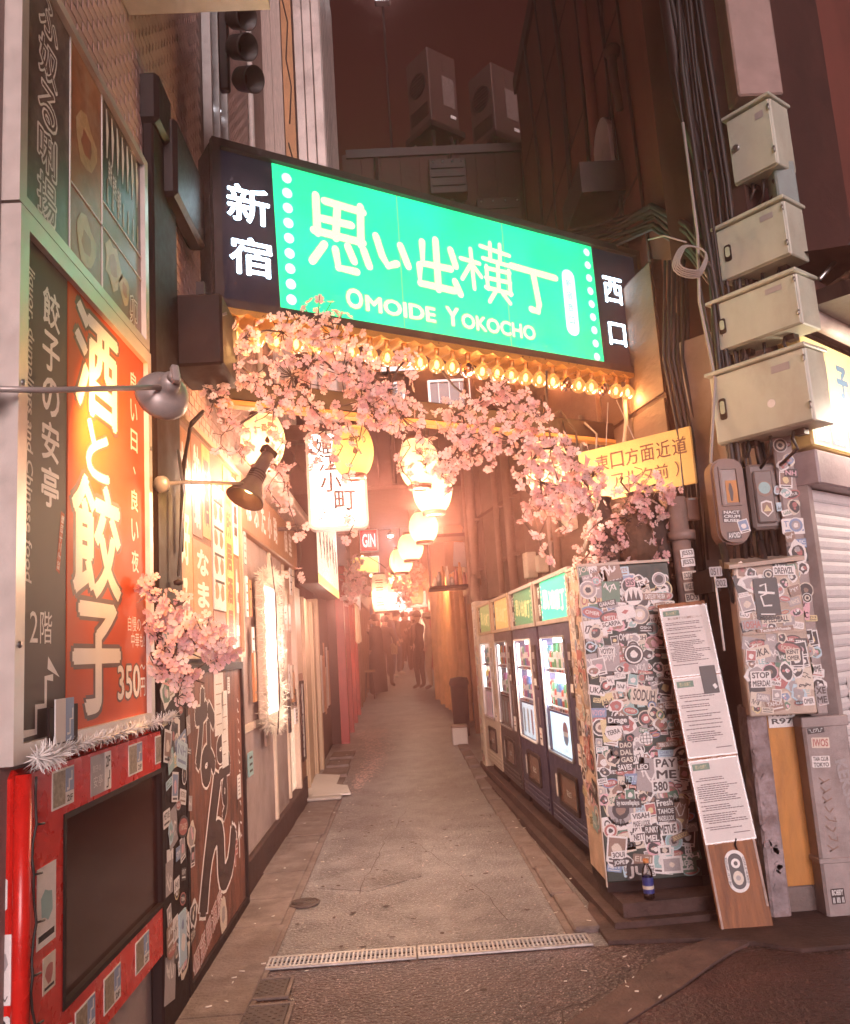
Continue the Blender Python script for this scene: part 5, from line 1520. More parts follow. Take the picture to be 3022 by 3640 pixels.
    b = MB(); b.poly(rect(-w * .37, 1.43, w * .37, 1.695), -.008, header); b.poly(rect(-w / 2 + .035, 1.43, -w * .371, 1.695), -.008, ink); b.poly(rect(w * .371, 1.43, w / 2 - .035, 1.695), -.008, ink); b.build('header_face', ho)
    b = MB()
    for k, ch in enumerate('思い出横丁'):
        b.text(ch, -w * .24 + k * w * .12, 1.57 - .008 * k, w * .11, .13, -.006, hlet, .035)
    for q, (xx, s_) in enumerate(((-w * .42, '新宿'), (w * .42, '西口'))):
        for k, ch in enumerate(s_):
            b.text(ch, xx, 1.63 - k * .12, w * .06, .085, -.006, white, .02)
    for k in range(7):
        for xx in (-w * .345, w * .345):
            b.poly(circle(xx, 1.455 + k * .035, .010, 8), -.006, hlet)
    b.build('header_lettering', ho)
    if glow:
        lamp_light('machine_light', (-.08, 1.0, .30), glow, (.95, .96, 1.0), .2, t)
    return t


bodynavy = M('machine_navy', (.022, .024, .075), .38, var=.2, scale=4, bump=.03, stain=(.05, .03, .03), stain_amt=.5)
bodydark = M('machine_dark', (.045, .033, .038), .4, var=.2, scale=4, bump=.03)
bodycream = M('machine_cream', (.58, .48, .40), .4, var=.15, scale=4, bump=.03, stain=(.3, .2, .15), stain_amt=.5)
ltl = E('header_letter', (.75, .95, .5), .9); lty = M('header_letter_dim', (.62, .55, .25), .4, var=0, bump=0, emit=(.6, .6, .2), es=.35)
machine('navy drinks machine with bright green header beside the sticker tower', 4.95, 6.03, bodynavy, E('header_green', (.015, .70, .36), .75), ltl, 11, M('poster_blue', (.30, .42, .55), .4, var=.3, scale=3, bump=0, emit=(.55, .75, .9), es=1.3), 4, 0)
machine('navy drinks machine with dim green header, second from the sticker tower', 6.09, 7.12, bodynavy, E('header_green_dim', (.05, .30, .13), .25, base=(.05, .25, .13)), lty, 4.5, M('poster_pale', (.45, .52, .58), .4, var=.4, scale=4, bump=0, emit=(.7, .8, .9), es=.8), 3, 0)
machine('dark drinks machine with yellow header, third from the sticker tower', 7.20, 8.20, bodydark, E('header_yellow', (.80, .46, .14), .35), lty, 2.0, M('poster_dull', (.25, .20, .19), .4, var=.3, bump=0), 2, 0)
machine('cream drinks machine farthest from the sticker tower', 8.28, 9.28, bodycream, E('header_green_far', (.30, .42, .14), .2), lty, 2.6, M('poster_pink', (.62, .38, .42), .4, var=.2, bump=0, emit=(1, .6, .7), es=.2), 1, 0)
# scrawled post after the machines
t = thing('scrawled_post', 'pale post scrawled with black tags at the end of the machines', 'post', frame((.80, 9.6, zg(9.6)), -RD, RN))
b = MB(); b.box(-.14, .14, -.05, 1.85, -.3, 0, cream, ch=.01); b.build('post', t)
stickers(t, -.12, .12, .1, 1.8, 26, .0, 55, .08, .13, kinds=[3, 5, 0, 2])

# ================================================================ STICKER TOWER
t = thing('sticker_tower', 'tall narrow box plastered with stickers at the alley corner', 'cabinet', frame((.965, 4.55, .115), (1, 0, 0), (0, -1, 0)))
twm = M('tower_paint', (.02, .035, .028), .5, var=.4, scale=5, bump=.05)
b = MB(); b.box(0, .495, .05, 1.675, -.37, 0, twm, ch=.006); b.build('body', t)
b = MB(); b.box(-.006, .0, .03, 1.68, -.012, .006, M('tower_edge', (.55, .42, .34), .5)); b.box(-.002, .50, 1.676, 1.69, -.37, .006, M('tower_edge', (.55, .42, .34))); b.build('edge_strip', t)
b = MB(); b.box(.0, .495, .0, .05, -.36, -.01, black); b.build('foot', t)
stickers(t, .0, .495, .42, 1.675, 235, .0, 101, .04, .10)
stickers(t, .01, .49, .07, .5, 48, .0, 102, .06, .11, base=3)
FZ = .0085
for wd, x, y, w, h, fg, bgc, rot in ((['VOYDY'], .113, 1.217, .085, .04, 'black', 'white', 0), (['DAO', 'DAL', 'GAS'], .162, .69, .075, .11, 'cream', 'black', 0), (['SAVES'], .147, .615, .09, .04, 'white', 'black', 0), (['LEO'], .24, .611, .07, .035, 'white', 'black', 0),
                                    (['PAY', 'ME'], .362, .594, .125, .115, 'black', 'white', -2), (['580'], .323, .507, .09, .065, 'black', 'white', 0), (['by nouvelleplaya'], .145, .434, .14, .045, 'white', 'black', -3), (['VISAH', 'MADE U LOOK'], .205, .349, .105, .075, 'black', 'white', 2),
                                    (['TAHOE', 'MADEULOOK'], .337, .365, .10, .07, 'white', 'black', 0), (['METUE'], .338, .293, .10, .06, 'black', 'white', 2), (['FUNKY', 'MEL'], .255, .275, .08, .085, 'white', 'black', 0), (['NETT'], .185, .265, .065, .045, 'black', 'white', 3),
                                    (['Fresh'], .335, .425, .10, .045, 'white', 'black', 2), (['BOUDOOM'], .40, .255, .095, .03, 'yellow', 'brown', 18), (['3OUI'], .07, .185, .075, .035, 'black', 'white', 2), (['JOPE'], .07, .145, .065, .035, 'white', 'black', 0), (['JU'], .16, .095, .11, .08, 'white', 'black', 0), (['DIET'], .235, .10, .06, .03, 'black', 'white', 90),
                                    (['Drage'], .132, .853, .12, .05, 'white', 'black', -2), (['Alter'], .325, 1.063, .055, .04, 'white', 'black', 0), (['C'], .411, .814, .035, .045, 'white', 'teal', 0), (['TRIBU DU NORD'], .385, .716, .12, .028, 'white', 'brown', 2), (['SCARPA'], .15, 1.36, .12, .035, 'black', 'white', 6), (['GARAGE'], .137, 1.469, .10, .032, 'white', 'black', 8),
                                    (['CASTLE BY THE SEA'], .401, 1.491, .13, .035, 'white', 'brown', -2), (['SIS'], .274, 1.575, .05, .045, 'black', 'pink', 0)):
    word_sticker(t, x, y, w, h, FZ, wd, fg, bgc, rot)
b = MB(); b.text('EEKAS', .432, .15, .13, .036, FZ, SC['white'], .05, rot=-90); b.build('sticker', t)
b = MB(); b.prism(circle(.105, .797, .045, 18), FZ - .0004, FZ, SC['white'], back=False); b.text('TERRA', .105, .797, .07, .025, FZ + .0002, SC['black'], .03, rot=12); b.build('sticker', t)
b = MB(); b.prism(circle(.285, 1.50, .05, 18), FZ - .0004, FZ, SC['white'], back=False)
for dx in (-.025, 0, .025):
    b.poly([(.285 + dx - .014, 1.475), (.285 + dx + .014, 1.475), (.285 + dx, 1.53 + (.01 if dx == 0 else 0))], FZ + .0002, SC['black'])
b.build('sticker', t)
b = MB(); b.prism([(.19, 1.37), (.29, 1.39), (.275, 1.46), (.18, 1.445)], FZ, FZ + .0008, SC['white'], back=False); b.poly([(.21, 1.415), (.23, 1.431), (.25, 1.425), (.232, 1.406)], FZ + .001, SC['red']); b.build('sticker', t)
b = MB(); b.prism(circle(.254, 1.191, .055, 20), FZ - .0004, FZ, SC['black'], back=False); b.ring(circle(.254, 1.191, .048, 20), circle(.254, 1.191, .040, 20), FZ, FZ + .0003, SC['white']); b.poly(blob(.02, 9, random.Random(3)), FZ + .0005, SC['white'], X=Matrix.Translation((.254, 1.191, 0))); b.build('sticker', t)
b = MB(); b.prism(circle(.277, .752, .032, 16), FZ - .0004, FZ, SC['white'], back=False)
for dx in (-.018, 0, .018):
    b.poly(rect(.277 + dx - .0015, .722, .277 + dx + .0015, .782), FZ + .0002, SC['black']); b.poly(rect(.245, .752 + dx - .0015, .309, .752 + dx + .0015), FZ + .0003, SC['black'])
b.build('sticker', t)
for x0, y0, w, h in ((.275, .165, .07, .05), (.285, .075, .11, .085)):
    b = MB(); b.prism(rect(x0, y0, x0 + w, y0 + h), FZ - .0004, FZ, SC['white'], back=False); b.poly(rect(x0 + .012, y0 + .012, x0 + w - .012, y0 + h - .012), FZ + .0002, SC['grey'] if w > .1 else SC['black']); b.poly(blob(.014, 9, random.Random(8)), FZ + .0004, SC['cream'], X=Matrix.Translation((x0 + w / 2, y0 + h / 2, 0))); b.build('sticker', t)
# alley face of the tower
XS = frame((0, 0, -.37), (0, 0, 1), (-1, 0, 0))
b = MB(); b.box(0, .36, .06, 1.67, .001, .004, M('tower_side_paper', (.62, .45, .34), .6, var=.3, scale=6, stain=(.3, .16, .1), stain_amt=.6), X=XS); b.build('side_paper', t)
stickers(t, .0, .36, .3, 1.66, 60, .0045, 103, .06, .11, X=XS, kinds=[0, 3, 5, 5, 2])
# bottle on the plinth
t = thing('plastic_bottle', 'small plastic drink bottle with blue label and orange cap on the step', 'bottle', (1.135, 4.40, .117))
pet_ = glass('bottle_plastic', (.85, .80, .78), .08, .3)
b = MB(); b.lathe([(0, .0), (.022, .001), (.027, .008), (.027, .12), (.024, .14), (.012, .16), (.011, .172)], pet_, 16); b.build('bottle_body', t)
b = MB(); b.lathe([(.0275, .03), (.0275, .105)], M('bottle_label', (.04, .05, .22), .4, var=.3, scale=30, bump=0), 16); b.lathe([(.0278, .05), (.0278, .066)], SC['cream'], 16); b.build('wrap_label', t)
b = MB(); b.lathe([(.0, .19), (.014, .189), (.015, .172), (.012, .17)], M('orange_cap', (.65, .25, .08), .4), 14); b.build('cap', t)

# sooty bundle of sacks and a pipe on top of the tower
t = thing('sack_bundle', 'dark bundle of sacks tied up behind the sticker tower blossoms', 'sack', (1.30, 4.72, 1.80))
sackm = M('dark_sack', (.05, .03, .025), .8, var=.4, scale=8, bump=.3)
rg = random.Random(12)
for k in range(3):
    b = MB(); prof = [(.0, 0), (.10, .01), (.13, .08), (.12, .2), (.07, .30), (.04, .36), (.06, .40)]
    b.lathe([(r_ * rg.uniform(.8, 1.1), h_) for r_, h_ in prof], sackm if k != 1 else M('brown_sack', (.10, .05, .03), .8, var=.4, bump=.3), 12, X=Matrix.Translation((-.14 + k * .16, rg.uniform(-.03, .05), 0)) @ Matrix.Rotation(rg.uniform(-.2, .2), 4, 'Y')); b.build('sack', t)
t = thing('sticker_pipe', 'thick pipe wrapped in lettered stickers beside the tower blossoms', 'pipe', (1.575, 4.62, 1.15))
b = MB(); b.tube([(0, 0, -1.03), (0, 0, .0), (-.01, 0, 1.0)], .052, M('pipe_dull', (.26, .18, .16), .55, var=.3, bump=.06), 14); b.build('pipe', t)
XP = frame((0, -.056, 0), (1, 0, 0), (0, -1, 0))
for y_, l_, fg, bgc in ((.68, 'JESS3', 'black', 'white'), (.63, 'JESS3', 'black', 'white'), (.56, 'SODUH', 'black', 'cream'), (.50, 'WGE B30', 'black', 'cream'), (.44, 'BD3', 'black', 'cream'), (.36, 'DIVE', 'blue', 'white')):
    word_sticker(t, .0, y_, .075, .045, .0, [l_], fg, bgc, 3, X=XP)
b = MB(); b.lathe([(.055, -.02), (.075, -.02), (.075, .03), (.055, .03)], M('pipe_dull', (.26, .18, .16)), 14, X=Matrix.Translation((0, 0, .78))); b.build('collar', t)
b = MB(); b.lathe([(.06, -.02), (.085, -.02), (.085, .06), (.06, .06)], rust, 14, X=Matrix.Translation((0, 0, .15))); b.build('collar', t)
t = thing('junction_plate', 'small brown plate fixed on the dark wall by the yellow board', 'plate', (1.66, 4.66, 2.02))
b = MB(); b.box(-.035, .035, -.03, 0, 0, .13, M('brown_plate', (.30, .16, .12), .5), ch=.006); b.build('plate', t)
b = MB(); b.box(-.02, .02, -.035, -.031, .115, .125, steel); b.build('clip', t)

# recess wall behind the notices
t = thing('recess_wall', 'black grimy wall behind the leaning notice plank', 'wall', (1.46, 4.80, 0))
b = MB(); b.box(0, .40, 0, .2, 0, 1.95, darkwall); b.build('wall', t)
b = MB(); b.box(.01, .12, -.05, 0, 0, 1.9, black, ch=.01); b.build('duct', t)
b = MB(); b.box(.25, .33, -.04, 0, 0, 3.3, black, ch=.01); b.build('duct', t)
b = MB()
for k in range(7):
    x_ = .18 + k * .028; b.tube([(x_, -.07, 1.6 + .05 * k), (x_ + .02, -.08, 2.5), (x_ - .015, -.07, 3.0), (x_ + .05, -.1, 3.6)], .008 + .003 * (k % 3), cable, 6)
b.build('cable_bundle', t)

# ---- leaning plank with three notices
lo, hi = Vector((1.53, 4.19, .0)), Vector((1.468, 4.43, 1.57))
vv = (hi - lo).normalized(); nn = Vector((-.02, -1, .15)); nn = (nn - vv * nn.dot(vv)).normalized(); uu = vv.cross(nn)
mx = Matrix.Identity(4)
for i in range(3):
    mx[i][0] = uu[i]; mx[i][1] = vv[i]; mx[i][2] = nn[i]; mx[i][3] = lo[i]
t = thing('notice_plank', 'brown wooden plank with three white rule notices leaning at the corner', 'notice board', mx)
plk = M('plank_brown', (.30, .115, .045), .6, var=.3, scale=4, bump=.12, stretch=(10, 1, 10), stain=(.10, .035, .02), stain_amt=.8, stain_scale=1.4)
b = MB(); b.box(-.125, .125, 0, 1.58, -.02, 0, plk, ch=.004); b.build('plank', t)
b = MB(); b.box(-.122, -.112, 0, .5, 0, .004, M('chipped_edge', (.45, .33, .29), .7, var=.4, scale=20)); b.box(.11, .121, .1, .5, 0, .004, M('chipped_edge', (.45, .33, .29))); b.build('chipped_edge', t)
grey_ink = M('grey_ink', (.16, .11, .12), .7, var=0, bump=0)
for k, (y0, y1, tilt) in enumerate(((1.20, 1.555, 0), (.80, 1.19, 0), (.40, .785, 1.0))):
    R_ = Matrix.Translation((0, (y0 + y1) / 2, .003)) @ Matrix.Rotation(math.radians(tilt), 4, 'Z')
    h = y1 - y0; w = .245
    b = MB(); b.box(-w / 2, w / 2, -h / 2, h / 2, 0, .003, paper, X=R_); no = b.build('notice', t)
    b = MB(); b.ring(rect(-w / 2 - .004, -h / 2 - .004, w / 2 + .004, h / 2 + .004), rect(-w / 2 + .004, -h / 2 + .004, w / 2 - .004, h / 2 - .004), .003, .004, glass('laminate', (.9, .88, .88), .1, .4), X=R_); b.build('laminate_edge', no)
    b = MB(); b.poly(rect(-w * .45, h * .38, -w * .10, h * .46), .0036, SC['green'], X=R_); b.text('思い出横丁', -w * .275, h * .42, w * .24, h * .05, .004, SC['yellow'], X=R_); b.build('notice_logo', no)
    b = MB(); rg = random.Random(k + 40)
    if k == 0:
        b.text('思い出横丁での撮影について', 0, h * .34, w * .75, h * .035, .0037, SC['brown'], .02, X=R_)
    yy = h * .27
    while yy > -h * .36:
        ind = rg.choice([0, 0, .02]); ll = rg.uniform(.55, .92)
        x0 = -w * .44 + ind
        while x0 < -w * .44 + w * .88 * ll:
            sl = rg.uniform(.008, .022); b.poly(rect(x0, yy, min(x0 + sl, w * .44), yy + h * .011), .0037, grey_ink, X=R_); x0 += sl + .0025
        yy -= h * (.026 if rg.random() < .8 else .05)
    b.poly(rect(w * .1, -h * .41, w * .42, -h * .40), .0037, grey_ink, X=R_); b.build('notice_text', no)
b = MB(); b.box(.02, .10, 1.10, 1.24, .007, .009, SC['black']); b.poly([(.08, 1.12), (.095, 1.13), (.085, 1.15), (.07, 1.14)], .0092, SC['white']); b.build('black_card', t)
b = MB(); b.prism(rrect(-.045, .17, .055, .36, .05, 6), 0, .002, SC['white']); b.poly(rrect(-.030, .185, .040, .345, .035, 6), .0024, SC['black'])
b.text('CHARLIE MURPHY', .048, .265, .12, .012, .003, SC['black'], .02, rot=-90); b.text('THE CLAY UNIVERSE', -.038, .265, .13, .012, .003, SC['black'], .02, rot=90)
b.poly([(p[0] + .005, p[1] + .30) for p in circle(0, 0, .022, 12)], .003, SC['white']); b.poly(circle(.005, .30, .010, 10), .0034, SC['black']); b.poly(circle(.005, .235, .025, 12, .032), .003, SC['cream']); b.poly(circle(.005, .235, .012, 10), .0034, SC['grey'])
b.build('oval_sticker', t)
b = MB(); b.tube([(.03, .41, .006), (.02, .38, .006), (.025, .36, .006)], .004, black, 5); b.build('tape', t)

# ---- chipped post, ochre board, low sticker cabinet
t = thing('flaking_post', 'grey wooden post with flaking paint beside the notice plank', 'post', (1.745, 4.34, 0))
fl = M('flaking_paint', (.34, .27, .28), .8, var=.5, scale=9, bump=.5, bscale=25, stain=(.12, .06, .045), stain_amt=.9, stain_scale=5)
b = MB(); b.box(-.05, .05, -.04, .10, .0, 1.02, fl, ch=.012); b.build('post', t)
for i in range(14):
    zz = rnd.uniform(.1, .95); b = MB(); x_ = rnd.uniform(-.04, .03); p = blob(.022, 7, rnd); b.prism([(a + x_, c + zz) for a, c in p], 0, .004, fl, X=frame((0, -.041, 0), (1, 0, 0), (0, -1, 0))); b.build('paint_flake', t)
t = thing('ochre_board', 'ochre painted board with a torn number card on top', 'board', (1.875, 4.36, .14))
b = MB(); b.box(-.075, .075, -.01, .01, 0, .86, M('ochre_paint', (.50, .21, .045), .55, var=.25, scale=3, bump=.08, stretch=(4, 4, .8), stain=(.26, .09, .02), stain_amt=.6), ch=.003); b.build('board', t)
b = MB(); b.box(-.06, .08, -.018, -.011, .76, .86, paper); b.text('98.2% 97', .01, .825, .12, .05, -.019, ink, .03, X=Matrix.Identity(4)) if False else None; o = b.build('card', t)
word_sticker(o, .01, .81, .13, .075, .0185, ['98.2%', 'R97'], X=frame((0, 0, 0), (1, 0, 0), (0, -1, 0)))
b = MB(); b.box(-.09, .16, .0, .14, -.14, .0, conc, ch=.01); b.build('footing', t)

t = thing('sticker_cabinet', 'low metal cabinet covered with stickers on the corner wall', 'cabinet', frame((1.69, 4.25, .97), Vector((1, -.10, 0)), Vector((-.10, -1, 0))))
cab = M('cabinet_cream', (.50, .38, .31), .55, var=.25, scale=5, bump=.06, stain=(.25, .14, .1), stain_amt=.5)
b = MB(); b.box(0, .325, 0, .75, -.12, 0, cab, ch=.006); b.build('body', t)
b = MB(); b.add([(-.025, .755, .035), (.35, .775, .035), (.35, .80, -.14), (-.025, .80, -.14), (-.025, .735, .035), (.35, .755, .035), (.35, .755, -.14), (-.025, .755, -.14)], [(0, 1, 2, 3), (4, 5, 1, 0), (5, 6, 2, 1), (7, 4, 0, 3), (7, 6, 5, 4)], cab); b.build('rain_lid', t)
b = MB(); b.box(.01, .315, .40, .41, 0, .008, cab); b.build('seam', t)
stickers(t, .01, .315, .02, .39, 42, .0, 201, .05, .095)
stickers(t, .01, .315, .42, .74, 30, .0, 202, .05, .09)
b = MB(); b.prism(rrect(.09, .47, .21, .68, .01, 2), .0075, .009, SC['black'], back=False)
b.ribbon([(.12, .64), (.15, .65), (.15, .60), (.12, .59), (.13, .54), (.17, .54)], .009, .0093, SC['white']); b.ribbon([(.11, .61), (.19, .60)], .012, .0095, SC['white']); b.ribbon([(.11, .50), (.18, .495)], .006, .0093, SC['white']); b.build('sticker', t)
for wd, x, y, w, h, fg, bgc in ((['SPEEDBALL'], .18, .47, .15, .04, 'black', 'cream'), (['TechnoWheels'], .17, .42, .18, .022, 'white', 'brown'), (['STOP', 'MIERDA!'], .07, .18, .10, .08, 'black', 'white'), (['KENT', 'OMER'], .24, .29, .07, .06, 'black', 'cream'), (['DREWZL'], .25, .71, .11, .045, 'black', 'white'), (['1OSHA'], .06, .45, .10, .05, 'red', 'grey')):
    word_sticker(t, x, y, w, h, .009, wd, fg, bgc, rnd.uniform(-4, 4))
XC = frame((.325, 0, 0), (0, 0, -1), (1, 0, 0))
stickers(t, .01, .11, .02, .74, 16, .001, 203, .06, .10, X=XC)

# ---- meters
t = thing('round_meter_box', 'rounded brown meter box with an orange label window', 'meter', frame((1.755, 4.31, 1.84), (1, 0, 0), (0, -1, 0)))
mb_ = M('meter_brown', (.20, .115, .09), .45, var=.2, bump=.04)
b = MB(); b.prism(rrect(-.085, 0, .085, .46, .07, 6), -.12, -.03, mb_); b.prism(rrect(-.078, .008, .078, .452, .065, 6), -.03, -.0, mb_); b.build('body', t)
b = MB(); b.ring(rect(-.055, .20, .05, .41), rect(-.043, .215, .038, .395), 0, .008, mb_); b.build('window_frame', t)
b = MB(); b.poly(rect(-.043, .215, .038, .395), .001, M('meter_pane', (.12, .05, .03), .2, bump=0)); b.build('pane', t)
b = MB(); b.box(-.025, .035, .218, .335, .002, .003, M('orange_label', (.55, .22, .05), .5)); b.poly([(-.005, .225), (.005, .225), (.012, .27), (.008, .30), (.004, .32), (-.006, .32), (-.012, .29)], .0034, SC['black']); b.build('orange_label', t)
word_sticker(t, -.01, .145, .10, .065, .0015, ['NACT', 'CRUM', 'BUSEK'], 'white', 'black', -3)
word_sticker(t, -.01, .045, .075, .04, .0015, ['AVOID'], 'white', 'black', 3)
b = MB(); sticker_mesh(b, .045, .09, .07, .002, random.Random(3), 6, 12); b.build('sticker', t)
t = thing('square_meter_box', 'square grey meter box with a shield sticker beside the rounded one', 'meter', frame((1.945, 4.31, 1.91), (1, 0, 0), (0, -1, 0)))
b = MB(); b.box(-.08, .09, 0, .35, -.14, -.02, M('meter_grey', (.20, .16, .15), .5, var=.2, bump=.04), ch=.015); b.box(-.06, .04, .03, .31, -.02, 0, M('meter_grey', (.2, .16, .15)), ch=.008); b.build('body', t)
b = MB(); b.prism(circle(-.01, .21, .042, 16), 0, .002, SC['brown']); b.poly(circle(-.01, .215, .032, 14), .0024, SC['teal']); b.build('sticker', t)
b = MB(); b.prism([(-.04, .14), (-.01, .15), (.02, .14), (.022, .09), (-.01, .06), (-.042, .09)], 0, .002, SC['white']); b.poly([(-.034, .132), (-.01, .14), (.014, .132), (.016, .093), (-.01, .068), (-.036, .093)], .0024, SC['brown']); b.poly([(-.03, .09), (-.01, .125), (.012, .09)], .0028, SC['yellow']); b.build('sticker', t)
b = MB(); sticker_mesh(b, .065, .2, .06, .002, random.Random(5), 3, 0); sticker_mesh(b, .065, .11, .05, .002, random.Random(6), 5, 0); b.build('sticker', t)
t = thing('number_rod', 'white rod holding two small number cards', 'rod', (1.61, 4.28, 1.30))
b = MB(); b.tube([(0, 0, 0), (-.005, 0, .42)], .006, paper, 7); b.build('rod', t)
XQ = frame((0, -.008, 0), (1, 0, 0), (0, -1, 0))
word_sticker(t, .0, .40, .065, .05, .002, ['0511'], 'black', 'grey', 0, X=XQ); word_sticker(t, .02, .34, .06, .045, .003, ['002'], 'black', 'grey', 0, X=XQ)
b = MB(); b.box(-.02, .02, .006, .52, .30, .42, black); b.build('wall_bracket', t)

# ---- electric boxes climbing the corner pole
EU = Vector((.593, -.805, 0)).normalized(); EN = Vector((EU.y, -EU.x, 0))
ecm = M('box_cream', (.49, .49, .40), .42, var=.10, scale=3, bump=.02, stain=(.30, .22, .15), stain_amt=.45, stain_scale=2.2, stretch=(1.6, .9, 1.6))
for lab, x_, y_, z_, w_, h_, han, dot in (('lowest and widest cream electric box on the corner pole', 1.746, 4.40, 2.389, .546, .391, 'latch', True), ('second cream electric box from below on the corner pole', 1.800, 4.40, 2.904, .50, .286, 'latch', False), ('third cream electric box from below on the corner pole', 1.883, 4.40, 3.313, .41, .317, 'latch', False), ('topmost squarish cream electric box with a lock', 2.026, 4.40, 3.895, .27, .41, 'lock', False)):
    t = thing('electric_box', lab, 'electric box', frame((x_, y_, z_), EU, EN), 'electric boxes on the corner pole')
    b = MB(); b.box(.0, w_, 0, h_ - .012, -.20, -.014, ecm, ch=.006); b.build('body', t)
    b = MB(); b.box(.006, w_ - .006, .006, h_ - .018, -.014, 0, ecm, ch=.004); dd = b.build('door', t)
    b = MB(); b.box(-.014, w_ + .014, h_ - .012, h_ + .008, -.21, .022, ecm, ch=.004); b.build('rain_hood', t)
    if han == 'latch':
        b = MB(); b.prism(rrect(.045, h_ * .32, .085, h_ * .62, .012, 3), 0, .004, blackm); b.prism(rrect(.052, h_ * .40, .078, h_ * .58, .01, 3), .004, .008, M('latch_green', (.45, .50, .36), .4)); b.build('latch', dd)
    else:
        b = MB(); b.lathe([(0, .018), (.018, .016), (.02, 0)], steel, 12, X=Matrix.Translation((.05, h_ * .5, 0))); b.box(.03, .07, h_ * .48, h_ * .50, .018, .024, steel); b.build('lock', dd)
    for hy in (.16, .78):
        b = MB(); b.tube([(w_ - .008, h_ * hy, .004), (w_ - .008, h_ * (hy + .09), .004)], .006, steel, 7); b.build('hinge', dd)
    b = MB(); b.box(w_ * .66, w_ * .84, h_ * .74, h_ * .84, 0, .002, SC['grey']); b.build('type_plate', dd)
    for q_ in range(3):
        xx = w_ * (.25 + .22 * q_); b = MB(); b.tube([(xx, .01, -.08 - .02 * q_), (xx + .01, -.05, -.07), (xx - .04 + .03 * q_, -.10, -.09), (xx - .10, -.16, -.12)], .009, cable, 6); b.build('cable', t)
    if dot:
        b = MB(); b.prism(circle(w_ * .62, h_ * .36, .022, 16), 0, .002, SC['white']); b.build('round_sticker', dd)
    for f_ in (.2, .7):
        b = MB(); b.box(w_ * f_, w_ * (f_ + .1), -.03, 0, -.15, -.1, blackm); b.build('bracket', t)
t = thing('utility_pole', 'thick corner pole carrying the cream electric boxes', 'pole', (2.30, 4.42, 0))
b = MB(); b.tube([(-.26, .22, 0), (-.26, .22, 9)], .11, M('pole_concrete', (.26, .17, .145), .8, var=.25, scale=4, bump=.12), 18); b.build('shaft', t)
for zz in (2.3, 2.85, 3.25, 4.0, 4.5):
    b = MB(); b.lathe([(.112, 0), (.118, .005), (.118, .03), (.112, .035)], steel, 18, X=Matrix.Translation((-.26, .22, zz))); b.build('steel_band', t)
b = MB(); b.box(-.24, .02, -.16, -.0, 4.36, 5.2, M('duct_grey', (.30, .2, .175), .6), ch=.01); b.box(-.10, .02, -.165, -.05, 3.6, 3.95, M('duct_teal', (.22, .26, .25), .6), ch=.01); b.build('cable_duct', t)
b = MB(); rg = random.Random(21)
for k in range(16):
    x_ = -.42 + rg.uniform(-.1, .12); y_ = -.02 + rg.uniform(-.04, .06)
    pts = [(x_ + rg.uniform(-.03, .03), y_, z_) for z_ in (1.7, 2.3, 2.85, 3.3, 3.9, 4.6, 5.4)] + [(x_ - .05, y_ + .05, 6.5), (x_ + .1, y_ + .1, 8.8)]
    b.tube(pts, rg.choice([.008, .011, .016]), cable, 6)
b.build('cable_bundle', t)
b = MB()
b.tube([(-.52, -.02, 4.3), (-.52, -.03, 3.6), (-.56, -.04, 3.2), (-.53, -.05, 2.75), (-.6, -.03, 2.3), (-.55, -.02, 1.85)], .009, greycable, 6)
b.build('grey_cable', t)
b = MB()
for k in range(5):
    a = rg.uniform(0, 6.28); pts = []
    for i in range(19):
        q = 2 * math.pi * i / 18 + a; rr = .072 + .006 * k
        pts.append((-.60 + rr * math.cos(q) + .01 * math.sin(3 * q), -.12 + .01 * k, 3.42 + rr * math.sin(q)))
    b.tube(pts, .005, greycable, 5, cap=False)
b.tube([(-.62, -.11, 3.52), (-.70, .0, 3.62), (-.62, .5, 3.85)], .005, greycable, 5)
b.tube([(-.52, -.09, 3.45), (-.46, -.05, 3.36), (-.42, 0, 3.3)], .005, cable, 5)
b.build('coiled_cable', t)
b = MB()
for k in range(12):
    z0 = 3.75 + rg.uniform(-.1, .15)
    b.tube([(-1.10 + rg.uniform(-.3, .2), 1.7, z0 + .62), (-.62, 1.35, z0 + .52 + rg.uniform(-.05, .1)), (-.47 + rg.uniform(-.03, .02), .75, z0 + .35 + rg.uniform(-.05, .05)), (-.48, .2, z0 - .1), (-.47, 0, z0 - .35)], rg.choice([.010, .014, .02]), cable, 6)
b.build('cable_bundle', t)
b = MB()
b.tube([(-.42, .0, 4.0), (-.5, .02, 4.5), (-.52, .0, 5.1), (-.44, 0, 5.45), (-.38, 0, 6.2), (-.36, .02, 8)], .045, blackm, 8); b.build('black_conduit', t)
b = MB(); b.tube([(-.62, -.1, 1.85), (-.60, -.12, 1.55), (-.5, -.12, 1.45)], .02, cable, 7); b.tube([(-.42, -.1, 1.85), (-.40, -.12, 1.6), (-.32, -.12, 1.5), (-.25, -.1, 1.85)], .018, cable, 7); b.build('meter_cable', t)

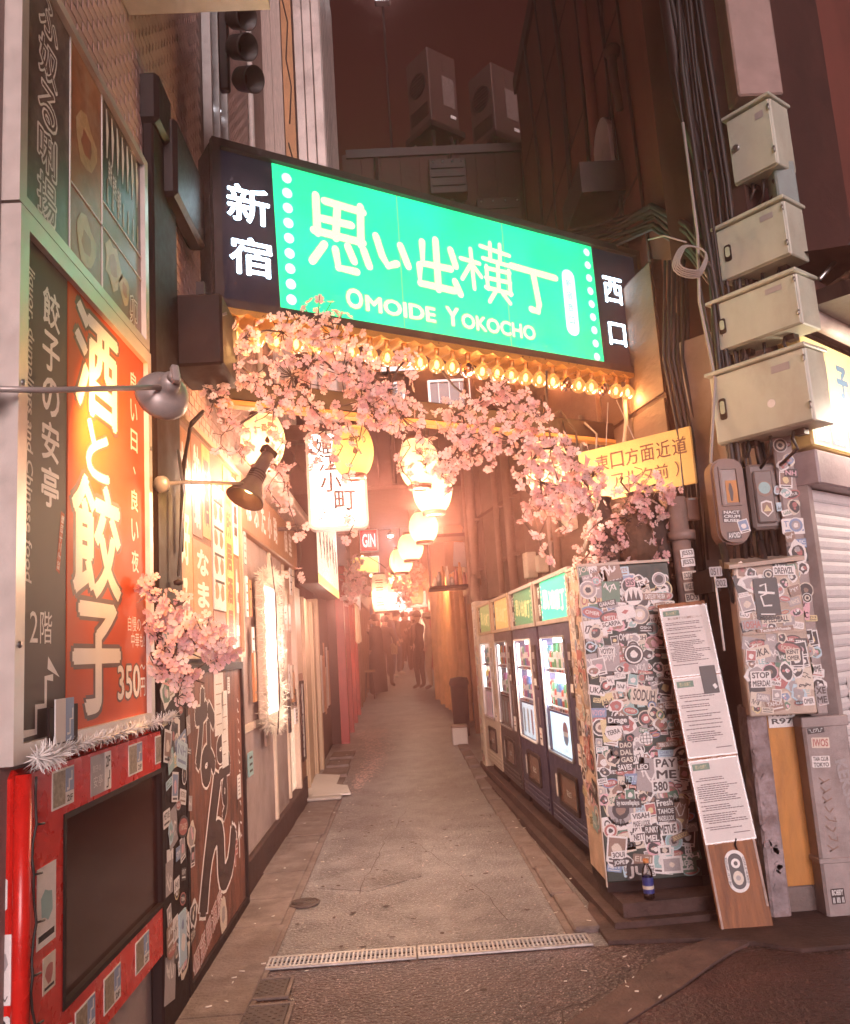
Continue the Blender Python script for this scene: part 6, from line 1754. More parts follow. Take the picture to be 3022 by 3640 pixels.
# ---- corner post with stickers, shutter and yellow sign round the corner
t = thing('corner_post', 'squat grey metal post with graffiti and stickers at the street corner', 'post', frame((2.01, 4.25, 0), (1, 0, 0), (0, -1, 0)))
gp = M('post_grey', (.36, .29, .28), .6, var=.25, scale=6, bump=.08, stain=(.18, .12, .10), stain_amt=.6)
b = MB(); b.box(-.065, .16, 0, .93, -.2, 0, gp, ch=.012); b.box(-.075, .17, .26, .285, -.21, .008, gp, ch=.004); b.box(-.072, .165, .90, .95, -.205, .006, gp, ch=.004); b.build('post', t)
b = MB(); b.box(-.0, .10, .95, 2.40, -.15, -.05, gp, ch=.01); b.build('conduit_box', t)
stickers(t, .0, .10, .98, 2.38, 34, -.05, 301, .05, .09)
for wd, x, y, w, h, fg, bgc in ((['¯\\_(ツ)_/¯'], -.005, .885, .085, .028, 'white', 'black'), (['IWOS'], .01, .825, .09, .05, 'red', 'cream'), (['TAIA CLUB', 'TOKYO'], .0, .735, .09, .055, 'black', 'white'), (['BOBBY', 'II III II'], -.005, .11, .065, .07, 'white', 'black'), (['VISAH'], .10, .19, .05, .05, 'black', 'white'), (['XE', 'ME'], .07, 1.05, .06, .09, 'black', 'grey'), (['DIME'], .06, 1.18, .06, .04, 'black', 'white')):
    word_sticker(t, x, y, w, h, .003 if y < .9 else -.042, wd, fg, bgc, rnd.uniform(-4, 4))
b = MB(); b.text('KEKSOE', .115, .60, .28, .06, .003, SC['grey'], .04, rot=-82); b.build('graffiti', t)
b = MB()
for k in range(8):
    y0 = .66 - k * .045; b.ribbon([(-.03 + rnd.uniform(-.02, .02), y0), (.0, y0 - .02), (-.02 + rnd.uniform(0, .06), y0 - .03), (.03, y0 - .01)], .006, .003, SC['brown'])
b.build('graffiti', t)

FU = Vector((.76, .65, 0)).normalized(); FN = Vector((FU.y, -FU.x, 0))
t = thing('roller_shutter', 'closed white roller shutter round the street corner', 'shutter', frame((2.16, 4.32, 0), FU, FN))
shm = M('shutter_paint', (.78, .72, .72), .45, var=.1, scale=3, bump=.03)
sl = MB()
for (ya, za), (yb, zb) in zip([(0, .0), (.012, .008), (.04, .012), (.058, .006)], [(.012, .008), (.04, .012), (.058, .006), (.062, .0)]):
    sl.add([(0, ya, za), (1.8, ya, za), (1.8, yb, zb), (0, yb, zb)], [(0, 1, 2, 3)], shm)
so = sl.build('slat', t); sl_me = so.data
for k in range(1, 33):
    o = link('slat', sl_me, t); o.location = (0, k * .064, 0)
b = MB(); b.box(-.05, 0, 0, 2.12, -.05, .03, gp); b.build('guide_rail', t)
b = MB(); b.box(-.05, 1.85, 2.115, 2.30, -.10, .10, M('shutter_box', (.30, .24, .25), .5), ch=.01); b.build('shutter_box', t)
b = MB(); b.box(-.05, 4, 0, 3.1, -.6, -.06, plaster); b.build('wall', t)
b = MB(); b.box(-.02, 6, 3.1, 9.2, -.6, -.10, M('dark_brown_wall', (.055, .019, .015), .85, var=.35, scale=1.5, bump=.2, stain=(.025, .01, .008), stain_amt=.8)); b.build('upper_wall', t)  # base colour set dark so the front light shows less here
for x0, y0, c in ((.14, .95, 'white'), (.2, .75, 'cream'), (.1, .6, 'white'), (.25, 1.1, 'pink')):
    b = MB(); b.box(x0, x0 + .14, y0, y0 + .17, .013, .016, SC[c]); b.box(x0 + .02, x0 + .11, y0 + .05, y0 + .12, .016, .017, SC['red' if c == 'pink' else 'grey']); b.build('leaflet', t)
t = thing('yellow_shop_sign', 'lit yellow shop sign over the roller shutter', 'sign', frame((2.14, 4.28, 2.32), FU, FN))
b = MB(); b.box(0, 2, 0, .62, -.05, .07, M('sign_yellow_case', (.6, .42, .16), .5), ch=.01); b.build('casing', t)
b = MB(); b.poly(rect(.01, .01, 1.99, .61), .072, E('yellow_face', (1, .64, .26), .5)); b.build('lit_face', t)
b = MB(); b.text('甲', .22, .42, .16, .2, .074, M('sign_blue', (.10, .20, .30), .5, var=0, bump=0), .05); b.text('子', .50, .42, .16, .2, .074, M('sign_blue', (.10, .2, .3)), .05); b.build('letter', t)
for x0 in (.03, .24, .47):
    b = MB(); b.poly(rect(x0, .03, x0 + .18, .19), .074, M('sign_slate', (.16, .18, .22), .5)); b.ring(circle(x0 + .09, .12, .05, 16), circle(x0 + .09, .12, .032, 16), .074, .0755, white); b.poly(rect(x0 + .04, .04, x0 + .14, .055), .0752, white); b.build('round_emblem', t)
b = MB(); b.tube([(.0, .70, .12), (1.6, .70, .12)], .05, M('tube_grey', (.5, .4, .37), .5), 12); b.build('awning_roller', t)
b = MB(); b.tube([(.30, .30, .20), (.9, .30, .20)], .018, E('fluorescent', (1, .93, .85), 8), 10); b.build('fluorescent_tube', t)
lamp_light('sign_light', (.45, .2, .35), 7, (1, .85, .68), .1, t)
t = thing('awning_frame', 'dark awning ribs sticking out above the yellow shop sign', 'awning', frame((2.14, 4.28, 3.05), FU, FN))
b = MB(); b.box(0, 2, .0, .08, -.03, .9, blackm); b.build('rail', t)
for x0 in (.1, .5, .9):
    b = MB(); b.tube([(x0, .03, 0), (x0 + .05, .35, .9)], .02, rust, 7); b.build('rib', t)
b = MB(); b.add([(0, .35, 0), (2, .35, 0), (2, .1, 1.0), (0, .1, 1.0)], [(0, 1, 2, 3), (3, 2, 1, 0)], M('awning_cloth', (.14, .06, .05), .8)); b.build('cloth', t)
b = MB(); b.tube([(.05, .15, .2), (.6, .55, .25)], .012, steel, 6); b.build('stay', t)

# ---- yellow direction board
a_, c_ = Vector((1.17, 5.2, 0)), Vector((1.71, 4.66, 0)); yu = (c_ - a_).normalized(); yn = Vector((yu.y, -yu.x, 0))
t = thing('direction_board', 'yellow direction board with two lines of dark lettering', 'sign', frame((1.17, 5.2, 2.235), yu, yn))
ybm = M('board_yellow', (.70, .46, .16), .5, var=.1, scale=3, bump=.02, stain=(.55, .33, .14), stain_amt=.4)
b = MB(); b.box(0, .76, 0, .335, -.02, 0, ybm, ch=.003); b.build('board', t)
brw = M('board_lettering', (.16, .07, .05), .6, var=0, bump=0)
for i, ch in enumerate('東口方面近道'):
    b = MB(); b.text(ch, .17 + i * .103, .235, .088, .10, .002, brw, .005); b.build('letter', t)
for i, ch in enumerate('（アルタ前）'):
    b = MB(); b.text(ch, .165 + i * .098, .105, .085 if ch not in '（）' else .025, .09, .002, brw, .005); b.build('letter', t)
for x_, d_ in ((.1, -.10), (.65, -.14)):
    b = MB(); b.box(x_, x_ + .02, .05, .3, d_, -.02, blackm); b.build('bracket', t)
for xa, xb in ((.2, .24), (.4, .3)):
    b = MB(); b.tube([(xa, .33, -.01), (xb, .61, -.02)], .003, greycable, 5); b.build('tie_wire', t)

# ---- stall clutter past the machines
t = thing('orange_curtain', 'long orange curtain hanging beside the passage', 'curtain', (0, 0, 0))
cur = M('curtain_orange', (.74, .42, .22), .8, var=.2, scale=5, bump=.05, translucent=.3)
b = MB(); N_ = 90; vs = []; fs = []
for i in range(N_ + 1):
    u = i / N_; y_ = 12.7 + 3.4 * u; x0 = .86 - .25 * u + .07 * math.sin(u * 75) + .02 * math.sin(u * 31)
    for z_ in (zg(y_) + .12, zg(y_) + 1.1, 2.55):
        vs.append((x0 + (.02 * math.sin(u * 50) if z_ < 2 else 0), y_, z_))
for i in range(N_):
    for k in range(2):
        a = i * 3 + k; fs.append((a, a + 1, a + 4, a + 3))
b.add(vs, fs, cur, smooth=True); b.build('cloth', t)
b = MB(); b.tube([(.88, 12.6, 2.57), (.60, 16.2, 2.57)], .018, steel, 7); b.build('rod', t)
lamp_light('curtain_fill', (.50, 13.6, 2.45), 12, (1, .52, .18), .06, t)  # added point light that brightens the curtain; no bulb is modelled
t = thing('shelf_stall', 'dark shelf frame crowded with jars and crates over the curtain', 'shelf', (.64, 10.7, 2.15))
b = MB(); b.box(-.28, .3, 0, .5, 0, .04, black, ch=.006); b.box(-.28, -.25, 0, .03, .04, .66, blackm); b.box(.27, .30, 0, .03, .04, .66, blackm); b.box(-.28, .30, 0, .5, .66, .70, black); b.build('frame', t)
rg = random.Random(91)
for k in range(9):
    x_ = -.2 + .055 * k; h_ = rg.uniform(.10, .30); r_ = rg.uniform(.02, .035)
    b = MB(); b.lathe([(0, 0), (r_, .003), (r_, h_ * .7), (r_ * .5, h_ * .85), (r_ * .5, h_), (0, h_)], rg.choice([SC['brown'], SC['cream'], SC['red'], steel, ad_o]), 10, X=Matrix.Translation((x_, .10 + rg.uniform(0, .15), .042))); b.build('jar', t)
b = MB(); b.box(.02, .22, .2, .24, .30, .62, SC['grey'], ch=.01, X=Matrix.Rotation(.1, 4, 'Y')); b.build('tilted_panel', t)
t = thing('waste_bin', 'tall black bin standing before the orange curtain', 'bin', (.74, 12.2, zg(12.2)))
b = MB(); b.lathe([(0, 0), (.11, 0), (.125, .72), (.0, .72)], black, 16); b.build('body', t)
b = MB(); b.lathe([(.135, .70), (.14, .74), (.12, .80), (.0, .82)], black, 16); b.build('lid', t)
t = thing('beer_crate', 'small pale crate on the kerb by the bin', 'crate', (.66, 11.5, zg(11.5)))
b = MB(); b.box(-.1, .1, -.12, .12, 0, .22, paper, ch=.01); b.build('body', t); b = MB(); b.box(-.105, .105, -.125, .125, .22, .25, SC['brown'], ch=.006); b.build('lid', t)

# ---- things set out before the far shops
def noren(label, x, y, w, mat, side):
    t = thing('shop_curtain', label, 'curtain', (x, y, zg(y) + 1.35), 'short shop curtains')
    b = MB(); b.tube([(0, 0, .62), (0, w, .62)], .014, wood, 7); b.build('rod', t)
    n = 4
    for k in range(n):
        b = MB(); vs = []; fs = []
        for i in range(7):
            u = i / 6
            for zz in (.60, .25, 0):
                vs.append((side * (.03 * math.sin(u * 6.28 + k) * (1 - zz)), w * (k + .04 + .92 * u) / n, zz + (.02 * math.sin(k * 2 + u * 3) if zz == 0 else 0)))
        for i in range(6):
            for q in range(2):
                a = i * 3 + q; fs.append((a, a + 1, a + 4, a + 3))
        b.add(vs, fs, mat, smooth=True); b.build('cloth_panel', t)
    return t


noren('white split curtain at the shop with the red posts', -.76, 13.6, 1.3, M('noren_white', (.62, .5, .43), .85, translucent=.2), 1)
noren('dark blue split curtain beyond the long black coat', -.78, 20.6, 1.4, M('noren_blue', (.06, .07, .14), .85), 1)
noren('red split curtain on the vending machine side far in', .72, 20.4, 1.6, M('noren_red', (.42, .05, .035), .85, translucent=.2), -1)
for lab, x, y, c in (('wooden stool tucked beside the long black coat', -.78, 18.1, (.35, .2, .1)),):
    t = thing('bar_stool', lab, 'stool', (x, y, zg(y)))
    b = MB(); b.lathe([(0, .60), (.13, .60), (.14, .58), (.13, .55), (0, .55)], M('stool_%d' % int(c[0] * 100), c, .5), 16); b.build('seat', t)
    for k in range(4):
        a = math.pi / 4 + k * math.pi / 2; b = MB(); b.tube([(.08 * math.cos(a), .08 * math.sin(a), .55), (.14 * math.cos(a), .14 * math.sin(a), 0)], .011, blackm, 6); b.build('leg', t)
    b = MB(); b.lathe([(.118, .2), (.125, .205), (.118, .21)], blackm, 14); b.build('foot_ring', t)
t = thing('festoon_lights', 'string of small warm bulbs along the shops far down the alley', 'string lights', (-.74, 16.0, 2.75))
pts = [(.02 * math.sin(i), i * .55, .55 + .10 * math.cos(i * 1.57) + .02 * i) for i in range(24)]
b = MB(); b.tube(pts, .006, cable, 5); b.build('wire', t)
fb = MB(); fb.lathe([(0, .0), (.02, -.02), (.034, -.05), (.02, -.08), (0, -.09)], E('festoon_bulb', (1, .62, .28), 9), 10)
f_me = None
for i in range(1, 23):
    if f_me is None:
        o = fb.build('bulb', t); f_me = o.data
    else:
        o = link('bulb', f_me, t)
    o.location = pts[i]

# added glowing panes that brighten the view behind the waiting people
for lab, x, y, z, w, h, c, e_ in (('added warm glowing pane on the red post side behind the crowd', -.60, 30.5, 1.6, .5, 1.3, (1, .62, .36), 1.6), ('added warm glowing pane on the curtain side behind the crowd', .62, 31.0, 1.7, .5, 1.2, (1, .66, .42), 1.6), ('added bright white glowing pane at the far end of the alley', .05, 37.8, 2.2, .9, 1.5, (1, .86, .76), 2.2)):
    t = thing('added_lit_pane', lab, 'window', frame((x, y, z), (1, 0, 0), (0, -1, 0)))
    b = MB(); b.ring(rect(-w / 2, 0, w / 2, h), rect(-w / 2 + .04, .04, w / 2 - .04, h - .04), -.06, .03, wood); b.build('frame', t)
    b = MB(); b.poly(rect(-w / 2 + .04, .04, w / 2 - .04, h - .04), -.02, E('added_pane_glow_%d' % int(e_ * 10 + x * 100), c, e_)); b.build('lit_pane', t)
    b = MB(); b.box(-.015, .015, .04, h - .04, -.02, .01, wood); b.build('mullion', t)
    b = MB(); b.box(-w / 2 - .3 if x < 0 else w / 2, -w / 2 if x < 0 else w / 2 + .3, .0, h, -.10, -.0, wood); b.build('side_panel', t)
# ================================================================ BLOSSOM GARLANDS
petal_ms = [M('blossom_petal_%d' % i, c, .65, var=.14, scale=40, bump=0, translucent=.35) for i, c in enumerate(((.84, .54, .52), (.87, .64, .61), (.80, .46, .46)))]
ctr_m = M('blossom_centre', (.55, .32, .14), .6, var=0, bump=0)
twig_m = M('twig', (.075, .040, .030), .7, var=.3, bump=.1)


def flower_mb(seed, X=None, mb=None):
    rg = random.Random(seed); b = mb or MB(); pm = petal_ms[seed % 3]
    cup = rg.uniform(.25, .75)
    for k in range(5):
        a = 2 * math.pi * k / 5 + rg.uniform(-.12, .12); L = rg.uniform(.90, 1.08); wd = rg.uniform(.34, .42)
        c, s = math.cos(a), math.sin(a)
        pts = [(.06, 0, .0), (.45, -wd * .85, .10), (.82, -wd, .22), (1.0, -wd * .45, .26), (.93, 0, .20), (1.0, wd * .45, .26), (.82, wd, .22), (.45, wd * .85, .10), (.5, 0, .03)]
        vs = [((x * c - y * s) * L, (x * s + y * c) * L, z * cup * 1.6) for x, y, z in pts]
        b.add(vs, [(0, 1, 8), (1, 2, 8), (2, 3, 4, 8), (4, 5, 6, 8), (6, 7, 8), (7, 0, 8)], pm, X=X)
    b.add([(.13, 0, .06), (0, .13, .06), (-.13, 0, .06), (0, -.13, .06), (0, 0, .2)], [(0, 1, 4), (1, 2, 4), (2, 3, 4), (3, 0, 4)], ctr_m, X=X)
    return b


FL = []
for i in range(9):
    m_ = flower_mb(i)
    o = m_.build('flower'); FL.append(o.data); bpy.data.objects.remove(o)
GARLAND = {
'arch_left':([(-0.89,4.15,2.71,0.072,14),(-0.73,4.15,3.04,0.067,12),(-0.69,4.15,2.83,0.096,18),(-0.53,4.15,3.06,0.096,20),(-0.49,4.15,2.82,0.132,30),(-0.35,4.15,3.10,0.096,20),(-0.26,4.15,3.02,0.108,26),(-0.39,4.15,2.89,0.120,28),(-0.24,4.15,2.81,0.132,34),(-0.59,4.15,2.65,0.108,22),(-0.40,4.15,2.66,0.108,26),(-0.15,4.15,2.67,0.120,32),(0.00,4.15,2.72,0.120,34),(0.05,4.15,2.58,0.096,24),(-0.08,4.15,2.57,0.096,20),(-0.33,4.15,2.53,0.084,14),(-0.77,4.15,2.58,0.072,10),(-0.84,4.15,2.79,0.060,8),(-0.14,4.15,2.88,0.084,14),(0.09,4.15,2.87,0.048,8)],[(-0.58,4.15,2.54,0.31,14),(-0.51,4.15,2.49,0.70,16),(-0.60,4.15,2.37,0.26,8),(-0.28,4.15,2.53,0.19,9),(-0.20,4.15,2.57,0.34,10),(-0.40,4.15,2.48,0.14,8),(0.14,4.15,2.50,0.19,9),(0.06,4.15,2.46,0.26,8),(-0.24,4.15,2.20,0.29,6),(-0.74,4.15,2.58,0.22,8),(-0.84,4.15,2.69,0.24,7)]),
'arch_mid':([(0.33,4.30,2.61,0.087,20),(0.46,4.30,2.66,0.087,20),(0.60,4.30,2.73,0.062,14),(0.67,4.30,2.63,0.087,22),(0.77,4.30,2.59,0.075,16),(0.40,4.30,2.50,0.099,24),(0.53,4.30,2.49,0.087,20),(0.32,4.30,2.40,0.075,14),(0.26,4.30,2.33,0.062,10),(0.63,4.30,2.46,0.075,16),(0.73,4.30,2.46,0.070,12),(0.46,4.30,2.39,0.075,14)],[(0.27,4.30,2.33,0.15,6),(0.22,4.30,2.54,0.15,6),(0.60,4.30,2.81,0.12,5)]),
'arch_right':([(0.72,4.30,2.33,0.087,22),(0.83,4.30,2.40,0.087,22),(0.93,4.30,2.34,0.099,26),(0.76,4.30,2.22,0.094,24),(0.86,4.30,2.19,0.104,28),(0.97,4.30,2.23,0.094,24),(1.01,4.30,2.13,0.075,16),(0.93,4.30,2.08,0.080,18),(0.75,4.30,2.09,0.070,14),(1.05,4.30,2.25,0.062,10)],[(0.68,4.30,2.20,0.25,8),(0.75,4.30,2.09,0.30,9),(0.85,4.30,2.08,0.12,6),(1.02,4.30,2.10,0.15,7)]),
'tower_top':([(1.12,4.62,2.01,0.069,12),(1.06,4.62,1.93,0.064,12),(1.03,4.62,1.85,0.059,10),(1.31,4.62,2.19,0.075,14),(1.42,4.62,2.22,0.075,14),(1.53,4.62,2.18,0.064,10),(1.38,4.62,2.08,0.080,16),(1.27,4.62,2.06,0.075,14),(1.51,4.62,2.07,0.059,9),(1.39,4.62,1.94,0.069,12),(1.22,4.62,1.92,0.069,10),(1.13,4.62,1.85,0.064,8),(1.30,4.62,1.84,0.059,8),(1.43,4.62,1.80,0.048,6),(1.09,4.62,1.78,0.040,5)],[(1.35,4.62,2.33,0.11,3),(1.55,4.62,2.15,0.29,5)]),
'left_low':([(-0.96,3.20,1.72,0.033,8),(-0.94,3.20,1.65,0.044,10),(-0.89,3.20,1.59,0.044,12),(-0.85,3.20,1.62,0.048,12),(-0.80,3.20,1.51,0.055,18),(-0.74,3.20,1.51,0.059,20),(-0.68,3.20,1.47,0.048,14),(-0.89,3.20,1.50,0.044,12),(-0.92,3.20,1.54,0.037,8),(-0.85,3.20,1.45,0.044,12),(-0.88,3.20,1.39,0.044,12),(-0.82,3.20,1.36,0.041,10),(-0.92,3.20,1.41,0.037,8),(-0.71,3.20,1.43,0.041,10),(-0.64,3.20,1.45,0.030,6)],[(-0.83,3.20,1.37,0.13,6),(-0.78,3.20,1.44,0.11,5)]),
'far_left':([(-.64,11.5,2.42,.14,40),(-.70,11.5,2.22,.12,30),(-.52,11.5,2.30,.10,22),(-.60,11.5,2.62,.10,16)],[]),
'far_mid':([(.09,13,2.36,.16,36),(-.08,13,2.55,.14,26),(.22,13,2.55,.14,26),(.05,13,2.2,.12,18)],[]),
}
GL = {'arch_left': ('long drooping garland of pink blossoms below the green sign', (-1.0, 4.3, 2.9)),
      'arch_mid': ('blossom garland between the lanterns and the bulb row', (.3, 4.5, 2.92)),
      'arch_right': ('thick blossom cluster hiding a lantern near the yellow board', (.9, 4.6, 2.92)),
      'tower_top': ('blossom branches spilling over the sticker tower top', (1.3, 4.7, 2.3)),
      'left_low': ('small pink blossom branch in front of the dumpling sign price', (-.99, 3.42, 1.45)),
      'far_left': ('blossom bunch over the red lacquered posts', (-.85, 11.6, 2.5)),
      'far_mid': ('blossom bunch hanging above the waiting people', (-.5, 13.1, 2.9))}


def frange_dir(rg, fwd=.7):
    """flowers look mostly outward and toward the street"""
    return Vector((rg.gauss(0, .7), -abs(rg.gauss(fwd, .6)), rg.gauss(-.05, .7))).normalized()


for gk, (clumps, strands) in GARLAND.items():
    rg = random.Random(gk)
    lab, root = GL[gk]
    t = thing('blossom_garland', lab, 'blossoms', root, 'blossom garlands')
    RV = Vector(root)
    fr = .0265 if not gk.startswith('far') else .036
    if gk == 'left_low': fr = .025
    spots = []; tw = MB(); prev = RV
    br = MB()
    order = sorted(clumps, key=lambda c: (Vector(c[:3]) - RV).length)
    mainpts = [Vector((0, 0, 0))]
    for (x, y, z, r, n) in order:
        c = Vector((x, y, z)) - RV
        near = min(mainpts, key=lambda p: (p - c).length)
        mid = (near + c) / 2 + Vector((rg.uniform(-.03, .03), rg.uniform(-.02, .04), rg.uniform(.0, .05)))
        br.tube([near, mid, c], [.007, .006, .005], twig_m, 5, cap=False)
        mainpts += [mid, c]
        m = int(n * (1.55 if not gk.startswith('far') else 2))
        for i in range(m):
            d = Vector((rg.gauss(0, 1), rg.gauss(0, .75), rg.gauss(0, 1)))
            d = d / max(d.length, 1e-3) * r * (rg.random() ** .5) * 1.32
            spots.append((c + d, (d.normalized() + frange_dir(rg, 1.0)).normalized(), rg.uniform(.72, 1.12) * fr))
            if i % 3 == 0:
                tw.tube([c, c + d * .6 + Vector((0, 0, -.01)), c + d * 1.15], [.003, .0025, .0018], twig_m, 4, cap=False)
    for (x, y, z, L, n) in strands:
        c = Vector((x, y + rg.uniform(-.05, .05), z)) - RV
        pts = [c + Vector((.03 * math.sin(k * 1.3 + x * 9), .02 * math.cos(k + x), -L * k / 6)) for k in range(7)]
        tw.tube(pts, .0025, twig_m, 4, cap=False)
        for i in range(int(n * 1.15)):
            u = rg.random(); k = min(int(u * 6), 5); p = pts[k].lerp(pts[k + 1], u * 6 - k)
            q = p + Vector((rg.gauss(0, .022), rg.gauss(0, .02), rg.gauss(0, .015)))
            tw.tube([p, q], .0015, twig_m, 4, cap=False)
            spots.append((q, frange_dir(rg), rg.uniform(.72, 1.08) * fr))
    br.build('branch', t); tw.build('twig', t)
    rg.shuffle(spots)
    mass = MB(); cnt = 0
    lim = 280 if not gk.startswith('far') else 0
    for (p, d, s) in spots:
        Xf = Matrix.Translation(p) @ d.to_track_quat('Z', 'Y').to_matrix().to_4x4() @ Matrix.Rotation(rg.uniform(0, 6.28), 4, 'Z') @ Matrix.Scale(s, 4)
        if cnt < lim:
            o = link('flower', FL[rg.randrange(9)], t); o.matrix_basis = Xf; cnt += 1
        else:
            flower_mb(rg.randrange(9), Xf, mass)
    if mass.v:
        o = mass.build('flower_mass', t); o['kind'] = 'stuff'

# ================================================================ PEOPLE
def skin_body(joints, edges, radii, root):
    me = bpy.data.meshes.new('b'); me.from_pydata([tuple(j) for j in joints], edges, [])
    ob = bpy.data.objects.new('b', me); TMP.collection.objects.link(ob)
    md = ob.modifiers.new('s', 'SKIN'); md.branch_smoothing = .6; md.use_smooth_shade = True
    for i, r in enumerate(radii):
        v = me.skin_vertices[0].data[i]
        v.radius = r if isinstance(r, tuple) else (r, r); v.use_root = (i == root)
    sb = ob.modifiers.new('u', 'SUBSURF'); sb.levels = 2; sb.render_levels = 2
    TMP.view_layers[0].update()
    ev = ob.evaluated_get(TMP.view_layers[0].depsgraph); em = ev.to_mesh()
    vs = [v.co.copy() for v in em.vertices]; fs = [tuple(p.vertices) for p in em.polygons]
    ev.to_mesh_clear(); bpy.data.objects.remove(ob); bpy.data.meshes.remove(me)
    return vs, fs


skin = M('skin', (.50, .30, .22), .55, var=.08, scale=8, bump=0)
hairm = M('hair_black', (.015, .010, .009), .5, var=.3, scale=30, bump=.2)
shoem = M('shoe_dark', (.03, .022, .02), .4, var=.1)


def person(label, x, y, rz, h, top, legs, shoes=shoem, pose='stand', hair='short', coat=None, extra=None):
    """faces local +y; rz turns it"""
    t = thing('person', label, 'person', Matrix.Translation((x, y, zg(y))) @ Matrix.Rotation(rz, 4, 'Z') @ Matrix.Scale(h / 1.72, 4))
    P = {}
    P['pel'] = (0, 0, .96); P['sp'] = (0, .01, 1.14); P['ch'] = (0, .0, 1.33); P['nk'] = (0, .0, 1.46); P['hb'] = (0, .02, 1.55); P['hm'] = (0, .025, 1.62); P['ht'] = (0, .02, 1.68)
    arms = {'stand': ((.27, -.02, 1.15), (.28, .06, .92), (.28, .09, .84)), 'mouth': ((.25, .10, 1.14), (.10, .22, 1.38), (.06, .19, 1.46)), 'phone': ((.25, .06, 1.13), (.14, .27, 1.20), (.08, .31, 1.24)), 'pocket': ((.28, -.06, 1.15), (.22, .06, .97), (.18, .08, .93)), 'cross': ((.25, .06, 1.13), (.02, .20, 1.18), (-.08, .18, 1.20))}
    for s, nm in ((-1, 'l'), (1, 'r')):
        a = arms[pose if (s == 1 or pose in ('phone', 'pocket', 'cross')) else 'pocket']
        P['sh' + nm] = (s * .17, 0, 1.395)
        for k, q in zip(('el', 'wr', 'ha'), a):
            P[k + nm] = (s * q[0], q[1], q[2])
        P['hi' + nm] = (s * .095, 0, .90); P['kn' + nm] = (s * .105, .03, .50); P['an' + nm] = (s * .11, -.01, .09); P['to' + nm] = (s * .125, .14, .035)
    names = list(P)
    E_ = [('pel', 'sp'), ('sp', 'ch'), ('ch', 'nk'), ('nk', 'hb'), ('hb', 'hm'), ('hm', 'ht')]
    for nm in 'lr':
        E_ += [('ch', 'sh' + nm), ('sh' + nm, 'el' + nm), ('el' + nm, 'wr' + nm), ('wr' + nm, 'ha' + nm), ('pel', 'hi' + nm), ('hi' + nm, 'kn' + nm), ('kn' + nm, 'an' + nm), ('an' + nm, 'to' + nm)]
    Rr = dict(pel=(.15, .115), sp=(.145, .11), ch=(.155, .115), nk=.055, hb=(.068, .08), hm=(.082, .098), ht=(.055, .07))
    for nm in 'lr':
        Rr.update({'sh' + nm: .075, 'el' + nm: .052, 'wr' + nm: .034, 'ha' + nm: .036, 'hi' + nm: .095, 'kn' + nm: .066, 'an' + nm: .046, 'to' + nm: .04})
    ix = {k: i for i, k in enumerate(names)}
    vs, fs = skin_body([P[k] for k in names], [(ix[a], ix[b_]) for a, b_ in E_], [Rr[k] for k in names], ix['pel'])
    seg = [(P[a], P[b_], (shoes if a.startswith('an') else legs if (b_[:2] in ('hi', 'kn', 'an')) else skin if (a in ('nk', 'hb', 'hm') or a.startswith('wr')) else top)) for a, b_ in E_]
    segv = [(Vector(a), Vector(b_), m_) for a, b_, m_ in seg]

    def matof(c):
        if c.z > 1.485 and abs(c.x) < .14 and abs(c.y) < .16: return skin
        best = None
        for a, b_, m_ in segv:
            ab = b_ - a; u = max(0, min(1, (c - a).dot(ab) / ab.length_squared)); dd = (c - a - ab * u).length
            if best is None or dd < best[0]: best = (dd, m_)
        if best[1] is top and c.z < .93 and abs(c.x) < .2: return legs
        return best[1]
    mb = MB(); groups = {}
    for f in fs:
        c = sum((vs[i] for i in f), Vector()) / len(f)
        groups.setdefault(matof(c).name, []).append(f)
    base = len(mb.v); mb.v += vs
    for nm, ff in groups.items():
        k = mb.mi(bpy.data.materials[nm])
        for f in ff:
            mb.f.append(f); mb.m.append(k); mb.sm.append(True)
    # fingers and thumb on each hand, nose and ears on the head
    for nm, s in (('l', -1), ('r', 1)):
        w_, h_ = Vector(P['wr' + nm]), Vector(P['ha' + nm]); d = (h_ - w_).normalized()
        side = d.cross(Vector((0, 1, 0))); side = side.normalized() if side.length > .1 else Vector((1, 0, 0))
        curl = side.cross(d).normalized()
        for k in range(4):
            o_ = h_ + side * (.021 - .014 * k) + d * .02; L = (.055, .065, .06, .048)[k]
            mb.tube([o_, o_ + d * L * .55 + curl * .006, o_ + d * L * .85 + curl * .024], [.009, .008, .006], skin, 6)
        o_ = h_ - d * .01 + side * .03
        mb.tube([o_, o_ + side * .022 + d * .02, o_ + side * .02 + d * .045], [.011, .009, .007], skin, 6)
    mb.tube([(0, .115, 1.635), (0, .128, 1.60), (0, .112, 1.585)], [.009, .014, .008], skin, 6)
    for s in (-1, 1):
        mb.tube([(s * .08, .015, 1.645), (s * .088, .005, 1.62), (s * .08, .012, 1.59)], [.01, .014, .008], skin, 6)
    mb.build('body', t)
    b = MB()
    for s in (-1, 1):
        b.lathe([(0, .012), (.010, .006), (.011, 0)], ink, 8, axis='y', X=Matrix.Translation((s * .032, .105, 1.632)))
        b.box(s * .032 - .016, s * .032 + .016, .104, .116, 1.652, 1.658, hairm)
    b.box(-.022, .022, .10, .114, 1.557, 1.564, M('lips', (.35, .13, .10), .5, var=0, bump=0)); b.build('face_features', t)
    hb = MB()
    prof = [(.0, .118), (.05, .110), (.085, .075), (.102, .03), (.106, -.01), (.10, -.05)]
    vs_ = []; n = 16
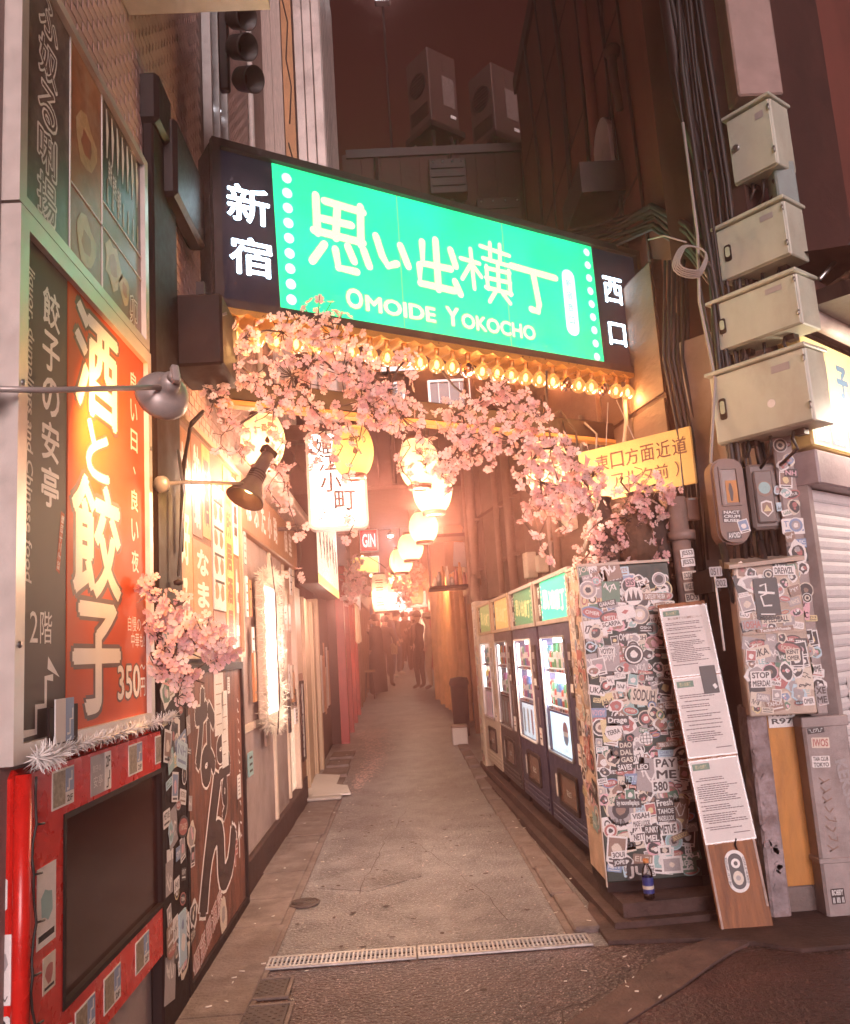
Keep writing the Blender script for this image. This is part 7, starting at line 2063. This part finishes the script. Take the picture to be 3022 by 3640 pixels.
    for r_, zz in prof:
        for k in range(n):
            a = 2 * math.pi * k / n; yy = math.sin(a) * r_ * 1.08
            lift = .055 if yy > .03 and zz < .03 else 0
            vs_.append((math.cos(a) * r_ * .92 + rnd.uniform(-.003, .003), .01 + (yy if yy < .06 or zz > .03 else yy * .9) + rnd.uniform(-.003, .003), 1.632 + zz + lift))
    hb.add(vs_, [(i * n + k, i * n + (k + 1) % n, (i + 1) * n + (k + 1) % n, (i + 1) * n + k) for i in range(len(prof) - 1) for k in range(n)], hairm, smooth=True)
    if hair == 'long':
        hb.lathe([(.085, 1.66), (.10, 1.60), (.105, 1.50), (.09, 1.40)], hairm, 12, X=Matrix.Translation((0, -.03, 0)))
    hb.build('hair', t)
    if coat:
        cb = MB(); rings = [(.08, .075, 1.47), (.155, .11, 1.43), (.205, .135, 1.36), (.20, .145, 1.15), (.19, .145, .98), (.22, .17, .7), (.235, .185, .35), (.245, .19, coat[1])]
        vs_ = []
        for rx, ry, zz in rings:
            for k in range(20):
                a = 2 * math.pi * k / 20; f_ = 1 + (.04 * math.sin(a * 5) if zz < .9 else 0)
                vs_.append((rx * math.cos(a) * f_, ry * math.sin(a) * f_, zz))
        cb.add(vs_, [((i + 1) * 20 + k, (i + 1) * 20 + (k + 1) % 20, i * 20 + (k + 1) % 20, i * 20 + k) for i in range(len(rings) - 1) for k in range(20)], coat[0], smooth=True); cb.build('coat', t)
    if extra == 'cap':
        b = MB(); b.lathe([(0, .12), (.07, .10), (.105, .05), (.108, .0)], M('check_cap', (.55, .40, .33), .8, var=.5, scale=45, bump=0), 16, X=Matrix.Translation((0, .01, 1.64))); b.add([(-.07, .09, 1.645), (.07, .09, 1.645), (.05, .19, 1.625), (-.05, .19, 1.625)], [(0, 1, 2, 3), (3, 2, 1, 0)], M('check_cap', (.55, .4, .33))); b.build('cap', t)
    if extra == 'hat':
        b = MB(); b.lathe([(0, .13), (.09, .11), (.108, .03), (.17, -.02), (.168, -.025), (.10, .0)], hairm, 18, X=Matrix.Translation((0, .01, 1.655))); b.build('bucket_hat', t)
    if extra == 'glasses':
        b = MB()
        for s in (-1, 1):
            b.box(s * .034 - .024, s * .034 + .024, .112, .118, 1.618, 1.648, ink); b.box(s * .085 - .003, s * .085 + .003, .0, .115, 1.636, 1.642, ink)
        b.build('sunglasses', t)
    if extra == 'bag':
        b = MB(); b.box(.16, .26, -.08, .14, .78, 1.05, M('tan_bag', (.50, .38, .26), .7, var=.2), ch=.02); b.tube([(.2, 0, 1.05), (.1, .08, 1.3), (-.05, .1, 1.42)], .012, M('tan_bag', (.5, .38, .26)), 6); b.build('bag', t)
    return t


blk = M('cloth_black', (.022, .017, .018), .85, var=.2, scale=10, bump=.1)
nav = M('cloth_navy', (.06, .07, .11), .85, var=.2, scale=10, bump=.1)
gry = M('cloth_grey', (.12, .09, .085), .85, var=.2, scale=10, bump=.1)
bge = M('cloth_beige', (.42, .29, .22), .85, var=.15, scale=8, bump=.1)
tan = M('cloth_sand', (.50, .36, .26), .85, var=.15, scale=8, bump=.1)
jean = M('cloth_denim', (.10, .10, .13), .85, var=.25, scale=12, bump=.1)
brn = M('cloth_brown', (.14, .07, .05), .85, var=.2, scale=10, bump=.1)
shw = M('shoe_white', (.65, .58, .54), .5, var=.1)
person('person in a long black coat and dark glasses, hand at the mouth', -.62, 18.9, 1.25, 1.74, blk, blk, pose='mouth', coat=(blk, .06), extra='glasses')
person('person in a black suit smoking, facing the person in the checked cap', .33, 19.6, .95, 1.76, blk, blk, pose='mouth')
person('person in beige jacket and sand trousers wearing a checked cap', .545, 19.3, 1.5, 1.70, bge, tan, pose='pocket', extra='cap')
person('person with a tan shoulder bag behind the long black coat', -.45, 20.6, -.4, 1.68, gry, gry, pose='pocket', extra='bag')
person('tall person in a navy denim jacket near the shops', -.40, 23.2, -1.0, 1.84, nav, jean, shoes=shw, pose='stand')
person('person in a dark grey jacket and jeans with pale trainers', -.18, 24.2, -1.4, 1.78, gry, jean, shoes=shw, pose='pocket')
person('person in a brown jacket seen from behind in the middle of the crowd', .02, 26.0, .1, 1.74, brn, blk, pose='stand')
person('person in a black bucket hat and patterned top', .30, 25.6, 2.6, 1.70, brn, blk, pose='phone', hair='long', extra='hat')
person('person in black with white shoes at the back of the crowd', .12, 28.4, 3.0, 1.72, blk, blk, shoes=shw, pose='cross')
person('farthest person in dark clothes by the shop wall', -.30, 29.0, 2.7, 1.75, gry, blk, pose='stand')

# ================================================================ AIR
hz = MB(); hz.box(-17, 17, -7, 63, -1.2, 12.4, blackm)
ho = hz.build('haze')
ho.data.materials.clear()
hm = bpy.data.materials.new('haze'); hm.use_nodes = True
hn = hm.node_tree; hn.nodes.remove(hn.nodes['Principled BSDF'])
# added forward-scattering mist for lamp haloes, plus even red scatter lifting the darks
ad = hn.nodes.new('ShaderNodeAddShader')
for k, (colr, dens, an) in enumerate((((1.0, .58, .52, 1), .0165, .87), ((1.0, .20, .155, 1), .0078, .0))):
    pv = hn.nodes.new('ShaderNodeVolumePrincipled')
    pv.inputs['Color'].default_value = colr; pv.inputs['Density'].default_value = dens; pv.inputs['Anisotropy'].default_value = an
    hn.links.new(pv.outputs[0], ad.inputs[k])
hn.links.new(ad.outputs[0], hn.nodes['Material Output'].inputs['Volume'])
ho.data.materials.append(hm)
tag(ho, 'warm red-tinted haze added through the alley for glow', 'haze', kind='stuff')

bpy.data.scenes.remove(TMP)
